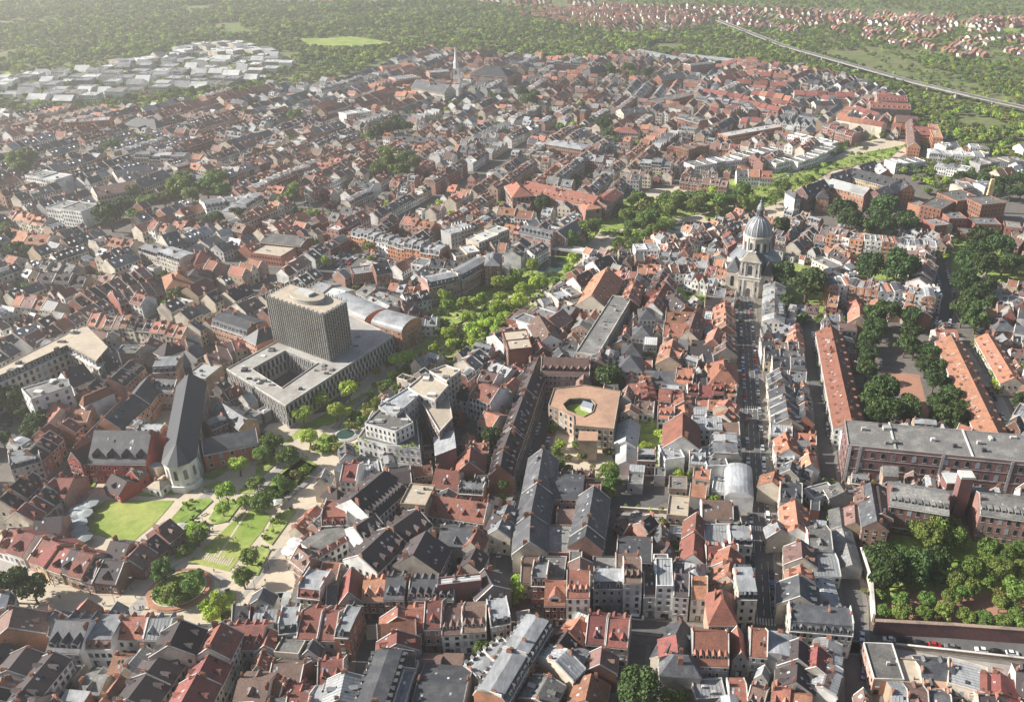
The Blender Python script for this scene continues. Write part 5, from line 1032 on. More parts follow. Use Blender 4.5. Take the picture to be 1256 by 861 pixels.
bed('U', [(330,430),(400,330),(480,270),(540,280),(600,260),(620,300),(530,400),(430,470),(330,460)], dens=1)
bed('U', [(400,300),(440,240),(560,190),(700,120),(720,160),(600,230),(480,265),(430,320)], dens=1)
bed('U', [(580,300),(640,230),(760,150),(790,160),(790,200),(700,260),(620,320)], dens=1)
bed('U', [(400,350),(460,310),(500,310),(440,350)], 'gL'); bed('U', [(290,280),(370,270),(390,290),(330,305)], 'gL')
# upper park by the pond
UP = TP('f', [(690,305),(700,290),(745,250),(800,232),(870,225),(930,215),(985,200),(1040,178),(1080,170),(1130,178),(1100,195),(1040,205),(985,240),(960,268),(905,270),(860,285),(800,300),(780,310),(745,318),(712,322)])
flat('upper_park_ground', UP, -.02, 'gS'); raster(UP, 2)
bed('K', [(420,260),(560,110),(800,110),(1000,70),(1180,60),(1200,110),(1040,150),(900,190),(750,220),(640,240),(560,300),(460,290)], dens=1)
bed('K', [(480,330),(560,260),(640,290),(740,260),(760,300),(640,320),(560,400),(500,360)], dens=1)
bed('K', [(940,190),(1040,160),(1140,160),(1160,200),(1040,230),(960,240)], dens=1)
bed('K', [(280,300),(330,250),(430,210),(440,250),(380,330),(300,350)], dens=1)
bed('f', [(905,240),(960,218),(1030,195),(1110,178),(1090,195),(1020,210),(960,245),(920,262)], dens=1)
bed('f', [(860,228),(930,215),(985,198),(1030,178),(1060,172),(1000,200),(930,228),(870,238)], dens=1)
def water(t, pts, name='water'): P = TP(t, pts); flat(name, P, .10, 'wa'); raster(P, 2)
water('K', [(750,250),(860,225),(960,230),(920,255),(800,270)], 'pond')
water('K', [(180,390),(240,400),(290,440),(210,480),(120,470),(150,420)], 'basin')
water('S', [(965,450),(1000,445),(1003,475),(975,505),(945,510),(975,480)], 'river')
# right-hand gardens and courts
P = TP('M', [(400,370),(600,370),(690,690),(450,690),(230,150),(600,120)]); flat('tree_court', TP('M', [(215,130),(650,130),(950,720),(260,650)]), .02, 'gY'); raster(TP('M', [(215,130),(680,130),(950,720),(260,650)]), 2)
flat('red_court', TP('M', [(380,360),(610,380),(690,690),(600,690),(520,520),(440,420)]), .06, 'gR')
P = TP('D', [(440,130),(480,60),(700,-60),(1300,60),(1300,520),(510,480),(500,300)]); flat('walled_garden_ground', P, .04, 'gR'); raster(P, 2)
flat('garden_lawn', TP('D', [(520,120),(700,0),(1260,100),(1260,300),(1000,330),(700,300),(560,400)]), .08, 'gM')
P = TP('L', [(900,300),(1100,260),(1256,400),(1256,580),(1000,560),(900,650)]); flat('garden_lawn', P, .03, 'gM'); raster(P, 2)
P = TP('L', [(1110,480),(1256,490),(1256,570),(1120,560)]); flat('garden_lawn', P, .06, 'gL')
P = TP('L', [(0,430),(100,420),(250,460),(290,600),(260,700),(60,690)]); flat('garden_lawn', P, .03, 'gM'); raster(P, 2)
P = TP('L', [(250,200),(440,150),(720,240),(760,290),(480,290),(240,260)]); flat('school_yard', P, .03, 'gY'); raster(P, 2)
P = TP('L', [(430,400),(760,440),(720,520),(440,500)]); flat('garden_lawn', P, .03, 'gM'); raster(P, 2)
P = TP('M', [(930,140),(1050,240),(1130,470),(1080,480),(960,300)]); flat('garden_lawn', P, .03, 'gM'); raster(P, 2)
P = TP('F', [(980,630),(1256,640),(1256,700),(1000,690)]); flat('garden_lawn', P, .03, 'gM'); raster(P, 2)
P = TP('F', [(990,370),(1150,400),(1110,470),(1010,460)]); flat('walled_yard', P, .03, 'gA'); raster(P, 2)
P = TP('G', [(180,340),(290,420),(480,480),(520,600),(430,640),(190,620)]); flat('stone_yard', P, .03, 'gS'); raster(P, 2)
P = TP('G', [(620,330),(740,340),(740,560),(640,560)]); flat('garden_lawn', P, .03, 'gM'); raster(P, 2)
P = TP('B', [(900,150),(1020,150),(980,240),(900,230)]); raster(P, 2)
P = TP('B', [(530,480),(600,480),(600,550),(545,555)]); flat('small_square', P, .05, 'gS'); raster(P, 2)
P = TP('A', [(200,700),(400,690),(370,830),(180,850)]); raster(P, 2)
P = TP('E', [(690,300),(860,290),(800,430),(600,400)]); flat('hospice_court', P, .03, 'gG'); raster(P, 2)
P = TP('E', [(1000,190),(1100,270),(1180,390),(990,420)]); flat('chapel_yard', P, .03, 'gA'); raster(P, 2)
P = TP('f', [(820,355),(850,350),(880,365),(872,380),(835,375)]); flat('hedge_garden', P, .03, 'gM'); raster(P, 2)
VIA = TP('f', [(880,30),(960,62),(1040,85),(1120,108),(1190,125),(1300,150)])
# woods in the distance (pixels), reserved
WOODS = [[(-60,8),(200,0),(560,3),(700,12),(640,22),(560,20),(430,38),(360,55),(300,52),(250,56),(150,78),(60,95),(30,85),(-60,95)],
         [(-60,160),(-60,125),(70,130),(200,118),(330,100),(360,85),(330,60),(430,38),(560,20),(640,22),(720,26),(840,46),(870,62),(860,72),(760,68),(700,76),(620,72),(570,66),(530,60),(450,82),(400,105),(330,112),(250,125),(150,140),(60,140)],
         [(840,46),(900,40),(960,55),(1050,80),(1130,110),(1200,125),(1256,145),(1256,185),(1190,175),(1140,170),(1110,150),(1115,122),(1070,108),(1010,92),(970,86),(900,78),(870,72)],
         [(890,18),(990,40),(1100,70),(1180,95),(1256,130),(1256,80),(1160,75),(1050,55),(960,30)]]
FIELDS = [[(360,48),(430,45),(500,55),(450,62),(380,62)], [(615,68),(660,68),(655,76),(620,76)], [(1075,18),(1160,22),(1256,35),(1250,42),(1150,33),(1080,26)], [(-20,95),(28,85),(35,95),(0,108)], [(770,80),(830,78),(820,90),(780,92)]]
for F_ in FIELDS: flat('field', TP('f', F_), .02, 'gL')
for F_ in WOODS: raster(TP('f', F_), 4)
IND = TP('f', [(-60,110),(20,95),(130,85),(260,60),(340,68),(370,85),(300,110),(190,118),(80,135),(-60,135)])
flat('industrial_ground', IND, .0, 'gP'); raster(IND, 5)
raster([(p[0], p[1]) for p in strip(VIA, 15)[0]]+[(p[0], p[1]) for p in strip(VIA, 15)[1]][::-1], 2)
# keep existing big landmarks free
def reserve(t, pts, h=0): P = TP(t, pts, h); raster(P, 1); return P
# ------------------------------------------------------------------ landmarks
def ccw(P):
    P = [(p[0], p[1]) for p in P]
    a = sum(P[i][0]*P[(i+1) % len(P)][1]-P[(i+1) % len(P)][0]*P[i][1] for i in range(len(P)))
    return P if a > 0 else P[::-1]
def cen(P): return sum(p[0] for p in P)/len(P), sum(p[1] for p in P)/len(P)
def inset(P, d):
    """shrink a ccw polygon"""
    n = len(P); out = []
    for i in range(n):
        a, b, c = Vector(P[i-1]), Vector(P[i]), Vector(P[(i+1) % n])
        d1 = (b-a).normalized(); d2 = (c-b).normalized(); n1 = Vector((-d1.y, d1.x)); n2 = Vector((-d2.y, d2.x)); bis = (n1+n2)
        if bis.length < 1e-3: bis = n1
        bis.normalize(); k = d/max(.35, bis.dot(n1)); q = b+bis*k; out.append((q.x, q.y))
    return out
def block(parent, P, z0, z1, wm, rm, par=.7, parm=None, win=None, skip=(), name='wall', near=True, clutter=0, seed=1):
    """flat roofed volume over a polygon with parapet and windows; coordinates are relative to the parent"""
    P = ccw(P); ox, oy = parent.location.x, parent.location.y; P = [(x-ox, y-oy) for x, y in P]
    g = Geo(); g.prism(P, z0, z1, wm); wobj = g.obj(name, parent)
    I = inset(P, .35)
    g = Geo(); g.prism(inset(P, .3), z1-.1, z1+.06, rm, bottom=False); ro = g.obj('roof', parent)
    if par:
        g = Geo(); n = len(P)
        for i in range(n):
            j = (i+1) % n
            g.face([(*P[i], z1+par),(*P[j], z1+par),(*I[j], z1+par),(*I[i], z1+par)], parm or wm)
            g.face([(*P[i], z1),(*P[j], z1),(*P[j], z1+par),(*P[i], z1+par)], parm or wm); g.face([(*I[j], z1),(*I[i], z1),(*I[i], z1+par),(*I[j], z1+par)], parm or wm)
        g.obj('parapet', parent)
    if win:
        g = Geo()
        for i in range(len(P)):
            if i in skip: continue
            windows(g, None, P[i], P[(i+1) % len(P)], z0+win.get('z', .3), z1-.2, win.get('sp', 3), win.get('ww', 1.3), win.get('wh', 1.8), win.get('fh', 3.3), win.get('frame', 'lt'), win.get('arch', False), near, .6)
        g.obj('window', wobj, stuff=True)
    q = random.Random(seed); c = cen(P)
    for k in range(clutter):
        i = q.randrange(len(P)); t = q.uniform(.15, .6); s = q.uniform(.2, .8)
        x = P[i][0]*(1-t)+c[0]*t; y = P[i][1]*(1-t)+c[1]*t; a, b, h = q.uniform(.6,2), q.uniform(.6,1.6), q.uniform(.6,1.8)
        g = Geo(); g.box(x-a, x+a, y-b, y+b, z1+.06, z1+.06+h, q.choice(('lt', 'z', 'cn', 't')), bottom=False); g.obj('roof_unit', ro)
    return wobj
def poly_building(t, pts, h, where_label, cat, wm, rm, name='building', **kw):
    P = TP(t, pts, h); raster(P, 1); c = cen(P); e = empty(name, (c[0], c[1], 0)); tag(e, where_label, cat); block(e, P, 0, h, wm, rm, **kw); return e
# --- court house: podium ring and tower
ZP = 12.5
pod = [W(x, y, ZP) for x, y in ((277.8,453.3),(349.9,498.2),(482.5,412.6))]
b4 = pod[0]+(pod[2]-pod[1]); pod.append(b4); raster(pod, 1)
e = empty('court_house', (pod[1].x, pod[1].y, 0)); tag(e, 'concrete court house with a tall ribbed slab tower on a low square podium', 'court house')
oc = [W(x, y, ZP) for x, y in ((309,453),(345.7,476.3),(389.6,446),(349.9,430.3))]
def rel(P, e): return [(p[0]-e.location.x, p[1]-e.location.y) for p in P]
po, ic = ccw(rel(pod, e)), ccw(rel(oc, e))
def align(A, B):  # start B at the vertex nearest A[0]
    k = min(range(len(B)), key=lambda i: (B[i][0]-A[0][0])**2+(B[i][1]-A[0][1])**2); return B[k:]+B[:k]
ic = align(po, ic)
g = Geo()
for i in range(4):
    j = (i+1) % 4
    g.face([(*po[i], 0),(*po[j], 0),(*po[j], ZP),(*po[i], ZP)], 'cn'); g.face([(*ic[j], 0),(*ic[i], 0),(*ic[i], ZP),(*ic[j], ZP)], 'cn')
g.obj('podium_wall', e)
g = Geo()
for i in range(4):
    j = (i+1) % 4; g.face([(*po[i], ZP),(*po[j], ZP),(*ic[j], ZP),(*ic[i], ZP)], 'cn')
g.obj('podium_roof', e)
g = Geo()
for ring, s in ((po, .25),(ic, -.25)):
    rr = inset(ring, s*1.2)
    for i in range(4):
        j = (i+1) % 4
        A, B = (ring, rr)
        g.face([(*A[i], ZP+.5),(*A[j], ZP+.5),(*B[j], ZP+.5),(*B[i], ZP+.5)], 'lt'); g.face([(*A[i], ZP-.6),(*A[j], ZP-.6),(*A[j], ZP+.5),(*A[i], ZP+.5)], 'lt')
g.obj('podium_parapet', e)
def staggered(g, p0, p1, z0, z1, rows, sp, slab=.3, pm='lt'):
    """tall narrow window slots, every second row shifted, with concrete fins between"""
    dx, dy = p1[0]-p0[0], p1[1]-p0[1]; L = math.hypot(dx, dy); ux, uy = dx/L, dy/L; nx, ny = uy, -ux; n = int(L/sp); st = L/n; fh = (z1-z0)/rows
    for r_ in range(rows):
        for i in range(n):
            s = (i+.28+(.42 if r_ % 2 else 0))*st; w_ = st*.24
            z_0 = z0+r_*fh+.15; z_1 = z_0+fh-.4
            a = (p0[0]+ux*(s-w_)+nx*.03, p0[1]+uy*(s-w_)+ny*.03); b = (p0[0]+ux*(s+w_)+nx*.03, p0[1]+uy*(s+w_)+ny*.03)
            g.face([(*a, z_0),(*b, z_0),(*b, z_1),(*a, z_1)], 'gl')
            f = (b[0]+nx*.35, b[1]+ny*.35); f2 = (b[0]+ux*.3+nx*.35, b[1]+uy*.3+ny*.35); f3 = (b[0]+ux*.3, b[1]+uy*.3)
            g.face([(*b, z_0),(*f, z_0),(*f, z_1),(*b, z_1)], pm); g.face([(*f, z_0),(*f2, z_0),(*f2, z_1),(*f, z_1)], pm); g.face([(*f2, z_0),(*f3, z_0),(*f3, z_1),(*f2, z_1)], pm)
g = Geo()
for k in range(26):
    i = k % 4; t = random.random(); a = Vector(po[i]).lerp(Vector(po[(i+1) % 4]), t); b = Vector(ic[i]).lerp(Vector(ic[(i+1) % 4]), t); c_ = a.lerp(b, random.uniform(.2, .8)); s1, s2 = random.uniform(.4,1.6), random.uniform(.4,1.3); gu = Geo(); gu.box(c_.x-s1, c_.x+s1, c_.y-s2, c_.y+s2, ZP, ZP+random.uniform(.3,1.4), random.choice(('t', 'z', 'dk', 'lt'))); gu.obj('roof_unit', e)
for i in range(4): staggered(g, po[i], po[(i+1) % 4], 1.2, ZP-.7,3,2.7)
for i in range(4): staggered(g, ic[(i+1) % 4], ic[i], 2.5, ZP-.7,2,2.7)
g.obj('window_slot', e, stuff=True)
g = Geo(); g.prism(inset(ic, .1), .05, .3, 'gA'); g.obj('court_floor', e)
g = Geo(); g.prism([(p_.x-e.location.x, p_.y-e.location.y) for p_ in (W(x, y, .5) for x, y in ((331,484),(343,472),(372,455),(384,462),(352,486)))], .3, .6, 'k'); g.obj('red_court_mat', e)
tb = [W(x, y, ZP) for x, y in ((337.6,419.2),(405.1,443.9),(432,426.5))]
t0, t1, t2 = [Vector((p.x-e.location.x, p.y-e.location.y, 0)) for p in tb]; t3 = t0+(t2-t1); tw = ccw([(p.x, p.y) for p in (t0, t1, t2, t3)])
ZT = 39.0
g = Geo(); g.prism(tw, ZP+.6, ZT, 'cn'); tower = g.obj('tower_body', e)
g = Geo()
fins = Geo(); sl_ = Geo()
for i in range(4):
    p0, p1 = tw[i], tw[(i+1) % 4]; dx, dy = p1[0]-p0[0], p1[1]-p0[1]; L = math.hypot(dx, dy); ux, uy = dx/L, dy/L; nx, ny = uy, -ux
    n = int(L/1.55); st = L/n; fh = (ZT-.8-ZP-1)/13
    for j in range(n):
        for r_ in range(13):
            s = (j+.5)*st; w_ = st*.30; zz = ZP+1+r_*fh+(fh*.35 if j % 2 else 0); z_1 = min(zz+fh*.80, ZT-.5)
            a = (p0[0]+ux*(s-w_)+nx*.04, p0[1]+uy*(s-w_)+ny*.04); b = (p0[0]+ux*(s+w_)+nx*.04, p0[1]+uy*(s+w_)+ny*.04)
            g.face([(*a, zz),(*b, zz),(*b, z_1),(*a, z_1)], 'gl')
    for j in range(n+1):
        s = j*st; h_ = .16; d_ = .55
        q = [(p0[0]+ux*(s-h_), p0[1]+uy*(s-h_)),(p0[0]+ux*(s-h_)+nx*d_, p0[1]+uy*(s-h_)+ny*d_),(p0[0]+ux*(s+h_)+nx*d_, p0[1]+uy*(s+h_)+ny*d_),(p0[0]+ux*(s+h_), p0[1]+uy*(s+h_))]
        fins.prism(q, ZP+.7, ZT+(1.5 if j % 2 == 0 else .6), 'cn')
g.obj('window_slot', tower, stuff=True); fins.obj('concrete_fin', tower, stuff=True)
g = Geo(); g.prism(inset(tw, .6), ZT, ZT+.25, 'u'); rf_ = g.obj('roof', tower)
ctr = Vector((*cen(tw), 0)); ax = (Vector((*tw[1], 0))-Vector((*tw[0], 0)))
lens = [((Vector((*tw[(i+1) % 4], 0))-Vector((*tw[i], 0))), i) for i in range(4)]; ax = max(lens, key=lambda a: a[0].length)[0].normalized(); pp = Vector((-ax.y, ax.x, 0))
def ell(c, a, b, n=28): return [(c.x+ax.x*a*math.cos(2*math.pi*i/n)+pp.x*b*math.sin(2*math.pi*i/n), c.y+ax.y*a*math.cos(2*math.pi*i/n)+pp.y*b*math.sin(2*math.pi*i/n)) for i in range(n)]
c1 = ctr+ax*1.0
g = Geo(); g.prism(ell(c1,10.5,6.0), ZT+.2, ZT+2.6, 'cn'); g.obj('oval_penthouse', tower)
g = Geo(); g.prism(ell(c1,10.9,6.4), ZT+2.6, ZT+2.9, 'lt', top='u'); g.obj('oval_rim', tower)
g = Geo(); g.prism([(c1.x+ax.x*a+pp.x*b, c1.y+ax.y*a+pp.y*b) for a, b in ((-6,-2),(4,-2),(4,2.4),(-6,2.4))], ZT+2.8, ZT+4.3, 'W'); g.obj('roof_box', tower)
for a, b, s in ((-8,-3,1.1),(7,3,1.3),(9.5,1, .9),(2,4.6, .8)):
    g = Geo(); g.prism([(c1.x+ax.x*(a+i*s)+pp.x*(b+j*s), c1.y+ax.y*(a+i*s)+pp.y*(b+j*s)) for i, j in ((-1,-1),(1,-1),(1,1),(-1,1))], ZT+.2, ZT+1.8, 'cn'); g.obj('roof_unit', tower)
# --- domed church at the head of the church street
fx, fy = W(916.5,363.7)[:2]; dx_, dy_ = W(934.5,243,57)[:2]
ang = math.atan2(dy_-fy, dx_-fx)-math.pi/2
e = empty('domed_church', (fx, fy, 0), ang); tag(e, 'baroque church with slate dome and lantern and a tall carved cream stone front', 'church'); raster(rect(fx+(dx_-fx)*.6, fy+(dy_-fy)*.6, ang, 40,50), 1)
D = math.hypot(dx_-fx, dy_-fy)
g = Geo()   # facade
g.box(-7,7,0,3,0,13, 'st'); g.box(-6.2,6.2, .4,2.6,13.8,24, 'st'); fac = g.obj('facade', e)
g = Geo(); g.add([(-6.4, .3,24),(6.4, .3,24),(2.2, .3,30),(-2.2, .3,30),(-6.4,2.2,24),(6.4,2.2,24),(2.2,2.2,30),(-2.2,2.2,30)], [(0,1,2,3),(7,6,5,4),(1,5,6,2),(4,0,3,7),(3,2,6,7)], 'st'); g.box(-2.6,2.6, .1,2.4,30,30.6, 'lt'); g.obj('pediment', e)
for z0, z1, wd in ((13,13.8,7.4),(24-.5,24.3,6.8),(11.2,11.6,7.15)):
    g = Geo(); g.box(-wd, wd, -.35,3.2, z0, z1, 'lt'); g.obj('cornice', fac)
for lv, z0, z1 in ((0,0,11.2),(1,13.8,23.4)):
    for x in (-6.2,-3.6,3.6,6.2):
        g = Geo(); x_ = x*(1 if lv == 0 else .9); y_ = 0 if lv == 0 else .4; g.box(x_-.55, x_+.55, y_-.5, y_+.1, z0, z1, 'lt'); g.obj('pilaster', fac)
for z0, hw, ht, y_ in ((0,1.5,6,0),(15,1.4,6.5, .4)):
    g = Geo(); pts = [(-hw, z0),(hw, z0),(hw, z0+ht-hw)]+[(hw*math.cos(t), z0+ht-hw+hw*math.sin(t)) for t in (math.pi/4, math.pi/2,3*math.pi/4)]+[(-hw, z0+ht-hw)]
    g.face([(x, y_-.05, z) for x, z in [(a*1.45, z0+(b-z0)*1.18) for a, b in pts]], 'lt'); g.face([(x, y_-.09, z) for x, z in pts], 'tk' if z0 == 0 else 'dk'); g.obj('door' if z0 == 0 else 'arched_window', fac)
for x in (-5,5):
    for z0 in (4,16):
        g = Geo(); g.box(x*(.98 if z0 == 4 else .9)-.5, x*(.98 if z0 == 4 else .9)+.5, -.02+(.4 if z0 > 10 else 0), .3+(.4 if z0 > 10 else 0), z0, z0+2.6, 'dk'); g.obj('niche', fac)
g = Geo(); g.lathe([(0.1,31.5),(1.1,31.2),(1.2,30.6)][::-1], 'lt', 12,0,1.2); g.obj('medallion', fac)
for s in (-1,1):   # scroll shoulders
    g = Geo(); g.add([(s*6.4, .6,13.8),(s*9, .6,13.8),(s*6.4, .6,19),(s*6.4,2,13.8),(s*9,2,13.8),(s*6.4,2,19),(s*7.1, .6,15.5),(s*7.1,2,15.5)], [(0,1,6,2),(3,5,7,4),(1,4,7,6),(6,7,5,2)], 'st'); g.obj('scroll', fac)
for s in (-1,1):
    g = Geo(); g.box(min(s*7, s*15), max(s*7, s*15), 2,16,0,15, 'st'); ch_ = g.obj('side_chapel', e)
    x0, x1 = s*7-.2*s, s*15.4; g = Geo(); xm = (s*7+s*15)/2; g.add([(s*6.8,1.6,15),(s*15.4,1.6,15),(s*15.4,16.4,15),(s*6.8,16.4,15),(xm, 6,22),(xm, 12,22)], [(0,1,4),(1,2,5,4),(2,3,5),(3,0,4,5)], 's'); g.obj('roof', ch_)
    g = Geo(); windows(g, None, (min(s*7.5, s*14.5), 2),(max(s*7.5, s*14.5), 2), 2,14,6,2.2,7,12, 'lt', True, True, .4); g.obj('window', ch_, stuff=True)
g = Geo(); g.box(-7,7,3, D-6,0,20, 'st'); nave = g.obj('nave', e)
g = Geo(); g.add([(-7.4,3,20),(7.4,3,20),(7.4, D-3,20),(-7.4, D-3,20),(0,3,25.5),(0, D-3,25.5)], [(0,1,4),(1,2,5,4),(2,3,5),(3,0,4,5)], 's'); g.obj('roof', nave)
def ring(name, parent, prof, m, n=32, smooth=True):
    g = Geo(); g.lathe(prof, m, n, 0, D); return g.obj(name, parent, smooth=False)
rot = ring('rotunda', e, [(16.5,0),(16.5,15),(16.9,15.2),(16.9,16),(16.3,16)], 'st')
ring('rotunda_roof', e, [(17.2,16),(15.5,18.2),(12,20.8),(9.2,22.4)], 'pl')
for k in range(8):
    a = k*math.pi/4+.39; g = Geo(); c = (16.5*math.cos(a), D+16.5*math.sin(a)); tx, ty = -math.sin(a), math.cos(a)
    g.prism([(c[0]+tx*i*3+math.cos(a)*j, c[1]+ty*i*3+math.sin(a)*j) for i, j in ((-1,-1),(1,-1),(1,3.5),(-1,3.5))], 0,12, 'st', top='s'); g.obj('apse_chapel', e)
dr = ring('drum', e, [(9,18),(9,31.5),(9.7,31.8),(9.7,32.8),(8.9,33)], 'st')
for k in range(12):
    a = k*math.pi/6+.2; tx, ty = -math.sin(a), math.cos(a); c = (9.06*math.cos(a), D+9.06*math.sin(a))
    g = Geo(); pts = [(-1,22.5),(1,22.5),(1,28),(.7,28.7),(0,29),(-.7,28.7),(-1,28)]
    g.face([(c[0]+tx*u*1.3+math.cos(a)*.02, c[1]+ty*u*1.3+math.sin(a)*.02,25.7+(z-25.7)*1.12) for u, z in pts], 'lt'); g.face([(c[0]+tx*u+math.cos(a)*.08, c[1]+ty*u+math.sin(a)*.08, z) for u, z in pts], 'dk'); g.obj('arched_window', dr)
    a += math.pi/12; c = (9.2*math.cos(a), D+9.2*math.sin(a)); g = Geo(); tx, ty = -math.sin(a), math.cos(a)
    g.prism([(c[0]+tx*i*.45+math.cos(a)*j, c[1]+ty*i*.45+math.sin(a)*j) for i, j in ((-1, -.4),(1, -.4),(1, .35),(-1, .35))], 21,31.6, 'lt'); g.obj('pilaster', dr)
dome = ring('dome', e, [(9.1*math.cos(t), 33+11.5*math.sin(t)) for t in [math.pi/2*k/12*.87 for k in range(13)]], 'pl', 48)
for k in range(16):
    a = k*math.pi/8; g = Geo(); prev = None
    for j in range(12):
        t0_, t1_ = [math.pi/2*q_/12*.87 for q_ in (j, j+1)]
        P = []
        for t_ in (t0_, t1_):
            r_ = 9.1*math.cos(t_)+.22; z_ = 33+11.5*math.sin(t_)+.12
            for s in (-1,1): P.append((r_*math.cos(a)-s*.32*math.sin(a), D+r_*math.sin(a)+s*.32*math.cos(a), z_))
        g.face([P[0], P[1], P[3], P[2]], 'W')
    g.obj('rib', dome)
lan = ring('lantern', e, [(3.0,43.6),(3.0,44.6),(2.0,44.7),(2.0,49),(2.6,49.2),(2.6,49.8)], 'z', 16)
ring('lantern_cap', lan, [(2.4,49.8),(2.0,51.6),(1.1,53),(.6,54),(.9,54.8),(.3,55.6),(.08,57.5)], 'pl', 12)
for k in range(8):
    a = k*math.pi/4; g = Geo(); c = (2.05*math.cos(a), D+2.05*math.sin(a)); tx, ty = -math.sin(a), math.cos(a); g.prism([(c[0]+tx*i*.45+math.cos(a)*j, c[1]+ty*i*.45+math.sin(a)*j) for i, j in ((-1, -.05),(1, -.05),(1, .06),(-1, .06))], 45.2,48.4, 'dk'); g.obj('lantern_window', lan)
# --- hospice chapel
def gable_ridge(t, ridge, w_, eh, rh, label, name, cat, wm, rm, hip=6, spire=False):
    P = TP(t, ridge, rh); a, b = P[0], P[1]; d = Vector((b.x-a.x, b.y-a.y)); L = d.length; an = math.atan2(d.y, d.x)
    e = empty(name, (a.x, a.y, 0), an); tag(e, label, cat); raster(rect((a.x+b.x)/2, (a.y+b.y)/2, an, L+hip, w_+1), 1)
    return e, L
e, L = gable_ridge('E', [(926,100),(862,460)], 13,13,20, 'great slate roofed hospice chapel with a white polygonal apse by the lawn', 'hospice_chapel', 'chapel', 'ww', 's')
hw = 6.2; ap = [(L+1, -hw),(L+4.8, -hw*.6),(L+6.0,0),(L+4.8, hw*.6),(L+1, hw)]
g = Geo(); g.prism([(0, -hw),(L*.82, -hw),(L*.82, hw),(0, hw)], 0,13.4, 'wt'); g.obj('nave_wall', e)
g = Geo(); g.prism([(L*.82, -hw), ]+ap+[(L*.82, hw)], 0,13.6, 'ww'); apse = g.obj('apse', e)
o = .5; pts = [(0, -hw-o, 13.3),(L+1, -hw-o, 13.3),(L+5.1, -hw*.6-o, 13.5),(L+6.6,0,13.5),(L+5.1, hw*.6+o, 13.5),(L+1, hw+o, 13.3),(0, hw+o, 13.3),(0,0,20),(L-2,0,20)]
g = Geo(); g.add(pts, [(0,1,8,7),(5,6,7,8),(1,2,8),(2,3,8),(3,4,8),(4,5,8)], 'S'); g.face([pts[6], pts[0], pts[7]], 'wt'); ro = g.obj('roof', e)
g = Geo(); g.prism([(L*.8, -hw-.3)]+[(x+.3, y*1.04) for x, y in ap]+[(L*.8, hw+.3)], 12.9,13.3, 'lt'); g.obj('cornice', apse)
g = Geo(); g.prism([(L+1.2, -hw-.5),(L+5.4, -hw*.6-.4),(L+6.8,0),(L+5.4, hw*.6+.4),(L+1.2, hw+.5)], 0,3.2, 'ww'); g.obj('plinth', apse)
ap2 = [(L*.82, -hw)]+ap+[(L*.82, hw)]
for i in (0,1,2,3,4,5):
    p, q = ap2[i], ap2[i+1]; g = Geo(); windows(g, None, p, q, 5.5,12.6,9,1.3,4.5,8, 'cn', True, True, .4, .4); g.obj('arched_window', apse)
    g = Geo(); windows(g, None, p, q, 3.4,5.2,1.8, .45, .7,2, 'lt', False, True, .6, .3); g.obj('port_hole', apse, stuff=True)
g = Geo(); windows(g, None, (2, -hw),(L*.8, -hw), 4,13,5,1.6,5,9, 'lt', True); windows(g, None, (L*.8, hw),(2, hw), 4,13,5,1.6,5,9, 'lt', True); g.obj('window', e, stuff=True)
g = Geo(); g.box(-1.4,1.4,-1.4,1.4,17,23, 'dk'); tt = g.obj('bell_turret', e); g = Geo(); g.add([(-1.7,-1.7,23),(1.7,-1.7,23),(1.7,1.7,23),(-1.7,1.7,23),(0,0,31)], [(0,1,4),(1,2,4),(2,3,4),(3,0,4)], 's'); g.obj('spire', tt)
# --- hospital main block
HP = [W(942+x/4,431+y/4,19) for x, y in ((375,340),(392,462),(1330,552),(1330,420))]
raster(HP, 1); e = empty('hospital_main_block', (HP[1].x, HP[1].y, 0)); tag(e, 'vast dark brick hospital block with arched windows and a worn flat grey roof', 'hospital')
wobj = block(e, HP, 0,19, 'wm', 't', par=.5, parm='cn', win=None, clutter=5)
Pq = ccw(rel(HP, e)); g = Geo()
for i in range(4):
    windows(g, None, Pq[i], Pq[(i+1) % 4], 1,18.2,4.1,1.7,2.9,5.0, 'wg', True, True, 1.5)
g.obj('window', wobj, stuff=True)
fr = [i for i in range(4) if (Pq[i][1]+Pq[(i+1) % 4][1])/2 == min((Pq[k][1]+Pq[(k+1) % 4][1])/2 for k in range(4))][0]; a, b = Vector((*Pq[fr], 0)), Vector((*Pq[(fr+1) % 4], 0)); u = (b-a).normalized(); nn = Vector((u.y, -u.x, 0)); Lf = (b-a).length
for z in (.6,7.4,12.6,17.6):
    g = Geo(); q = [a, b, b+nn*.18, a+nn*.18]; g.prism([(p.x, p.y) for p in q], z, z+.3, 'wg'); g.obj('string_course', wobj)
for s in (.5,5, Lf*.5, Lf*.86):
    g = Geo(); q = [a+u*s, a+u*(s+1.2), a+u*(s+1.2)+nn*.3, a+u*s+nn*.3]; g.prism([(p.x, p.y) for p in q], 0,18.8, 'wg'); g.obj('pilaster', wobj)
bk = Vector((-nn.x, -nn.y, 0)); dp = (Vector((*Pq[(fr+2) % 4], 0))-b).length
for s in (Lf*.25, Lf*.655):
    g = Geo(); q = [a+u*s, a+u*(s+.7), a+u*(s+.7)+bk*dp*.96, a+u*s+bk*dp*.96]; g.prism([(p.x, p.y) for p in q], 19.0,19.6, 'W'); g.obj('roof_joint', wobj)
for s, d_, c in ((Lf*.47, .45, 'W'),(Lf*.72, .5, 'cn'),(Lf*.73, .25, 'dk'),(Lf*.1, .6, 'cn'),(Lf*.58, .3, 'dk'),(Lf*.2, .8, 'dk')):
    p = a+u*s+bk*dp*d_; g = Geo(); g.box(p.x-.9, p.x+.9, p.y-.7, p.y+.7,19.05,20.6, c); g.obj('roof_unit', wobj)
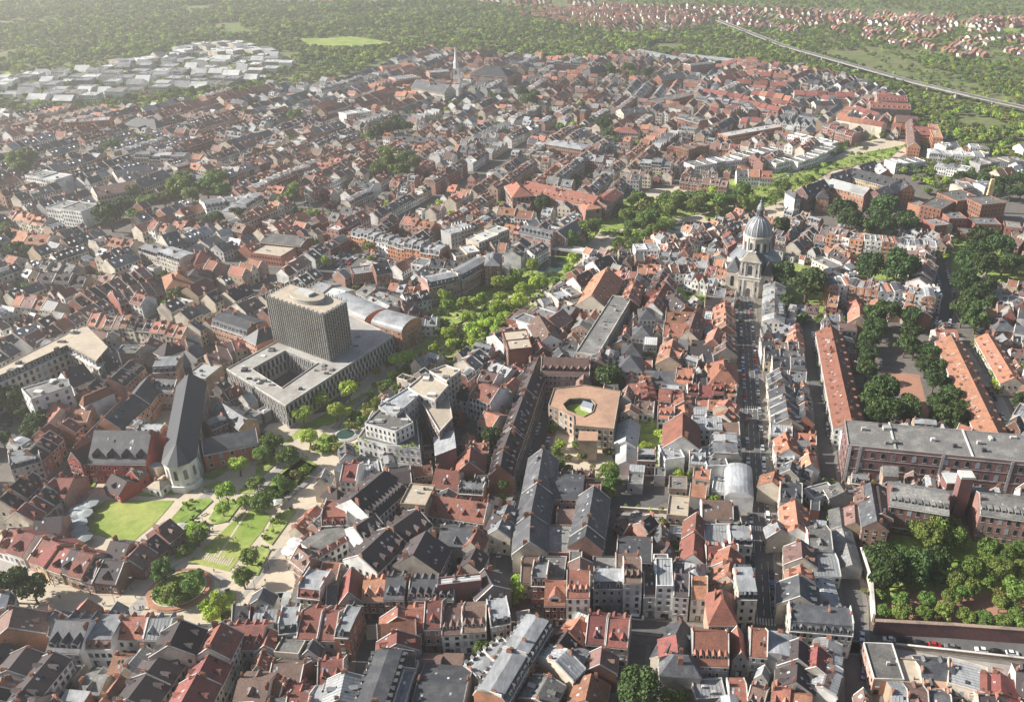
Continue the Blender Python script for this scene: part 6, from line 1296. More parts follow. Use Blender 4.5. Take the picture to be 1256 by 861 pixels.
# turret and chimney of the hospital
p = W(942+600/4,431+565/4,17); e = empty('hospital_turret', (p.x, p.y, 0)); tag(e, 'small gabled stone turret standing before the arched windows of the hospital', 'turret')
g = Geo(); g.box(-3,3,-2.5,2.5,0,14, 'wt'); g.obj('wall', e); g = Geo(); g.ext([(-2.9,14),(0,17.5),(2.9,14)], -3.3,3.3, 't'); g.obj('roof', e)
p = W(942+975/4,431+600/4,23); e = empty('hospital_chimney', (p.x, p.y, 0)); tag(e, 'square brick chimney shaft between the two hospital wings', 'chimney')
g = Geo(); g.box(-2.6,2.6,-2.2,2.2,0,22, 'wm'); g.obj('shaft', e); g = Geo(); g.box(-2.9,2.9,-2.5,2.5,22,23, 'lt', bottom=True); g.obj('cap', e)
p = W(942+925/4,431+625/4,15); e = empty('hospital_link', (p.x, p.y, 0)); tag(e, 'small white roofed link tower beside the hospital chimney', 'building'); g = Geo(); g.box(-5,5,-3.5,3.5,0,15, 'wm'); g.obj('wall', e); g = Geo(); g.box(-5.2,5.2,-3.7,3.7,15,15.5, 'W'); g.obj('roof', e)
p = W(1234,0,0)
p = W(836+1108/2.969,262,0); p = W(942+1065/4,216+180/4,0); e = empty('yellow_chimney', (p.x, p.y, 0)); tag(e, 'tall tapering yellow stone chimney beside the stepped brick complex', 'chimney')
g = Geo(); g.add([(-2.6,-1.8,0),(2.6,-1.8,0),(2.6,1.8,0),(-2.6,1.8,0),(-1.5,-1.1,29),(1.5,-1.1,29),(1.5,1.1,29),(-1.5,1.1,29)], [(0,1,5,4),(1,2,6,5),(2,3,7,6),(3,0,4,7),(4,5,6,7)], 'wy'); g.obj('shaft', e)
# --- square building with the octagonal court
RP = [W(628+x/4,431+y/4,12) for x, y in ((205,185),(350,167),(532,197),(500,382),(303,366),(300,318),(228,285),(177,268))]
raster(RP, 1); cx, cy = cen(RP); e = empty('octagon_court_building', (cx, cy, 0)); tag(e, 'square building with a flat tan roof around a grassed octagonal court', 'building')
oc = [W(628+x/4,431+y/4,12) for x, y in ((250,262),(282,236),(335,232),(388,238),(408,262),(396,298),(350,322),(270,292))]
po, ic = ccw(rel(RP, e)), ccw(rel(oc, e)); ic = align(po, ic)
# ear-free ring: both polygons have eight corners
g = Geo()
for i in range(8):
    j = (i+1) % 8; g.face([(*po[i], 0),(*po[j], 0),(*po[j], 12),(*po[i], 12)], 'wt'); g.face([(*ic[j], 0),(*ic[i], 0),(*ic[i], 12),(*ic[j], 12)], 'dk')
wl_ = g.obj('wall', e); g = Geo()
for i in range(8): j = (i+1) % 8; g.face([(*po[i], 12.05),(*po[j], 12.05),(*ic[j], 12.05),(*ic[i], 12.05)], 'n')
rr = g.obj('roof', e); g = Geo()
for ringp, s in ((po, .35),(ic, -.35)):
    q = inset(ringp, s)
    for i in range(8): j = (i+1) % 8; g.face([(*ringp[i], 12.5),(*ringp[j], 12.5),(*q[j], 12.5),(*q[i], 12.5)], 'wt'); g.face([(*ringp[i], 11.9),(*ringp[j], 11.9),(*ringp[j], 12.5),(*ringp[i], 12.5)], 'wt')
g.obj('parapet', rr); g = Geo()
for i in range(8): windows(g, None, po[i], po[(i+1) % 8], 1,11.5,2.2,1.3,2.2,3.5, 'lt', False, True, .6)
g.obj('window', wl_, stuff=True)
g = Geo(); g.prism(ic, 0,9.3, 'gL'); g.obj('court_lawn', e)
g = Geo(); a_, b_ = Vector((*ic[0], 0)), Vector((*ic[5], 0)); c_ = cen(ic)
mx_ = max(ic, key=lambda p: p[0]); g.prism([(c_[0], c_[1]+1),(mx_[0]-1.5, mx_[1]-3),(mx_[0]-1, mx_[1]+2),(c_[0]+1, c_[1]+6)], 9.3,11.4, 'ww', top='sk'); g.obj('glass_stair', e)
p = W(628+385/4,431+400/4,13); ang_ = 0
g = Geo(); g.box(p.x-cx-5, p.x-cx+3, p.y-cy-4, p.y-cy+3,0,11, 'wt'); g.obj('stair_tower', e); g = Geo(); g.box(p.x-cx-5.3, p.x-cx+3.3, p.y-cy-4.3, p.y-cy+3.2,11,11.8, 'n'); g.obj('stair_roof', e)
# --- modern white building, stepped
c0 = W(454,545); e = empty('stepped_white_building', (c0.x, c0.y, 0)); tag(e, 'modern white stepped corner building with planted terraces and glazed floors', 'office building')
def stepv(pts, z0, z1, wm='ww', rm='t', cl=0, sd=1, win=dict(sp=2.0, ww=.85, wh=1.9, fh=3.2, frame='ww')):
    P = [W(314+x/4,431+y/4, z1) for x, y in pts]; raster(P, 1); return block(e, P, z0, z1, wm, rm, par=.6, parm='W', win=win, clutter=cl, seed=sd)
stepv([(505,520),(650,545),(815,575),(815,400),(620,380),(540,440)], 0,4.5, cl=0)
stepv([(497,428),(640,462),(805,480),(790,340),(620,300),(530,380)], 4.5,13)
stepv([(533,357),(684,398),(772,352),(720,290),(610,280)], 13,19.5, cl=9, sd=4)
stepv([(600,272),(745,182),(798,218),(690,312),(640,300)], 0,21, wm='wg', rm='z', cl=3, sd=6)
for i, (px, py) in enumerate(((520,425),(545,445),(720,465),(745,462),(780,470),(765,455))):
    p = W(314+px/4,431+py/4,13.6)
    g = Geo()
    for k in range(26):
        a, b, r_ = random.uniform(0,6.28), random.uniform(.1,1.3), .5; x, y, z = p.x-c0.x+math.cos(a)*b, p.y-c0.y+math.sin(a)*b, 13.3+random.uniform(0,1.1)
        q = [Vector((random.uniform(-r_, r_), random.uniform(-r_, r_), random.uniform(-r_, r_))) for _ in range(3)]; g.face([(x+v.x, y+v.y, z+v.z) for v in q], 'l2')
    g.obj('terrace_planter', e)
def pb(pts, h, label, wm, rm, sd=1, cl=3, t='F', cat='building', name='apartment_building', **win):
    wn = dict(sp=2.4, ww=1.3, wh=1.9, fh=3.1); wn.update(win)
    return poly_building(t, pts, h, label, cat, wm, rm, name=name, win=wn, clutter=cl, seed=sd, parm='lt')
pb([(745,180),(832,107),(945,170),(880,245),(800,215)], 21, 'grey fronted block with beige gravel roof and white hut behind the stepped building', 'wg', 'u', sd=3)
pb([(790,215),(870,240),(940,190),(965,330),(900,400)], 17, 'purple brick block with pale window bands next to the beige roofed blocks', 'wm', 'u', sd=5, cl=1)
pb([(850,100),(930,70),(1005,95),(935,150)], 22, 'tall beige roofed block at the back of the white stepped building', 'wc', 'u', sd=8)
# --- long beige roofed building at the left edge
LB = [W(x, y, 18) for x, y in ((-60,478),(0,449),(99,399),(109,399),(135,425),(118,445),(81,424.5),(0,461),(-60,490))]
raster(LB, 1); cx, cy = cen(LB); e = empty('beige_ministry', (cx, cy, 0)); tag(e, 'long cream building with beige flat roof and four floors of windows at the left edge', 'building')
block(e, LB, 0,14.5, 'wc', 'u', par=0, win=dict(sp=2.9, ww=1.4, wh=2.2, fh=3.6))
P2 = inset(ccw(LB), .9); block(e, P2,14.5,17.6, 'dk', 'u', par=.4, parm='u', win=dict(sp=2.9, ww=1.3, wh=1.7, fh=3.1, frame='ww', z=.1), name='attic', clutter=8, seed=9)
g = Geo(); Q = rel(ccw(LB), e); O = inset(Q, -.6)
g.prism(O, 14.3,14.7, 'lt'); g.obj('cornice', e)
poly_building('E', [(105,188),(270,138),(338,140),(345,172),(152,240)], 17, 'pale grey white block with a dark roof edge beside the long beige building', 'building', 'ww', 't', win=dict(sp=3.4, ww=1.2, wh=1.6, fh=3.3), clutter=4, parm='W')
# --- steeple of the far church
p = W(420+420/2.969,325/2.969,0); e = empty('white_steeple', (p.x, p.y, 0)); tag(e, 'slender white church steeple with a pointed spire in the upper town', 'steeple')
g = Geo(); g.box(-4,4,-4,4,0,26, 'ww'); tb_ = g.obj('tower', e)
g = Geo(); g.lathe([(3.6,26),(3.3,33),(2.2,36),(1.6,40),(.1,53)], 'ww', 8); g.obj('spire', e)
for s in range(4):
    a = s*math.pi/2; g = Geo(); pts = [(-1,19),(1,19),(1,23),(0,24),(-1,23)]; g.face([(math.cos(a)*4.05-math.sin(a)*u, math.sin(a)*4.05+math.cos(a)*u, z) for u, z in pts], 'dk'); g.obj('belfry_opening', tb_)
# --- footbridge
P = TP('K', [(175,345),(300,360),(440,385)], 5); L_, R_ = strip(P, 7); c = P[0]; e = empty('footbridge', (c.x, c.y, 0)); tag(e, 'pale concrete footbridge crossing the basin between museum and park', 'footbridge')
g = Geo()
for i in range(2): g.prism([(q[0]-c.x, q[1]-c.y) for q in (L_[i], L_[i+1], R_[i+1], R_[i])], 4.2,5, 'lt')
g.obj('deck', e)
for S_ in (L_, R_):
    g = Geo()
    for i in range(2):
        d = Vector((S_[i+1][0]-S_[i][0], S_[i+1][1]-S_[i][1])).normalized(); n_ = Vector((-d.y, d.x))*.15; g.prism([(S_[i][0]-c.x-n_.x, S_[i][1]-c.y-n_.y),(S_[i+1][0]-c.x-n_.x, S_[i+1][1]-c.y-n_.y),(S_[i+1][0]-c.x+n_.x, S_[i+1][1]-c.y+n_.y),(S_[i][0]-c.x+n_.x, S_[i][1]-c.y+n_.y)], 5,6.1, 'W')
    g.obj('railing', e)
for k in range(3):
    q = P[0].lerp(P[2], .15+.35*k)-c; g = Geo(); g.box(q.x-.6, q.x+.6, q.y-2.5, q.y+2.5,0,4.2, 'cn'); g.obj('pier', e)
# --- viaduct / motorway
L_, R_ = strip(VIA, 9); e = empty('viaduct', (VIA[0].x, VIA[0].y, 0)); tag(e, 'long concrete motorway viaduct curving through the wood at the upper right', 'viaduct'); c = VIA[0]
g = Geo(); r0 = Geo(); r1 = Geo()
for i in range(len(VIA)-1):
    q = [(p[0]-c.x, p[1]-c.y) for p in (L_[i], L_[i+1], R_[i+1], R_[i])]; g.prism(q, 6.5,8, 'cn', top='gA')
    for A, rg in ((L_, r0),(R_, r1)):
        d = Vector((A[i+1][0]-A[i][0], A[i+1][1]-A[i][1])).normalized(); n_ = Vector((-d.y, d.x))*.25
        rg.prism([(A[i][0]-c.x-n_.x, A[i][1]-c.y-n_.y),(A[i+1][0]-c.x-n_.x, A[i+1][1]-c.y-n_.y),(A[i+1][0]-c.x+n_.x, A[i+1][1]-c.y+n_.y),(A[i][0]-c.x+n_.x, A[i][1]-c.y+n_.y)], 8,9.1, 't')
g.obj('deck', e); r0.obj('parapet', e); r1.obj('parapet', e)
for i in range(len(VIA)-1):
    D_ = (VIA[i+1]-VIA[i]).length
    for k in range(int(D_/45)):
        q = VIA[i].lerp(VIA[i+1], (k+.5)/int(D_/45))-c; g = Geo(); g.box(q.x-1.5, q.x+1.5, q.y-5, q.y+5,0,6.5, 'cn'); g.obj('pier', e)
# --- far road on the left
flat('far_road', TP('f', [(-30,140),(14,105),(18,95),(8,95),(-30,125)]), .05, 'gW' if False else 'gP')
# --- garden wall bottom right, hedges, walls
def wall(t, pts, h, th, label, name='garden_wall', m='wl', cp='lt'):
    P = TP(t, pts); L_, R_ = strip(P, th); c = P[0]; e = empty(name, (c.x, c.y, 0)); tag(e, label, 'wall'); g = Geo(); k_ = Geo(); L2, R2 = strip(P, th+.25)
    for i in range(len(P)-1):
        g.prism([(p[0]-c.x, p[1]-c.y) for p in (L_[i], L_[i+1], R_[i+1], R_[i])], 0, h, m); k_.prism([(p[0]-c.x, p[1]-c.y) for p in (L2[i], L2[i+1], R2[i+1], R2[i])], h, h+.25, cp)
    g.obj('wall_face', e); k_.obj('coping', e)
wall('D', [(515,520),(620,525),(900,540),(1300,570)], 6,1.2, 'high shaded wall holding the garden above the row of parked cars', m='wm', cp='wl')
wall('D', [(450,140),(500,300),(512,470)], 4, .8, 'pale wall between the lane and the garden trees', m='wc')
wall('D', [(620,590),(900,620),(1300,665)], 1.6, .5, 'low brick wall along the footway at the bottom right')
wall('G', [(530,780),(770,795)], 1.8, .5, 'low wall with hedge above the gravel yard')
TREES = []
def tree(x, y, r, kind, where, word):
    TREES.append((x, y, r, kind, where, word))
WORD = {'mid': 'green', 'dark': 'dark green', 'bright': 'fresh green', 'copper': 'copper leaved', 'autumn': 'yellow brown', 'poplar': 'tall columnar dark green'}
def trees(t, pts, rpx, kind, where, hgt=.8):
    """pts = middle of each crown in the photograph; rpx = crown radius there (tile units)"""
    s = TL[t][2]
    for p in pts:
        rp = p[2] if len(p) > 2 else rpx; g0 = TP(t, [p[:2]])[0]; z = (g0-Vector((0,0, CAMH))).dot(CM @ Vector((0,0,-1))); r = rp/s*z/FPX*(1.34 if kind == 'dark' else (.92 if kind == 'bright' else 1.08))
        g1 = TP(t, [p[:2]], r*(1.1 if kind != 'poplar' else 1.5))[0]; tree(g1.x, g1.y, r, kind, where, WORD[kind])
trees('A', [(50,290,75),(160,310,60)], 60, 'dark', 'on the pale plaza below the curved block')
trees('A', [(800,215,62),(830,310,60),(940,290,62),(960,235,45),(770,330,40),(870,355,45)], 50, 'mid', 'inside the terracotta oval planter')
trees('A', [(1080,370,70),(1040,430,60),(1010,380,45),(1120,430,40)], 50, 'bright', 'in the bed right of the oval planter')
trees('A', [(965,45,55),(1190,250,60),(1225,140,55)], 50, 'mid', 'along the right side of the striped lawn')
trees('A', [(900,110,40),(960,20,60)], 50, 'bright', 'along the left side of the striped lawn')
trees('E', [(1170,560,62),(1110,700,60),(1090,770,50),(1200,740,50),(1240,640,40)], 50, 'bright', 'in the park before the hospice east wing')
trees('F', [(75,450,62),(30,500,50),(155,520,58),(30,740,62),(130,640,50),(0,650,45)], 50, 'mid', 'in the park near the hospice')
trees('F', [(320,240,60),(230,320,60),(455,200,60),(395,300,52),(440,290,36),(260,420,62),(620,180,36),(520,330,36),(670,110,36),(690,50,52),(740,30,52),(480,160,34)], 50, 'bright', 'between the court house and the white stepped building')
trees('F', [(590,95,32),(690,190,40),(600,260,40),(560,300,34),(350,460,34),(410,470,34)], 36, 'mid', 'in the planted strip before the stepped building')
trees('F', [(560,210,34),(640,150,34),(700,120,34),(540,270,32),(490,300,34),(470,360,36),(590,160,30),(650,60,36),(780,50,36),(820,20,40),(860,40,36),(900,20,36),(730,80,30),(370,430,36),(290,470,34),(200,600,40),(170,660,40),(100,700,40),(240,570,36)], 50, 'bright', 'in the green strip along the court house and white building')
trees('J', [(880,830,40),(960,830,44),(1020,790,40),(1100,740,44),(1150,690,44),(1200,650,44),(1240,700,40),(1080,840,44),(1180,770,44),(980,740,36),(900,760,36)], 45, 'bright', 'at the lower end of the long park')
trees('F', [(1155,430,50)], 50, 'dark', 'in the walled yard behind the tall blocks')
trees('F', [(1050,660,44),(1160,640,36),(1220,650,40),(1000,665,30),(1200,720,36)], 40, 'mid', 'in the garden above the long red wing')
trees('J', [(930,590,52),(980,540,42),(940,640,52),(1010,620,45),(1060,620,42),(930,720,40),(940,780,50),(1110,610,50),(1190,530,50),(1230,520,45),(1120,540,24)], 45, 'bright', 'on the quay side of the long park')
trees('J', [(1040,700,50),(1120,700,55),(1180,660,50),(1080,790,55),(1060,760,50),(1160,740,50),(1220,700,50),(1130,640,40),(1240,640,45),(1000,830,40),(1200,600,45)], 45, 'bright', 'in the middle of the long park')
trees('K', [(20,500,45),(100,440,45),(50,560,45),(110,530,42),(150,530,42),(40,620,60),(300,420,45),(280,470,40),(210,510,38),(0,640,50),(20,690,45)], 45, 'bright', 'beside the basin at the head of the long park')
trees('K', [(300,310,48),(370,250,60),(330,280,40),(410,240,40)], 45, 'mid', 'between the museum and the park wood')
pk = []
rr_ = random.Random(4)
for (x0, x1, y0, y1, n) in ((460,800,90,200,34),(560,760,190,290,14),(800,1180,60,130,22),(860,1180,90,170,10),(470,620,290,380,6),(650,900,210,260,6)):
    for _ in range(n): pk.append((rr_.uniform(x0, x1), rr_.uniform(y0, y1), rr_.uniform(26,44)))
pk = [p for p in pk if inpoly(p[0], p[1], [(440,200),(520,110),(650,80),(860,80),(960,60),(1180,40),(1190,90),(1180,160),(1040,200),(900,170),(800,210),(740,300),(560,390),(500,380),(450,260)])]
trees('K', pk, 40, 'mid', 'in the dense park wood by the pond')
trees('K', [(150,135,36)], 36, 'dark', 'in the court of the arcaded convent')
trees('K', [(890,600,30),(920,610,34),(960,620,34),(1000,640,30),(870,580,26)], 30, 'bright', 'in the hedge garden left of the church street')
trees('K', [(400,585,24),(240,770,20),(200,830,36),(310,800,26)], 26, 'mid', 'in the yard of the park side block')
trees('L', [(70,490,60),(195,510,85),(90,620,40),(250,700,28),(300,690,24),(170,690,28),(60,240,46)], 50, 'dark', 'in the churchyard right of the dome')
trees('L', [(370,170,58),(560,160,62),(560,230,60),(670,200,50),(690,240,42),(400,220,50),(480,240,46)], 50, 'dark', 'in the school yard')
trees('L', [(500,450,62),(650,460,72),(425,400,20),(590,470,30)], 50, 'dark', 'between the two stepped apartment rows')
trees('L', [(1040,320,60),(1130,350,62),(980,420,60),(1060,440,60),(1160,420,50),(960,520,60),(1050,540,60),(1000,600,52),(960,660,60),(1030,690,62),(1210,420,40),(1080,620,40),(1100,290,40),(1010,380,50)], 50, 'dark', 'in the big garden right of the parking street')
trees('L', [(1140,520,30),(1180,510,26),(880,320,22),(920,320,22),(780,280,22),(750,240,24)], 24, 'mid', 'by the kitchen garden at the right')
trees('L', [(40,90,40),(80,50,40),(200,20,36),(20,130,30)], 36, 'mid', 'beside the avenue above the dome')
trees('S', [(810,610),(835,600),(860,615),(890,615),(915,620),(940,640),(960,650),(850,640),(900,650),(930,665)], 17, 'poplar', 'in the poplar row behind the school')
trees('S', [(1010,640),(1060,640),(1100,650),(1140,660),(1180,660),(1220,650),(1150,690),(1200,700),(1240,690)], 24, 'dark', 'behind the brick complex')
trees('S', [(420,655,16),(460,640,16),(490,620,16),(520,600,16),(550,560,16),(580,540,16),(600,520,15),(620,560,16),(650,560,16),(560,600,14),(380,660,16),(340,670,16),(300,690,16),(360,700,18),(640,530,14),(700,500,18),(730,490,18),(670,540,14),(750,480,16)], 16, 'bright', 'along the avenue towards the upper right')
trees('S', [(780,540,14),(820,530,14),(860,540,15),(850,520,14),(890,520,13),(700,560,14),(760,560,14),(660,590,12)], 14, 'bright', 'in the green strip below the old brick monastery')
trees('M', [(330,40,56),(420,20,62),(550,40,60),(350,110,60),(320,170,52),(290,200,50),(320,250,52),(560,130,60),(530,200,60),(580,230,50),(300,290,46),(300,360,54)], 50, 'dark', 'at the head of the tree court between the barracks')
trees('M', [(400,480,82),(350,540,80),(440,590,74),(360,610,60),(540,570,70),(320,470,50),(560,620,55)], 60, 'dark', 'in the front left corner of the tree court')
trees('M', [(670,250,50),(650,330,54),(720,340,46),(700,410,60),(780,500,70),(720,540,60),(740,610,62),(840,620,68),(880,580,54),(780,430,46)], 60, 'dark', 'along the right barracks in the tree court')
trees('M', [(960,170,30),(930,200,26)], 28, 'copper', 'at the head of the hedge behind the right barracks')
trees('M', [(990,240,30),(1010,280,30),(1040,320,32),(1050,370,34),(1075,420,36),(1060,460,30),(1210,530,40),(1100,180,20),(1240,330,26)], 30, 'dark', 'in the hedge behind the right barracks')
trees('D', [(540,140,70),(600,210,74),(560,250,60),(650,150,60),(730,180,76),(720,250,60),(820,160,70),(830,250,40)], 60, 'dark', 'in the left clump of the walled garden')
trees('D', [(790,50,80),(870,30,80),(820,-20,70),(920,50,60),(750,0,60),(900,-10,50)], 70, 'mid', 'in the round clump before the hospital wings')
trees('D', [(920,265,54),(990,200,66),(1000,300,50),(1060,180,60),(960,330,46),(900,350,50),(860,420,56),(970,440,52),(1060,450,54),(780,360,50),(760,430,50),(650,350,54),(660,420,56),(570,410,44),(550,330,34),(1140,380,46),(1150,470,50),(1210,440,54),(1200,380,40),(1250,480,50),(1080,110,60),(1160,130,60),(1240,110,60),(1150,210,62),(1240,210,60),(1130,320,40),(1210,300,66),(1250,340,50),(1080,270,40)], 50, 'mid', 'in the walled garden at the right')
trees('D', [(250,120,20),(470,310,18),(330,60,20),(325,10,16)], 18, 'mid', 'in the strip between street and lane')
trees('H', [(320,640,22),(300,700,22),(290,760,24),(310,810,26),(290,840,22),(245,65,17),(262,152,15),(280,235,18),(298,320,18),(312,392,20),(275,632,18),(235,5,17)], 20, 'mid', 'along the right kerb of the lane')
trees('C', [(625,790,108)], 100, 'dark', 'as one huge round crown at the bottom')
trees('C', [(30,280,55),(35,340,56)], 50, 'bright', 'on the corner where middle street meets lower street')
trees('C', [(222,135,26),(298,120,30),(810,130,34),(800,90,30),(770,840,50),(840,850,50)], 30, 'mid', 'in the small yards of the centre')
trees('G', [(475,120,66)], 60, 'dark', 'above the flat tan roof')
trees('G', [(655,470,44),(725,400,36),(730,465,34),(680,520,26),(680,330,22),(735,355,20)], 40, 'bright', 'in the inner garden beside the big orange hip')
trees('G', [(480,590,54),(490,650,54),(475,690,46),(465,740,30)], 50, 'mid', 'stacked at the edge of the little car park')
trees('G', [(240,450,34),(220,490,36),(225,560,46),(280,580,36),(310,455,24),(350,510,30),(395,565,18),(360,590,18),(420,610,18),(475,490,32),(200,370,32),(275,520,22),(240,325,22)], 30, 'mid', 'in the stone yard before the tan building')
trees('G', [(880,590,26),(920,590,28),(960,590,26),(990,600,18)], 24, 'dark', 'as a clipped hedge bush above the white flat roof')
trees('G', [(560,755,16),(620,760,16),(680,770,16),(730,770,18),(740,830,30),(520,800,14)], 16, 'mid', 'in the hedge along the little car park')
trees('E', [(50,220,60),(10,180,50),(100,290,40),(160,380,46),(190,330,52),(160,420,40),(230,320,40),(10,430,36),(30,240,40)], 50, 'dark', 'round the sunken car park at the left edge')
trees('E', [(120,270,30)], 30, 'dark', 'under the pale grey block')
trees('I', [(880,60,60),(940,100,50),(1010,50,56),(1080,60,56),(720,120,46),(650,80,42),(700,60,40),(900,20,50),(1060,10,60),(850,90,40)], 50, 'mid', 'in the long garden of the left town')
trees('I', [(800,110,46)], 46, 'autumn', 'in the long garden of the left town')
trees('I', [(530,180,64),(600,140,36),(660,180,30),(1010,210,32),(1060,210,32),(1160,190,30),(20,300,40),(75,355,40),(140,365,38),(20,250,30)], 40, 'dark', 'among the roofs of the left town')
trees('I', [(725,590,34),(860,580,44),(810,630,34),(795,480,28),(490,480,22),(1060,350,28),(1250,430,20)], 30, 'mid', 'in a yard between the purple rows')
trees('J', [(180,80,50),(130,120,40),(380,190,30),(20,130,24),(310,180,28),(260,180,26)], 40, 'mid', 'in the middle town gardens')
trees('J', [(320,110,52),(370,150,40)], 50, 'copper', 'among the gardens left of the curved street')
trees('J', [(550,345,38),(190,470,36)], 36, 'autumn', 'at the edge of the mid town car park')
trees('J', [(335,410,34),(555,400,20),(225,460,26),(220,500,22),(480,360,14),(715,265,14),(945,180,24),(900,660,20),(280,460,16)], 30, 'mid', 'around the mid town car park')
trees('Q', [(180,590,46),(130,610,34),(230,570,34),(215,620,34),(160,560,32)], 40, 'mid', 'in the big round clump of the upper town')
trees('Q', [(260,590,26)], 26, 'autumn', 'in the big round clump of the upper town')
trees('Q', [(200,440,26),(180,460,26),(150,480,26),(120,490,24),(230,460,24),(100,490,20)], 24, 'dark', 'in the slanting clump of the upper town')
trees('Q', [(470,400,14),(490,400,14),(510,405,14),(480,420,14),(500,425,14)], 14, 'poplar', 'in the poplar clump right of the steeple church')
trees('Q', [(400,380,24),(380,400,20),(420,370,20),(350,410,18),(570,450,18)], 20, 'bright', 'below the steeple church')
trees('Q', [(655,340,24),(680,370,26),(700,350,20),(610,345,14),(550,345,16),(870,380,16),(840,455,16),(790,460,16),(880,465,18),(950,455,28),(970,490,22),(990,510,18),(960,400,14),(725,740,24),(420,540,14),(980,250,24),(1040,250,20),(1110,270,20),(1060,270,16)], 20, 'dark', 'among the roofs of the upper town')
trees('P', [(60,590,40),(100,580,36),(80,620,36),(40,600,30),(230,590,24),(260,580,20),(310,590,20),(410,530,30),(400,560,26),(500,500,24),(550,510,24),(530,530,20),(1075,420,28),(890,410,22),(740,455,20),(830,480,18),(1130,400,16)], 30, 'mid', 'under the wood edge of the left town')

for t in TREES:
    ix, iy = int((t[0]-OX)/CS), int((t[1]-OY)/CS); k = max(1, int(t[2]*.8/CS)); sub = occ[ix-k:ix+k+1, iy-k:iy+k+1]
    if 'wood' not in t[4]: sub[sub == 0] = 2
# ------------------------------------------------------------------ old town filled in between the measured rows
def pushout(h):
    for P, wd in zip(ST, STW):
        best = None
        for A, B in zip(P, P[1:]):
            d = Vector((B.x-A.x, B.y-A.y)); D_ = d.length; d /= D_; v = Vector((h['cx']-A.x, h['cy']-A.y)); t = v.dot(d)
            if -3 < t < D_+3:
                s_ = v.x*d.y-v.y*d.x
                if best is None or abs(s_) < abs(best[0]): best = (s_, d)
        if best:
            s_, d = best; ph = h['ang']-math.atan2(d.y, d.x); ext = abs(h['L']/2*math.sin(ph))+abs(h['W']/2*math.cos(ph)); need = ext+wd/2-abs(s_)
            if 0 < need < ext+1 and abs(math.sin(ph)) < .4:
                sg = 1 if s_ > 0 else -1; m_ = min(need, 6); h['cx'] += d.y*sg*m_; h['cy'] -= d.x*sg*m_
                if need > 6 and h['W'] > 9: h['W'] -= 2
for h in HOUSES:
    if not h.get('bigname'): pushout(h)
for h in HOUSES: raster(rect(h['cx'], h['cy'], h['ang'], h['L']+.4, h['W']+.4), 1)
ZT_ = [[(p[0], p[1]) for p in TP('f', q)] for q in (
    [(-60,142),(150,141),(250,128),(330,114),(440,96),(530,66),(700,78),(790,68),(860,76),(890,110),(850,170),(870,222),(800,228),(745,248),(690,290),(640,305),(560,335),(520,345),(470,345),(430,370),(430,420),(350,430),(280,440),(240,500),(210,520),(150,520),(110,570),(60,620),(-40,660)],
    [(850,76),(1000,84),(1110,120),(1120,150),(1140,178),(1060,178),(1000,195),(930,215),(870,225),(840,170)])]
TREEZ = []
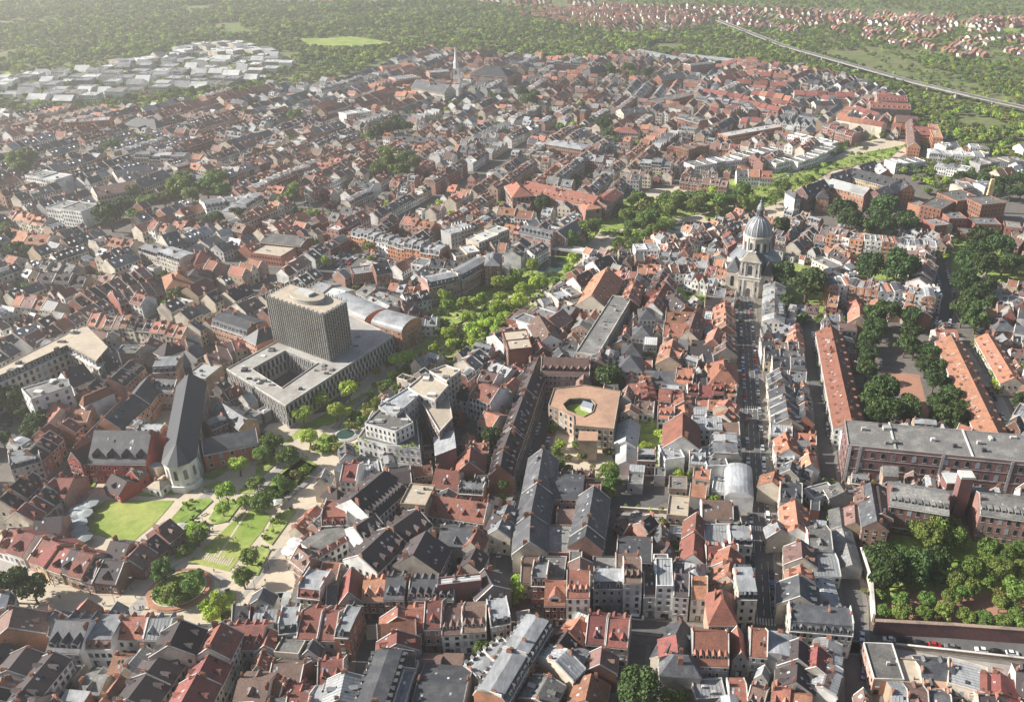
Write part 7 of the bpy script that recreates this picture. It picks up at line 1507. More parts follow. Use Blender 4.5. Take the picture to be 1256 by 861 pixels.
def zoneblocks(poly, ang, bw, bh, sw, seed, warp, where, tone):
    q = random.Random(seed); xs = [p[0] for p in poly]; ys = [p[1] for p in poly]; cx, cy = sum(xs)/len(xs), sum(ys)/len(ys); R_ = 1500
    c, s = math.cos(ang), math.sin(ang)
    def wp(u, v):
        u2 = u+warp*math.sin(v/170+seed)+warp*.4*math.sin(v/63+2); v2 = v+warp*.9*math.sin(u/190+1.3*seed)+warp*.35*math.sin(u/71)
        return cx+u2*c-v2*s, cy+u2*s+v2*c
    def local(u, v):
        a = wp(u-2, v); b = wp(u+2, v); return math.atan2(b[1]-a[1], b[0]-a[0])
    v = -R_
    while v < R_:
        bh_ = bh*q.uniform(.8,1.25); u = -R_-q.uniform(0, bw)
        while u < R_:
            bw_ = bw*q.uniform(.6,1.5)
            x, y = wp(u+bw_/2, v+bh_/2)
            if min(xs)-50 < x < max(xs)+50 and min(ys)-50 < y < max(ys)+50:
                pal = q.choice(tone); wal = q.choice(('ccwg', 'crcp', 'cwwg', 'cwc', 'ptc'))
                def side(u0, v0, du, dv, Ls, dp, da):
                    done = []; t = 0; main = q.choice(pal); e0 = q.choice((6,7,8,9,10)); sty = 'r' if q.random() < .8 else q.choice('cm'); mw = q.choice(wal)
                    while t < Ls-3.5:
                        Lh = min(q.uniform(5,11), Ls-t)
                        if Lh < 3.5: break
                        uu, vv = u0+du*(t+Lh/2), v0+dv*(t+Lh/2); X, Y = wp(uu, vv); a = local(uu, vv)+da; t += Lh
                        if not inpoly(X, Y, poly): continue
                        d = dp*q.choice((1,1, .98,1.1))
                        if not isfree(X, Y, a, Lh-.6, d-1): continue
                        e = e0+q.choice((0,0, .3, -.4, .8)); rise = d*.36; st = sty if q.random() < .85 else q.choice('rcmf')
                        rf = main if q.random() < .72 else q.choice(pal)
                        if st == 'f': rf = q.choice('ztzW')
                        add_house(X, Y, a, Lh+.05, d, e, e+rise if st != 'm' else e+3.4, st, rf, mw if q.random() < .5 else q.choice(wal), where, auto=True, mark=False); done.append((X, Y, a, Lh, d))
                    for z_ in done: raster(rect(*z_), 1)
                dp = q.uniform(8.5,11)
                side(u, v+dp/2,1,0, bw_, dp, 0); side(u, v+bh_-dp/2,1,0, bw_, dp, 0)
                side(u+dp/2, v+dp, 0,1, bh_-2*dp, dp, math.pi/2); side(u+bw_-dp/2, v+dp, 0,1, bh_-2*dp, dp, math.pi/2)
                # inside the block
                for _ in range(int(bw_*bh_/70)):
                    uu = q.uniform(u+dp, u+bw_-dp); vv = q.uniform(v+dp, v+bh_-dp); X, Y = wp(uu, vv)
                    if not inpoly(X, Y, poly): continue
                    a = local(uu, vv)+q.choice((0, math.pi/2)); L = q.uniform(4.5,9); d = q.uniform(4.5,7)
                    if q.random() < .66:
                        if isfree(X, Y, a, L, d): e = q.choice((3,4,5.5,7)); add_house(X, Y, a, L, d, e, e+q.uniform(1.5,3), q.choice('rrfacr'), q.choice('zotsbbt'), q.choice('cwrgr'), where, auto=True, annex=True)
                    elif isfree(X, Y, a, 4,4): TREEZ.append((X, Y)); raster(rect(X, Y, a, 5,5), 1)
            u += bw_+sw*q.uniform(.8,1.2)
        v += bh_+sw*q.uniform(.85,1.2)
zoneblocks(ZT_[0], R(74), 62,36,6.0,3,14, 'in the dense old town left of the park', ('oob', 'bboo', 'sszb', 'obs', 'oszb', 'bo', 'sszz', 'stz'))
zoneblocks(ZT_[1], R(62), 70,42,8,5,8, 'in the new quarter above the avenue', ('ook', 'ks', 'ssz', 'bk', 'kko'))
# annexes, back buildings and little gardens on every free patch of the near town
NEARZ = [(p[0], p[1]) for p in TP('f', [(-60,1000),(-60,660),(150,520),(240,500),(430,430),(520,345),(640,300),(700,290),(870,230),(1000,200),(1140,178),(1300,185),(1400,1000)])]
q = random.Random(21)
STR = [h for h in HOUSES if not h.get('auto')]
SP_ = np.array([(h['cx'], h['cy']) for h in STR])
def nearest_row(x, y): return STR[int(np.argmin((SP_[:, 0]-x)**2+(SP_[:, 1]-y)**2))]
fy_, fx_ = [], []
free = np.argwhere(occ[: , :400] == 0)
free = free[(np.abs(free[:, 0]*CS+OX) < 620)]
idx = np.random.RandomState(5).permutation(len(free))
NEARNP = np.array(NEARZ)
cnt = 0
SIZES = [(8.5,6.5),(7,5.5),(5.5,4.5),(4.6,3.6)]
for size in range(4):
    for i in idx[:: 1 if size > 1 else 2]:
        ix, iy = free[i]
        if occ[ix, iy] != 0: continue
        X = OX+(ix+.5)*CS; Y = OY+(iy+.5)*CS
        if Y > 640: continue
        if not (occ[max(ix-1,0), iy] == 0 and occ[ix+1, iy] == 0 and occ[ix, iy-1] == 0 and occ[ix, iy+1] == 0): continue
        if not inpoly(X, Y, NEARZ): continue
        pr = proj((X, Y, 0))
        if pr is None or not (-90 < pr[0] < 1350 and pr[1] < 960): continue
        nr = nearest_row(X, Y); a = nr['ang']+(math.pi/2 if q.random() < .5 else 0); L, d = SIZES[size][0]*q.uniform(.85,1.25), SIZES[size][1]*q.uniform(.85,1.15)
        if (nr['cx']-X)**2+(nr['cy']-Y)**2 > 60**2: continue
        if not isfree(X, Y, a, L, d): continue
        u = q.random()
        if u < (.05, .12, .22, .4)[size]:
            raster(rect(X, Y, a, L, d), 1)
            if q.random() < .5: TREEZ.append((X, Y))
            continue
        e = q.choice(((6,8,9),(5,6.5,8),(3.5,5,6.5),(3,4,5))[size]); st = q.choice(('rrcm', 'rrfca', 'rfafc', 'fafr')[size])
        rf = q.choice('oobdsszt') if st in 'rc' else q.choice('ztzsW' if q.random() < .9 else 'z')
        if st == 'm': rf = 's'
        add_house(X, Y, a, L, d, e, e+(q.uniform(2.4,4) if st in 'rcm' else q.uniform(.8,1.6)), st, rf, q.choice('cwrgpt'), nr['where'] or (nr.get('biglabel') or ''), annex=True, near_row=nr); cnt += 1
print('infill', cnt)
# far suburbs
def suburb(pts, n, seed, tones='oobkz', wv='far', big_=0, okc=(0,5)):
    P = [(p[0], p[1]) for p in TP('f', pts)]; q = random.Random(seed); xs = [p[0] for p in P]; ys = [p[1] for p in P]; k = 0; tr = 0
    while k < n and tr < n*12:
        tr += 1; X = q.uniform(min(xs), max(xs)); Y = q.uniform(min(ys), max(ys))
        if not inpoly(X, Y, P): continue
        a = (.35 if math.sin(X/160+seed)+math.sin(Y/130) > 0 else 1.4)+.3*math.sin(X/300); rr = q.randrange(3,8) if not big_ else q.randrange(1,4)
        for j in range(rr):
            L = q.uniform(7,11)*(1+big_*1.2); x = X+math.cos(a)*9.2*(1+big_*1.7)*j; y = Y+math.sin(a)*9.2*(1+big_*1.7)*j
            if isfree(x, y, a, 9+big_*16,9+big_*8, ok=okc): add_house(x, y, a, L, q.uniform(9,11)*(1+big_*1.2),(q.choice((5,6,7)) if not big_ else q.choice((4,6,9))),(q.uniform(9,11) if not big_ else 10.5), 'f' if q.random() < big_ else 'r', q.choice('zWWWtz') if q.random() < big_ else q.choice(tones), q.choice('cwrr' if not big_ else 'cwwg'), wv, auto=True, chim=False); k += 1
suburb([(560,0),(1300,0),(1300,30),(1120,35),(1000,30),(900,18),(840,40),(740,24),(640,20),(560,12)], 430,1, 'oobbk')
suburb([(1000,22),(1300,30),(1300,75),(1180,75),(1080,52),(960,28)], 230,2, 'oobbk')
suburb([(900,15),(1000,30),(980,45),(880,30)], 90,3)
suburb([(-60,112),(20,95),(130,85),(260,58),(350,66),(370,85),(300,110),(190,118),(80,132)], 150,4, 'zWWt', big_=.75)
suburb([(540,52),(600,45),(640,60),(560,64)], 12,6, 'kz', big_=.3)
suburb([(1170,85),(1300,90),(1300,125),(1210,112)], 34,8, 'zWo', big_=.6)
suburb([(600,10),(880,22),(860,44),(740,42),(640,26)], 190,17, 'oobk', okc=(0,4,5)); suburb([(-60,-10),(600,-12),(560,6),(-60,4)], 200,18, 'oWz', okc=(0,4,5), big_=.3)
suburb([(350,0),(570,0),(560,6),(400,5)], 60,9, 'oz')
suburb([(1130,180),(1300,190),(1300,250),(1230,260),(1130,225)], 24,12, 'zto', big_=.3)
# ------------------------------------------------------------------ turn the list into objects
def vis(h):
    p = proj((h['cx'], h['cy'], h['e']*.7))
    if p is None: return None
    return p if (-60 < p[0] < 1316 and -40 < p[1] < 920) else None
for h in HOUSES:
    p = vis(h); h['pr'] = p
    h['size'] = 0 if p is None else (h['L']*h['W']+h['L']*h['e']*.5)/p[2]**2
inside = lambda p: p and 0 < p[0] < 1256 and 0 < p[1] < 861
KN = {'terraced_house': 'terraced house', 'gabled_house': 'gabled house', 'mansard_house': 'mansard house', 'flat_roofed_house': 'flat roofed house', 'hip_roofed_house': 'hip roofed house', 'lean_to_annexe': 'annexe', 'barrel_roofed_hall': 'hall'}
for h in HOUSES:
    if h.get('annex'): h['kind'] = {'r': 'back_house', 'c': 'gabled_back_house', 'm': 'mansard_back_house', 'f': 'flat_roofed_annexe', 'a': 'lean_to_annexe'}[h['st']]
bykind = {}
for h in HOUSES:
    if h['pr'] and not h.get('bigname'): bykind.setdefault(h['kind'], []).append(h)
for k, L in bykind.items():
    L.sort(key=lambda h: -h['size'] if inside(h['pr']) else 0)
    for i, h in enumerate(L): h['ind'] = i < 290 and h['size']*1e4 > 1.0 and inside(h['pr'])
    print(k, len(L), sum(1 for h in L if h['ind']))
# labels by row
rows_ = {}
for h in HOUSES:
    if h.get('ind') and not h.get('annex') and not h.get('auto'): rows_.setdefault(h['where'], []).append(h)
for wv, L in rows_.items():
    xs = [h['pr'][0] for h in L]; ys = [h['pr'][1] for h in L]; hor = max(xs)-min(xs) > .8*(max(ys)-min(ys)); L.sort(key=lambda h: h['pr'][0 if hor else 1])
    for i, h in enumerate(L):
        kd = 'house'
        if len(L) == 1: lab = '%s %s, %s' % (WALLNAME[h['wm']], kd, wv)
        else:
            nth = ('leftmost' if hor else 'topmost') if i == 0 else (('rightmost' if hor else 'lowest') if i == len(L)-1 else ordn(i)+(' from left' if hor else ' from top'))
            lab = '%s %s, %s, %s roof' % (nth, kd, wv, ROOFNAME[h['rm']])
            if len(lab.split()) > 16: lab = '%s %s %s' % (nth, kd, wv)
        h['label'] = ' '.join(lab.split()[:16])
PLACE = [('the court house tower', 378,400),('the hospice chapel', 225,540),('the curved block', 90,640),('the oval planter', 220,724),('the stepped white building', 500,520),('the huge dark dormered roof', 450,620),('the octagon court', 712,500),
         ('the white sheds', 770,540),('the domed church', 932,290),('the stepped apartments', 1090,320),('the left barracks', 1032,460),('the slate corner building', 1000,750),('the bright red pair of roofs', 745,780),('the ribbed metal hall', 545,840),('the white corner gable', 235,775),
         ('the little car park', 790,620),('the shaded front', 800,740),('the church street foot', 935,770),('the convent arcade', 690,260),('the quay building', 550,330),('the long beige building', 60,440),('the curved roofed hall', 460,380),('the school', 1040,230),('the tan brick yard', 1120,820),
         ('the purple party wall rows', 160,350),('the orange courtyard house', 830,400),('the dormered terrace', 635,510),('the stepped orange gables', 472,770),('the small four sided court', 690,620),('the barrel roofed hall', 907,590),('the white metal roof', 572,705),('the mid town car park', 420,320),('the left wood edge', 200,170),('the steeple', 560,100),('the red tiled apartments', 1090,130),('the modern white bars', 930,165),('the brick mansion', 690,450),('the villas', 790,410),('the garden walls at the right', 1200,400)]
DIRS = ['right', 'lower right', 'below', 'lower left', 'left', 'upper left', 'above', 'upper right']
cells = {}
for h in HOUSES:
    if h.get('ind') and 'label' not in h:
        x, y = h['pr'][:2]; nm, px, py = min(PLACE, key=lambda a: (a[1]-x)**2+(a[2]-y)**2); d = int(((math.degrees(math.atan2(y-py, x-px))+382.5) % 360)/45); D = math.hypot(x-px, y-py)
        key = (nm, DIRS[d], ROOFNAME[h['rm']], WALLNAME[h['wm']], h['kind']); cells.setdefault(key, []).append((D, h))
for key, L in cells.items():
    L.sort(key=lambda a: a[0]); nm, dr_, rf, wl2, kd = key
    side_ = {'below': 'below', 'above': 'above'}.get(dr_, 'to the %s of' % dr_)
    for i, (D, h) in enumerate(L):
        rank = '' if len(L) == 1 else (ordn(i)+' nearest ' if i else 'nearest ')
        h['label'] = ' '.join(('%s%s %s, %s roof, %s %s' % (rank, wl2, kd.replace('_', ' ').replace('roofed ', ''), rf, side_, nm)).split()[:16])
GRP = {k: v for k, v in (('terraced_house', 'terraced houses of the old town'),('gabled_house', 'gable fronted houses of the old town'),('mansard_house', 'mansard houses of the old town'),('flat_roofed_house', 'flat roofed houses of the town'),('hip_roofed_house', 'hip roofed houses'),('lean_to_annexe', 'lean-to annexes in the back yards'),('back_house', 'back houses in the yards'),('flat_roofed_annexe', 'flat roofed annexes in the yards'),('gabled_back_house', 'gabled back houses'),('mansard_back_house', 'mansard back houses'))}
MASS = {}
CATS = {'terraced_house': 'house', 'gabled_house': 'house', 'mansard_house': 'house', 'flat_roofed_house': 'house', 'hip_roofed_house': 'house', 'back_house': 'back house', 'gabled_back_house': 'back house', 'mansard_back_house': 'back house', 'flat_roofed_annexe': 'annexe', 'lean_to_annexe': 'annexe'}
STUFFP = {'window', 'skylight', 'roof_vent', 'coping', 'cornice', 'parapet', 'balcony'}
nobj = 0; seenlab = {}
for h in HOUSES:
    if not h['pr']: continue
    if h.get('bigname') or h.get('ind'):
        near = 2 if h['pr'][2] < 560 or h.get('bigname') else 1
        parts = {}
        def G(n, parts=parts):
            if n not in parts: parts[n] = Geo()
            return parts[n]
        build_house(G, h, near, True)
        root = empty(h.get('bigname') or h['kind'], (h['cx'], h['cy'], 0), h['ang'])
        lab = h.get('biglabel') or h['label']
        k = seenlab.get(lab, 0); seenlab[lab] = k+1
        if k:
            w_ = lab.split(); extra = {1: 'second stretch of the', 2: 'third stretch of the', 3: 'fourth stretch of the'}.get(k, '%s one of' % ordn(k)); lab = ' '.join((extra.split()+w_)[:16]) if h.get('bigname') else ' '.join((lab+' (%s)' % ordn(k)).split())
        tag(root, lab, h.get('bigcat') or CATS.get(h['kind'], 'building'), None if h.get('bigname') else GRP.get(h['kind']))
        small = h['pr'][2] > 420 and not h.get('bigname')
        roofo = None; wallo = None
        # pieces too small to tell apart are joined; dormers and chimneys stay single near the camera
        join = {}
        for n_, gg in parts.items():
            base = n_.rstrip('0123456789')
            if base in ('skylight',) or (small and base in ('dormer', 'chimney')): join.setdefault(base, []).append(gg)
            else: join.setdefault(n_, []).append(gg)
        made = {}
        order_ = ['wall', 'roof']+[k for k in join if k not in ('wall', 'roof')]
        for n_ in order_:
            if n_ not in join: continue
            base = n_.rstrip('0123456789'); gg = join[n_][0]
            for o2 in join[n_][1:]:
                b0 = len(gg.v); gg.v.extend(o2.v); gg.f.extend([tuple(b0+a for a in f) for f in o2.f]); gg.m.extend(o2.m)
            if not gg.v: continue
            par = root
            if base in ('dormer', 'chimney', 'skylight', 'roof_vent', 'coping', 'parapet', 'seam'): par = made.get('roof', root)
            if base in ('window', 'door', 'cornice', 'balcony', 'string_course'): par = made.get('wall', root)
            o_ = gg.obj(base, par, stuff=(base in ('window', 'skylight', 'roof_vent', 'balcony', 'coping', 'cornice', 'parapet', 'seam') or (base in ('dormer', 'chimney') and small))); made[n_] = o_; nobj += 1
    else:
        d = h['pr'][2]; near = 1 if d < 900 else 0
        zone = 'far' if h['where'] == 'far' else ('upper' if d > 620 else 'mid')
        M_ = MASS.setdefault(zone, Geo()); gg = Geo(); build_house(lambda n: gg, h, near, d < 620); gg.into(M_, (h['cx'], h['cy']), h['ang'])
for z_, nm_ in (('far', 'far_suburb_houses'),('upper', 'upper_town_houses'),('mid', 'town_houses')):
    if z_ in MASS: o = MASS[z_].obj(nm_); o['kind'] = 'stuff'
print('house objects', nobj, 'mass faces', {k: len(v.f) for k, v in MASS.items()})
# ------------------------------------------------------------------ trees
def leaves(rs, blobs, n, size, flat_=.6):
    """quads scattered over a cluster of blobs -> vertex array"""
    B = np.array(blobs); wgt = B[:, 3]**2; wgt /= wgt.sum(); k = rs.choice(len(B), n, p=wgt)
    d = rs.normal(size=(n, 3)); d[:, 2] = np.where(d[:, 2] < -.35, -d[:, 2]*.8, d[:, 2]); d /= np.linalg.norm(d, axis=1)[:, None]
    rad = B[k, 3]*(.72+.32*rs.random(n)**.5); c = B[k, :3]+d*rad[:, None]*np.array([1,1, .88])
    nrm = d*.9+rs.normal(size=(n, 3))*.45; nrm /= np.linalg.norm(nrm, axis=1)[:, None]
    t = np.cross(nrm, rs.normal(size=(n, 3))); t /= np.linalg.norm(t, axis=1)[:, None]; b = np.cross(nrm, t); s = size*(.6+.8*rs.random(n))[:, None]
    return np.stack([c-t*s-b*s*.7, c+t*s-b*s*.7, c+t*s*.8+b*s*.7, c-t*s*.8+b*s*.7], axis=1).reshape(-1,3)
def crown_mesh(name, seed, n=1300, size=.05, kind='round', m='l0', lobes=11):
    """unit crown: radius 1, standing on z = 0 to about 1.7 high"""
    rs = np.random.RandomState(seed); bl = []
    if kind == 'round':
        bl.append((0,0, .82, .58))
        for i in range(lobes):
            a = rs.uniform(0,6.28); ph = rs.uniform(-.35,1.0); r = rs.uniform(.18, .42); q_ = .48+.55*(.42-r); bl.append((math.cos(a)*q_*math.cos(ph), math.sin(a)*q_*math.cos(ph), .80+q_*math.sin(ph)*.95, r))
    elif kind == 'open':
        for i in range(lobes):
            a = rs.uniform(0,6.28); r = rs.uniform(.22, .36); q_ = rs.uniform(.15, .66); bl.append((math.cos(a)*q_, math.sin(a)*q_, rs.uniform(.45,1.35)-q_*.3, r))
    else:
        for i in range(lobes):
            z = .3+2.6*i/lobes; bl.append((rs.uniform(-.2, .2), rs.uniform(-.2, .2), z, .62*(1-.55*abs(z-1.3)/1.6)))
    v = leaves(rs, bl, n, size); me = bpy.data.meshes.new(name); nq = len(v)//4
    me.vertices.add(len(v)); me.vertices.foreach_set('co', v.ravel()); me.loops.add(nq*4); me.loops.foreach_set('vertex_index', np.arange(nq*4)); me.polygons.add(nq); me.polygons.foreach_set('loop_start', np.arange(0, nq*4,4)); me.update(calc_edges=True)
    me.materials.append(MATS[MI[m]]); return me
CR = {}
for m, nm in (('l0', 'mid'),('l1', 'dark'),('l2', 'bright'),('l3', 'copper'),('l4', 'autumn')):
    CR[nm] = [crown_mesh('crown', 10+i+hash(nm) % 7 if False else 10+i, 2400, .052, 'round' if i < 3 else 'open', m, 17 if i < 3 else 24) for i in range(4 if nm in ('mid', 'dark', 'bright') else 1)]
CR['poplar'] = [crown_mesh('crown', 40+i, 1200, .075, 'tall', 'l1', 9) for i in range(2)]
LOW = [crown_mesh('crown', 60+i, 420, .11, 'round', ('l0', 'l2', 'l0', 'l4')[i], 10) for i in range(4)]
SHR = [crown_mesh('shrub', 80+i, 90, .22, 'round', ('l2', 'l0', 'l2', 'l1')[i], 5) for i in range(4)]
def trunk_mesh(seed):
    g = Geo(); q = random.Random(seed)
    def limb(a, b, r0, r1, n=6):
        d = (b-a).normalized(); u = d.orthogonal().normalized(); v = d.cross(u); i = len(g.v)
        for c_, r_ in ((a, r0),(b, r1)):
            for k in range(n): t = 2*math.pi*k/n; p = c_+u*r_*math.cos(t)+v*r_*math.sin(t); g.v.append((p.x, p.y, p.z))
        for k in range(n): g.f.append((i+k, i+(k+1) % n, i+n+(k+1) % n, i+n+k)); g.m.append(MI['tk'])
    limb(Vector((0,0,0)), Vector((.02, .02, .75)), .075, .045)
    for k in range(4):
        a = k*1.57+q.uniform(-.4, .4); limb(Vector((.01, .01, .35+.1*k)), Vector((math.cos(a)*.45, math.sin(a)*.45, .85+.1*k)), .035, .012)
    return g.mesh('trunk')
TRK = [trunk_mesh(i) for i in range(3)]
q = random.Random(9)
for X, Y in TREEZ:
    p = proj((X, Y, 0))
    if p and 0 < p[0] < 1256 and 10 < p[1] < 861: tree(X, Y, q.uniform(2.2,4.2), q.choice(('mid', 'dark', 'mid', 'bright')), 'yard', 'green')
def emit(x, y, r, kind):
    k = q.random(); me = CR[kind][q.randrange(len(CR[kind]))]; zs = r*q.uniform(.95,1.25)
    base = .22*r if kind != 'poplar' else 0
    if kind in ('bright',): base = .35*r
    return me, zs, base
TREES.sort(key=lambda t: -t[2]/(math.hypot(t[0], t[1])+200))
per = {}; keepT = []; restT = []
for t in TREES:
    p = proj((t[0], t[1], t[2]))
    if p is None or not (-80 < p[0] < 1340 and -40 < p[1] < 960): continue
    keepT.append((t, p))
sel = keepT[:300]; rest = keepT[300:]
for t, p in sel: per.setdefault(t[4], []).append((t, p))
for wv, L in per.items():
    xs = [p[0] for _, p in L]; ys = [p[1] for _, p in L]; hor = max(xs)-min(xs) > .8*(max(ys)-min(ys)); L.sort(key=lambda a: a[1][0 if hor else 1])
    for i, (t, p) in enumerate(L):
        x, y, r, kind, _, word = t
        me, zs, base = emit(x, y, r, kind)
        root = empty('poplar_tree' if kind == 'poplar' else 'tree', (x, y, 0), q.uniform(0,6.28))
        if wv == 'yard':
            nm, px, py = min(PLACE, key=lambda a: (a[1]-p[0])**2+(a[2]-p[1])**2); 
            dd_ = DIRS[int(((math.degrees(math.atan2(p[1]-py, p[0]-px))+382.5) % 360)/45)]; lab = 'small yard tree %s %s' % (dd_ if dd_ in ('above', 'below') else 'to the %s of' % dd_, nm); k = seenlab.get(lab, 0); seenlab[lab] = k+1
            if k: lab = '%s %s' % (ordn(k), lab)
        elif len(L) == 1: lab = '%s tree %s' % (word, wv)
        else: lab = '%s tree %s, %s' % (word, wv, ('leftmost' if hor else 'topmost') if i == 0 else (('rightmost' if hor else 'lowest') if i == len(L)-1 else ordn(i)+(' from left' if hor else ' from top')))
        tag(root, ' '.join(lab.split()[:18]), 'tree', 'trees of the town and its parks')
        c = bpy.data.objects.new('crown', me); COL.objects.link(c); c.parent = root; c.location = (0,0, base); c.scale = (r*q.uniform(.88,1.12), r*q.uniform(.88,1.12), zs)
        tk = bpy.data.objects.new('trunk', TRK[q.randrange(3)]); COL.objects.link(tk); tk.parent = root; tk.scale = (r, r, max(.8*r, base+.6*r))
# geometry-nodes scatter for what nobody could count
def scatter(name, pts, scl, meshes, label=None, src=None):
    """instances of the source crowns on points, one object"""
    me = bpy.data.meshes.new(name); me.from_pydata([tuple(p) for p in pts], [], [])
    at = me.attributes.new('size', 'FLOAT', 'POINT'); at.data.foreach_set('value', np.array(scl, dtype=np.float32))
    o = bpy.data.objects.new(name, me); COL.objects.link(o); o['kind'] = 'stuff'
    ng = bpy.data.node_groups.new(name, 'GeometryNodeTree'); ng.interface.new_socket('Geometry', in_out='INPUT', socket_type='NodeSocketGeometry'); ng.interface.new_socket('Geometry', in_out='OUTPUT', socket_type='NodeSocketGeometry')
    N, Lk = ng.nodes, ng.links; gi = N.new('NodeGroupInput'); go = N.new('NodeGroupOutput'); jn = N.new('GeometryNodeJoinGeometry')
    for s_ in src:
        oi = N.new('GeometryNodeObjectInfo'); oi.inputs['Object'].default_value = s_; oi.inputs['As Instance'].default_value = True; oi.transform_space = 'ORIGINAL'; Lk.new(oi.outputs['Geometry'], jn.inputs[0])
    ip = N.new('GeometryNodeInstanceOnPoints'); Lk.new(gi.outputs[0], ip.inputs['Points']); Lk.new(jn.outputs[0], ip.inputs['Instance']); ip.inputs['Pick Instance'].default_value = True
    rv = N.new('FunctionNodeRandomValue'); rv.data_type = 'FLOAT_VECTOR'; rv.inputs[0].default_value = (0,0,0); rv.inputs[1].default_value = (.15, .15,6.28); Lk.new(rv.outputs[0], ip.inputs['Rotation'])
    na = N.new('GeometryNodeInputNamedAttribute'); na.data_type = 'FLOAT'; na.inputs[0].default_value = 'size'; Lk.new(na.outputs[0], ip.inputs['Scale']); Lk.new(ip.outputs[0], go.inputs[0])
    md = o.modifiers.new('scatter', 'NODES'); md.node_group = ng; return o
# source crowns are real trees that stand in the woods / shrubs that stand in the beds
def source(meshes, name, part, pts, rs, label, cat):
    out = []
    for i, (me, p, r) in enumerate(zip(meshes, pts, rs)):
        o = bpy.data.objects.new(name, me); COL.objects.link(o); o.location = p; o.scale = (r, r, r); tag(o, label % ('leftmost', 'second', 'third', 'rightmost')[i], cat, 'trees at the near edge of the wood' if cat == 'tree' else 'shrubs beside the striped lawn'); out.append(o)
    return out
sp_ = TP('f', [(366,112),(376,110),(386,108),(396,106)])
srcL = source(LOW, 'wood_tree', 'crown', sp_, (5,5.4,4.8,5.2), '%s of four broad trees at the near edge of the left wood', 'tree')
sp_ = TP('X', [(640,320),(650,314),(660,306),(668,298)], .35)
srcS = source(SHR, 'shrub', 'crown', sp_, (1.1,1.2,1.0,1.1), '%s of four shrubs at the left edge of the striped lawn bed', 'shrub')
rs = np.random.RandomState(3)
pts = []; scl = []
for F_ in WOODS:
    P = [(p[0], p[1]) for p in TP('f', F_)]; xs = [p[0] for p in P]; ys = [p[1] for p in P]; A = 0
    for i in range(len(P)): A += P[i][0]*P[(i+1) % len(P)][1]-P[(i+1) % len(P)][0]*P[i][1]
    A = abs(A)/2; n = int(A/62); n = min(n, 16000); k = 0; bb = (max(xs)-min(xs))*(max(ys)-min(ys))
    X = rs.uniform(min(xs), max(xs), int(n*bb/A*1.02)); Y = rs.uniform(min(ys), max(ys), len(X))
    FP = [[(p[0], p[1]) for p in TP('f', f)] for f in FIELDS]
    for x, y in zip(X, Y):
        if not inpoly(x, y, P): continue
        if any(inpoly(x, y, f) for f in FP): continue
        if math.sin(x/60+1)*math.sin(y/90)+.5*math.sin(x/23)*math.sin(y/31) < -.95 : continue
        ix, iy = int((x-OX)/CS), int((y-OY)/CS)
        if 0 <= ix < NXC and 0 <= iy < NYC and occ[ix, iy] in (1,2): continue
        pr = proj((x, y, 0))
        if pr is None or pr[0] < -60 or pr[0] > 1320 or pr[1] < -40: continue
        s_ = rs.uniform(3.2,6.2)*(1+.35*math.sin(x/47+2)*math.cos(y/61)); pts.append((x, y, rs.uniform(-1.5, .5))); scl.append(s_)
for _ in range(22000):   # trees between the suburban houses and beyond the last wood
    u = rs.uniform(-60,1316); v = rs.uniform(-14,62)
    p = W(u, v)
    ix, iy = int((p.x-OX)/CS), int((p.y-OY)/CS)
    if 0 <= ix < NXC and 0 <= iy < NYC:
        if occ[ix, iy] in (1,2,4): continue
        if occ[ix, iy] == 5 and rs.rand() < .9: continue
    fld = any(inpoly(p.x, p.y, f) for f in FP)
    if fld or math.sin(p.x/120)+math.sin(p.y/95+2)+rs.normal()*.5 < -.6: continue
    pts.append((p.x, p.y, -.8)); scl.append(rs.uniform(2.6,5.6))
for _ in range(3000):     # around the works in the haze
    u = rs.uniform(-60,380); v = rs.uniform(60,135); p = W(u, v); ix, iy = int((p.x-OX)/CS), int((p.y-OY)/CS)
    if 0 <= ix < NXC and 0 <= iy < NYC and occ[ix, iy] in (0,5) and rs.rand() < .6: pts.append((p.x, p.y, -.5)); scl.append(rs.uniform(3,5))
for (u0, u1, v0, v1, n) in ((1130,1300,175,240,260),(1060,1300,60,135,500),(840,900,76,92,0)):
    for _ in range(n):
        u = rs.uniform(u0, u1); v = rs.uniform(v0, v1); p = W(u, v); ix, iy = int((p.x-OX)/CS), int((p.y-OY)/CS)
        if 0 <= ix < NXC and 0 <= iy < NYC and occ[ix, iy] in (0,): pts.append((p.x, p.y, -.5)); scl.append(rs.uniform(3,5.5))
for t, p in rest: pts.append((t[0], t[1], .1*t[2])); scl.append(t[2])
scatter('woodland', pts, scl, LOW, src=srcL); print('wood', len(pts))
pts = []; scl = []
for P, dens in BEDS:
    if not dens: continue
    xs = [p[0] for p in P]; ys = [p[1] for p in P]; n = int((max(xs)-min(xs))*(max(ys)-min(ys))/5.5)
    for _ in range(n):
        x, y = rs.uniform(min(xs), max(xs)), rs.uniform(min(ys), max(ys))
        if inpoly(x, y, P) and math.sin(x/4)*math.sin(y/5)+rs.normal()*.4 > .12: pts.append((x, y, .25)); scl.append(rs.uniform(.4,1.25))
scatter('shrubbery', pts, scl, SHR, src=srcS); print('shrubs', len(pts))
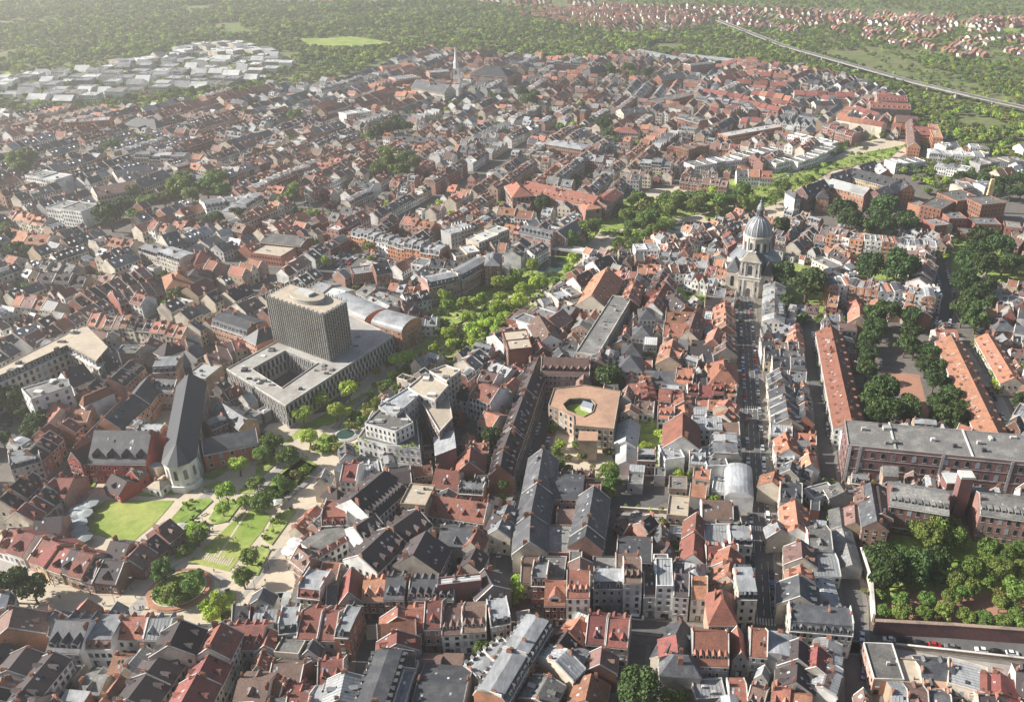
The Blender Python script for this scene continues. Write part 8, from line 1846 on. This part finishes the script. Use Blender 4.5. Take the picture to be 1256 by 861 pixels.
# ------------------------------------------------------------------ oval planter, paving patterns, parasols
c = W(220.6,724); R_ = 10.6
def ringpoly(r, n=40, cx=c.x, cy=c.y): return [(cx+r*math.cos(2*math.pi*i/n), cy+r*math.sin(2*math.pi*i/n)) for i in range(n)]
e = empty('oval_planter', (c.x, c.y, 0)); tag(e, 'big round planter with a terracotta seat ring and dense trees on the plaza', 'planter')
def annulus(r0, r1, z0, z1, m, name, parent):
    g = Geo(); n = 48
    for i in range(n):
        a, b = 2*math.pi*i/n, 2*math.pi*(i+1)/n; P0, P1, Q0, Q1 = [(r*math.cos(t), r*math.sin(t)) for r, t in ((r1, a),(r1, b),(r0, a),(r0, b))]
        g.face([(*P0, z1),(*P1, z1),(*Q1, z1),(*Q0, z1)], m); g.face([(*P0, z0),(*P1, z0),(*P1, z1),(*P0, z1)], m); g.face([(*Q1, z0),(*Q0, z0),(*Q0, z1),(*Q1, z1)], m)
    return g.obj(name, parent)
annulus(R_-1.9, R_, 0, .9, 'tc', 'seat_ring', e); annulus(R_, R_+.5,0, .5, 'wt', 'step_ring', e); annulus(R_-1.95, R_-1.6, .9,1.1, 'lt', 'rim', e)
g = Geo(); g.prism([(x-c.x, y-c.y) for x, y in ringpoly(R_-1.9)], 0, .7, 'gM'); g.obj('soil', e)
g = Geo()
for k in range(1500):
    a, r_ = random.uniform(0,6.28),(R_-2.3)*random.random()**.5; x, y, z, s_ = r_*math.cos(a), r_*math.sin(a), .7+random.uniform(0,1.6)*(math.sin(x*1.3)*.5+.5 if k else 1), .38
    qd = [Vector((random.uniform(-s_, s_), random.uniform(-s_, s_), random.uniform(-s_, s_))) for _ in range(3)]; g.face([(x+v.x, y+v.y, z+v.z) for v in qd], 'l2' if k % 3 else 'l0')
g.obj('ground_cover', e, stuff=True)
for P_, m_, nm_ in (([(750,400),(790,395),(825,410),(830,440),(805,470),(790,470),(800,430),(780,412),(745,415)], 'gG', 'curved_paving'),([(430,555),(560,430),(620,370),(650,355),(690,340),(640,370),(560,470),(500,555)], 'gG', 'grey_paving_band'),([(560,360),(650,270),(690,210),(760,120),(800,80),(780,80),(730,110),(640,230),(550,350)], 'gG', 'grey_paving_band'),
                    ([(820,560),(900,470),(960,400),(1000,350),(1040,300),(1020,300),(960,370),(880,470),(810,540)], 'gG', 'grey_paving_band'),([(240,105),(330,100),(300,150),(340,240),(280,280),(230,200)], 'gG', 'terrace_paving'),([(0,310),(80,340),(140,370),(60,400),(0,380)], 'gG', 'grey_paving_band'),([(1040,100),(1160,0),(1180,20),(1050,130)], 'gG', 'grey_paving_band')):
    flat(nm_, TP('X', P_), .03, m_)
LN = TP('X', [(912,150),(792,335)]); L_, R2_ = strip(LN, .8); g = Geo(); g.prism([(p[0], p[1]) for p in (L_[0], L_[1], R2_[1], R2_[0])], .12, .17, 'gS'); structure(g, 'stepping_line')
a0, a1 = TP('X', [(697,338),(832,372)]); 
for i in range(17):
    p = a0.lerp(a1, (i+.5)/17); up = (TP('X', [(915,150)])[0]-TP('X', [(790,340)])[0]).normalized(); r_ = Vector((up.y, -up.x, 0)); g = Geo(); ln = 3.6+1.2*math.sin(i*1.7); cc2 = p+up*.6
    g.prism([(cc2+r_*a+up*b).xy[:] for a, b in ((-.32,0),(.32,0),(.32, ln),(-.32, ln))], .12, .2, 'gS'); o = g.obj('paving_slab'); o['kind'] = 'structure'
# paths through the long park
def path(t, pts, w_, m='gS', z=.40):
    P = TP(t, pts); L_, R_2 = strip(P, w_); g = Geo()
    for i in range(len(P)-1): g.prism([(p[0], p[1]) for p in (L_[i], L_[i+1], R_2[i+1], R_2[i])], .0, z, m)
    structure(g, 'path')
path('U', [(410,360),(480,310),(560,270)], 1.8); path('U', [(430,345),(470,330)], 2); path('U', [(640,210),(700,260),(760,300)], 2.2, 'gS'); path('J', [(890,860),(1000,770),(1160,650),(1256,590)], 1.8)
path('J', [(980,700),(1080,660),(1180,600)], 1.4); path('K', [(0,700),(100,620),(150,560),(200,540)], 2.4); path('K', [(440,320),(500,280),(560,260)], 3); path('K', [(470,370),(530,380),(620,400)], 4, z=.42); path('F', [(0,700),(80,610),(190,520)], 3.5, 'gG'); path('F', [(150,725),(300,600),(330,580)], 3, 'gG'); path('F', [(380,380),(470,290),(640,140)], 2.5, 'gG')
path('F', [(400,510),(470,450)], 1.5, 'gS')
# water channel lights, fountain disc
p = TP('F', [(440,410)])[0]; e = empty('round_basin', (p.x, p.y, .02)); tag(e, 'round pale fountain disc between park paths beside the stepped white building', 'fountain'); annulus(0,6.2,0, .35, 'gG', 'disc', e); annulus(4.2,4.9, .35, .5, 'W', 'rim', e); annulus(0,4.0, .3, .4, 'wa', 'water_disc', e)
# parasols
def parasol_meshes(m, r):
    g = Geo(); n = 8; z = 2.5
    top = (0,0, z+.8); P_ = [(r*math.cos(2*math.pi*(i+.5)/n), r*math.sin(2*math.pi*(i+.5)/n), z) for i in range(n)]
    for i in range(n): a, b = P_[i], P_[(i+1) % n]; g.face([a, b, top], m); g.face([(a[0], a[1], z-.25),(b[0], b[1], z-.25), b, a], m)
    c_ = g.mesh('canopy'); g = Geo(); g.lathe([(.06,0),(.05, z+.75)], 'lt', 8); g.lathe([(.4,0),(.4, .1)], 'dk', 8); return c_, g.mesh('pole')
def parasols(t, pts, r, m, label, grp):
    cm, pm = parasol_meshes(m, r); P0 = TP(t, pts, 2.7)
    order = sorted(range(len(pts)), key=lambda i: pts[i][1]); nmz = {i: k for k, i in enumerate(order)}
    for i, p in enumerate(P0):
        e = empty('parasol', (p.x, p.y, 0), random.uniform(0,1)); k = nmz[i]; tag(e, ('%s, %s' % (label, 'farthest' if k == 0 else ('nearest' if k == len(pts)-1 else ordn(k)+' from the far end'))) if len(pts) > 1 else label, 'parasol', grp if len(pts) > 1 else None)
        for n_, me in (('canopy', cm),('pole', pm)): o = bpy.data.objects.new(n_, me); COL.objects.link(o); o.parent = e
parasols('X', [(326,135),(285,155),(260,188),(305,172),(285,207),(290,236),(302,260)], 3.3, 'cg', 'grey green parasol on the terrace inside the curved block', 'parasols inside the curved block')
parasols('X', [(1055,305),(1097,310),(1110,275),(1075,275)], 3.2, 'cv', 'white parasol before the mansard block with the sunken terrace', 'white parasols at the cafe')
parasols('X', [(652,222)], 2.9, 'cv', 'single white parasol beside the right arm of the curved block', None)
parasols('X', [(1005,130)], 2.4, 'cv', 'single white parasol at the far end of the striped lawn', None)
for i, (x_, y_) in enumerate(((985,500),(1015,495))):
    p = TP('X', [(x_, y_)], 2.6)[0]; e = empty('awning', (p.x, p.y, 0), .15); tag(e, ('left' if i == 0 else 'right')+' grey terrace awning with sloping cloth at the lower plaza edge', 'awning')
    g = Geo()
    for k in range(3): g.box(-3.4,3.4,-4.8+k*3.2,-1.7+k*3.2,2.6-.15*(k == 1), 2.7-.15*(k == 1), 'cg')
    g.obj('cloth', e)
    for a in (-3.2,3.2):
        for b in (-4.5,4.5): g = Geo(); g.box(a-.06, a+.06, b-.06, b+.06,0,2.6, 'dk'); g.obj('post', e)
# ------------------------------------------------------------------ people
def person_mesh(pose, top, leg, hair='hr'):
    """one continuous skin: pelvis, trunk, head, arms and legs of a walking or standing figure 1.74 m tall"""
    V = [(0,0, .93, .13),(0,0,1.15, .125),(0,0,1.38, .15),(0,0,1.50, .055),(0, .01,1.60, .085),(0, .0,1.69, .07)]; E = [(0,1),(1,2),(2,3),(3,4),(4,5)]
    st = {'walk': .26, 'stand': .03, 'stroll': .16}[pose]
    for s, f in ((-1,1),(1,-1)):
        i = len(V); V += [(s*.09,0, .86, .085),(s*.10, f*st*.45+.02, .48, .06),(s*.10, f*st-.05*(f < 0), .09, .045),(s*.10, f*st+.12, .04, .04)]; E += [(0, i),(i, i+1),(i+1, i+2),(i+2, i+3)]
        i = len(V); V += [(s*.19,0,1.40, .06),(s*.24, -f*st*.3,1.13, .045),(s*.24, -f*st*.6+.08, .90, .035),(s*.24, -f*st*.7+.11, .80, .035)]; E += [(2, i),(i, i+1),(i+1, i+2),(i+2, i+3)]
    me = bpy.data.meshes.new('p'); me.from_pydata([v[:3] for v in V], E, []); o = bpy.data.objects.new('p', me); COL.objects.link(o); md = o.modifiers.new('s', 'SKIN'); 
    for k, sv in enumerate(me.skin_vertices[0].data): sv.radius = (V[k][3], V[k][3]*.85); sv.use_root = (k == 0)
    dg = bpy.context.evaluated_depsgraph_get(); ev = o.evaluated_get(dg); m2 = bpy.data.meshes.new_from_object(ev); bpy.data.objects.remove(o)
    m2.name = 'body'; m2.materials.clear()
    for m in ('skn', leg, top, hair, 'dk'): m2.materials.append(MATS[MI[m]])
    for p_ in m2.polygons:
        c_ = p_.center; p_.material_index = 3 if (c_.z > 1.66 or (c_.z > 1.56 and c_.y < -.02)) else (0 if c_.z > 1.5 or (abs(c_.x) > .2 and c_.z < .9) else (2 if c_.z > .95 else (4 if c_.z < .08 else 1)))
    return m2
PM = [(a, person_mesh(pz, 'c_'+a, 'c_'+b), pz) for pz, a, b in (('walk', 'blue', 'black'),('stand', 'white', 'blue'),('walk', 'red', 'black'),('stroll', 'black', 'grey'),('walk', 'beige', 'blue'),('stand', 'grey', 'black'),('stroll', 'white', 'beige'))]
def people(t, pts, where):
    P_ = TP(t, pts); o_ = sorted(range(len(pts)), key=lambda i: pts[i][0])
    for k, i in enumerate(o_):
        a, me, pz = PM[random.randrange(len(PM))]; e = bpy.data.objects.new('person', me); COL.objects.link(e); e.location = P_[i]+Vector((0,0, .1)); e.rotation_euler = (0,0, random.uniform(0,6.28))
        nth = 'leftmost' if k == 0 else ('rightmost' if k == len(pts)-1 else ordn(k)+' from left')
        tag(e, 'person in %s top %s %s%s' % (a, {'walk': 'walking', 'stand': 'standing', 'stroll': 'strolling'}[pz], where, ', '+nth if len(pts) > 1 else ''), 'person', 'people on the square and in the park')
people('A', [(252,282),(264,276),(425,297),(447,334),(492,320),(503,308),(606,325),(668,352),(296,352),(510,388),(518,385),(415,270)], 'on the pale plaza below the curved block')
people('A', [(661,408),(687,405),(694,405),(705,402)], 'left of the oval planter')
people('A', [(980,487),(985,540),(992,541),(1000,540),(1052,222),(1228,412)], 'between planter and city front')
people('A', [(1140,228),(1030,40),(1045,20)], 'beside the striped lawn')
people('X', [(868,215),(905,225),(915,230),(850,275),(860,270)], 'on the striped lawn')
people('X', [(770,245),(765,240),(915,130),(845,388),(745,105),(740,100)], 'on the park path by the striped lawn')
people('B', [(88,192),(150,158),(162,213),(47,272),(25,318),(60,150)], 'on the bright paving left of the parasols')
people('E', [(1010,700),(1215,715),(1225,712)], 'on the path below the hospice chapel')
people('F', [(245,520),(252,524),(232,512),(120,580)], 'on the light crossing in the park')
# ------------------------------------------------------------------ cars
def car_meshes(paint, L=4.3, Wd=1.78, H=1.46, van=False):
    hl, hw_ = L/2, Wd/2; g = Geo()
    prof = [(-hl, .35),(-hl, .8),(-hl*.93, .95),(hl*.45, .98),(hl*.93, .82),(hl, .6),(hl, .3)] if not van else [(-hl, .35),(-hl, 1.1),(-hl*.98,1.2),(hl*.6,1.15),(hl*.95, .95),(hl, .6),(hl, .3)]
    n = len(prof)
    for side in (-1,1): g.v += [(x, side*(hw_ if z < .9 else hw_*.94), z) for x, z in prof]
    k = MI['p_'+paint]
    g.f += [tuple(range(n)), tuple(range(2*n-1, n-1,-1))]+[(i, n+i, n+(i+1) % n, (i+1) % n) for i in range(n)]; g.m += [k]*(n+2)
    t = .92 if not van else 1.15; x0, x1, x2, x3 = (-hl*.86, -hl*.60, hl*.12, hl*.5) if not van else (-hl*.95, -hl*.9, hl*.3, hl*.66); w1, w2 = hw_*.92, hw_*.74; H2 = H if not van else 1.95
    body = g.mesh('body')
    g = Geo(); g.add([(x1, -w2, H2),(x2, -w2, H2),(x2, w2, H2),(x1, w2, H2),(x1, -w2, H2-.06),(x2, -w2, H2-.06),(x2, w2, H2-.06),(x1, w2, H2-.06)], [(0,1,2,3),(0,4,5,1),(1,5,6,2),(2,6,7,3),(3,7,4,0)], 'p_'+paint); roof = g.mesh('car_roof')
    g = Geo(); g.add([(x0, -w1, t),(x3, -w1, t),(x3, w1, t),(x0, w1, t),(x1, -w2-.01, H2-.05),(x2, -w2-.01, H2-.05),(x2, w2+.01, H2-.05),(x1, w2+.01, H2-.05)], [(0,1,5,4),(1,2,6,5),(2,3,7,6),(3,0,4,7)], 'gl'); glass = g.mesh('window')
    return body, roof, glass
g = Geo(); n = 10
for s_ in (-.1, .1): g.v += [(.32*math.cos(2*math.pi*i/n), s_, .32+.32*math.sin(2*math.pi*i/n)) for i in range(n)]
g.f += [tuple(range(n)), tuple(range(2*n-1, n-1,-1))]+[(i, n+i, n+(i+1) % n, (i+1) % n) for i in range(n)]; g.m += [MI['dk']]*(n+2); WHEEL = g.mesh('wheel')
CARM = {k: car_meshes(k) for k in PAINT}; VANM = car_meshes('white', 5.1,1.95,1.95, True)
NCAR = 0
def car(p, ang, where, nth, grp, van=False):
    global NCAR
    k = random.choice(['white', 'black', 'grey', 'silver', 'grey', 'black', 'blue', 'red', 'silver', 'white']); M_ = VANM if van else CARM[k]; k = 'white' if van else k
    e = empty('parked_van' if van else 'parked_car', (p[0], p[1], .03), ang); nm_ = 'van' if van else 'car'
    tag(e, ' '.join(('%s %s %s, %s' % (k, nm_, where, nth)).split()[:18]), nm_, grp); NCAR += 1
    for n_, me in (('body', M_[0]),('car_roof', M_[1]),('window', M_[2])): o = bpy.data.objects.new(n_, me); COL.objects.link(o); o.parent = e
    if math.hypot(p[0], p[1]) < 520:
        for a in (-1.32,1.32):
            for b in (-.82, .82): o = bpy.data.objects.new('wheel', WHEEL); COL.objects.link(o); o.parent = e; o.location = (a, b, 0)
def kerbcars(P, off, where, grp, t0=0, t1=1, fill=.75, gap=5.6, far='from the far end'):
    """cars along a kerb; P runs from far to near"""
    seg = [(P[i], P[i+1], (P[i+1]-P[i]).length) for i in range(len(P)-1)]; tot = sum(s[2] for s in seg); n = int(tot*(t1-t0)/gap); k = 0
    for i in range(n):
        if random.random() > fill: continue
        s = tot*t0+(i+.5)*gap; a = 0
        for A, B, D_ in seg:
            if a+D_ >= s: break
            a += D_
        d = (B-A)/D_; p = A+d*(s-a); nx_ = Vector((d.y, -d.x, 0)); p = p+nx_*off; pp_ = proj(p)
        if pp_ is None or not (0 < pp_[0] < 1256 and 0 < pp_[1] < 870): continue
        car(p, math.atan2(d.y, d.x)+(math.pi if random.random() < .5 else 0)+random.uniform(-.03, .03), where, ordn(k)+' '+far, grp, van=random.random() < .06); k += 1
kerbcars(CH, 3.5, 'on the left kerb of the church street', 'cars along the church street', .03, .98, .8); kerbcars(CH, -3.5, 'on the right kerb of the church street', 'cars along the church street', .03, .98, .75)
def STi(i): return ST[i]
kerbcars(ST[1], -2.6, 'on the right kerb of the lane', 'cars along the lane', .05, .45, .35); kerbcars(ST[1], -2.6, 'at the lower end of the lane', 'cars along the lane', .84, .97, .7)
kerbcars(ST[2], -3.1, 'on the right side of the middle street', 'cars along the middle street', .1, .75, .8); kerbcars(ST[2], 3.1, 'on the left side of the middle street', 'cars along the middle street', .5, .95, .5)
kerbcars(ST[9], 3.2, 'in the shade below the garden wall', 'cars below the garden wall', .02, .98, .9,5.2, 'from the left')
kerbcars(ST[14], 3.9, 'on the left kerb of the parking street', 'cars along the parking street', .05, .95, .9); kerbcars(ST[14], -3.9, 'on the right kerb of the parking street', 'cars along the parking street', .05, .95, .9)
kerbcars(ST[3], 3.2, 'on the far kerb of the lower street', 'cars along the lower street', .2, .9, .3,6, 'from the right')
kerbcars(ST[15], 2.2, 'on the barracks road', 'cars on the barracks road', .2, .95, .35)
kerbcars(ST[17], 3.6, 'on the avenue', 'cars on the avenue', .1, .9, .4,9)
kerbcars(ST[11], 2.6, 'along the diagonal upper street', 'cars on the diagonal upper street', .1, .9, .35,7)
def lot(t, quad, rows_, cols_, where, grp, fill=.75):
    P_ = TP(t, quad); k = 0
    for i in range(rows_):
        for j in range(cols_):
            if random.random() > fill: continue
            a, b = (i+.5)/rows_, (j+.5)/cols_; p = P_[0].lerp(P_[1], b).lerp(P_[3].lerp(P_[2], b), a); d = (P_[3]-P_[0])
            car(p, math.atan2(d.y, d.x)+random.uniform(-.05, .05), where, '%s place' % ordn(k), grp); k += 1
lot('J', [(330,490),(470,380),(500,400),(380,505)], 2,14, 'in the left rows of the mid town car park', 'cars in the mid town car park'); lot('J', [(290,450),(420,370),(440,385),(310,480)], 2,13, 'in the far left rows of the mid town car park', 'cars in the mid town car park')
lot('J', [(510,380),(770,430),(760,455),(500,400)], 2,15, 'in the right rows of the mid town car park', 'cars in the mid town car park', .6)
lot('G', [(545,780),(690,850),(690,835),(560,770)], 1,4, 'in the gravel yard', 'cars in the gravel yard', .6)
lot('E', [(0,330),(60,340),(60,420),(0,410)], 2,3, 'in the sunken car park at the left edge', 'cars in the sunken car park', .4)
print('cars', NCAR)
# crossings on the church street
for k, y_ in enumerate((500,648,762)):
    c_ = W(924+(y_-520)*.056, y_); d = (CH[-1]-CH[0]).normalized(); r_ = Vector((d.y, -d.x, 0))
    for i in range(8):
        g = Geo(); q2 = c_+r_*(-4+i*1.05); g.prism([(q2+r_*a+d*b).xy[:] for a, b in ((0,-1.6),(.5,-1.6),(.5,1.6),(0,1.6))], .004, .014, 'gW'); o = g.obj('crossing_stripe'); o['kind'] = 'structure'
# ------------------------------------------------------------------ street lamps, benches, road paint
LP = Geo(); LP.lathe([(.12,0),(.07,1),(.06,6.5)], 'dk', 6); LP.box(-.07,1.3, -.07, .07,6.4,6.55, 'dk'); LPM = LP.mesh('pole'); LH = Geo(); LH.box(.7,1.5, -.18, .18,6.25,6.42, 'lt'); LHM = LH.mesh('lamp_head')
BN = Geo(); BN.box(-1.1,1.1, -.25, .25, .42, .5, 'tk'); BS = BN.mesh('seat'); BN = Geo(); BN.box(-.9, -.75, -.22, .22,0, .42, 'dk'); BN.box(.75, .9, -.22, .22,0, .42, 'dk'); BL = BN.mesh('leg')
def put(name, p, a, parts, label, cat, grp):
    e = empty(name, (p.x, p.y, .1), a); tag(e, label, cat, grp)
    for n_, me in parts: o = bpy.data.objects.new(n_, me); COL.objects.link(o); o.parent = e
for sd, off in (('left', 5.6),('right', -5.6)):
    for k in range(12):
        t = (k+.5)/12*(len(CH)-1); i = int(t); p = CH[i].lerp(CH[i+1], t-i); d = (CH[i+1]-CH[i]).normalized(); p = p+Vector((d.y, -d.x, 0))*off
        put('street_lamp', p, math.atan2(d.y, d.x)+(math.pi/2 if off > 0 else -math.pi/2),(('pole', LPM),('lamp_head', LHM)), '%s street lamp from the church on the %s pavement of the church street' % (ordn(k), sd), 'street lamp', 'street lamps on the church street')
for k, (x_, y_) in enumerate(((480,455),(560,410),(420,500),(200,440),(330,470),(930,450),(980,380),(880,520),(660,290),(740,205),(800,130),(1000,250))):
    put('street_lamp', TP('X', [(x_, y_)])[0], k, (('pole', LPM),('lamp_head', LHM)), '%s of the thin dark lamp posts scattered over the pale square' % ordn(k), 'street lamp', 'lamp posts on the square')
for k, (x_, y_) in enumerate(((690,300),(720,250),(860,370),(930,300),(965,240),(870,420),(745,180),(1010,150),(900,118))):
    put('park_bench', TP('X', [(x_, y_)])[0], .9, (('seat', BS),('leg', BL)), '%s dark wooden bench beside the striped lawn' % ordn(k), 'bench', 'benches by the striped lawn')
g = Geo()
for A, B in zip(CH, CH[1:]):
    D_ = (B-A).length; d = (B-A)/D_; r_ = Vector((d.y, -d.x, 0))
    for k in range(int(D_/6)):
        for o_, w_, l_ in ((0, .09,1.5),(2.5, .06,2.8),(-2.5, .06,2.8)):
            c_ = A+d*(k*6+2)+r_*o_; g.face([(*(c_+r_*a+d*b).xy, .006) for a, b in ((-w_, -l_),(-w_, l_),(w_, l_),(w_, -l_))], 'gW')
structure(g, 'road_marking')
# ------------------------------------------------------------------ haze
bpy.ops.mesh.primitive_cube_add(size=1); hz = bpy.context.object; hz.name = 'haze'; hz['kind'] = 'stuff'; hz.location = (0,2600,120.5-2.5); hz.scale = (9000,6400,245)
m = bpy.data.materials.new('haze'); m.use_nodes = True; n = m.node_tree.nodes; n.clear(); out = n.new('ShaderNodeOutputMaterial'); pv = n.new('ShaderNodeVolumePrincipled'); pv.inputs['Color'].default_value = (1, .985, .95,1); pv.inputs['Density'].default_value = HAZE; pv.inputs['Anisotropy'].default_value = .5
m.node_tree.links.new(pv.outputs[0], out.inputs['Volume']); hz.data.materials.append(m)
sc.cycles.volume_bounces = 0; sc.cycles.max_bounces = 6; sc.cycles.transparent_max_bounces = 8
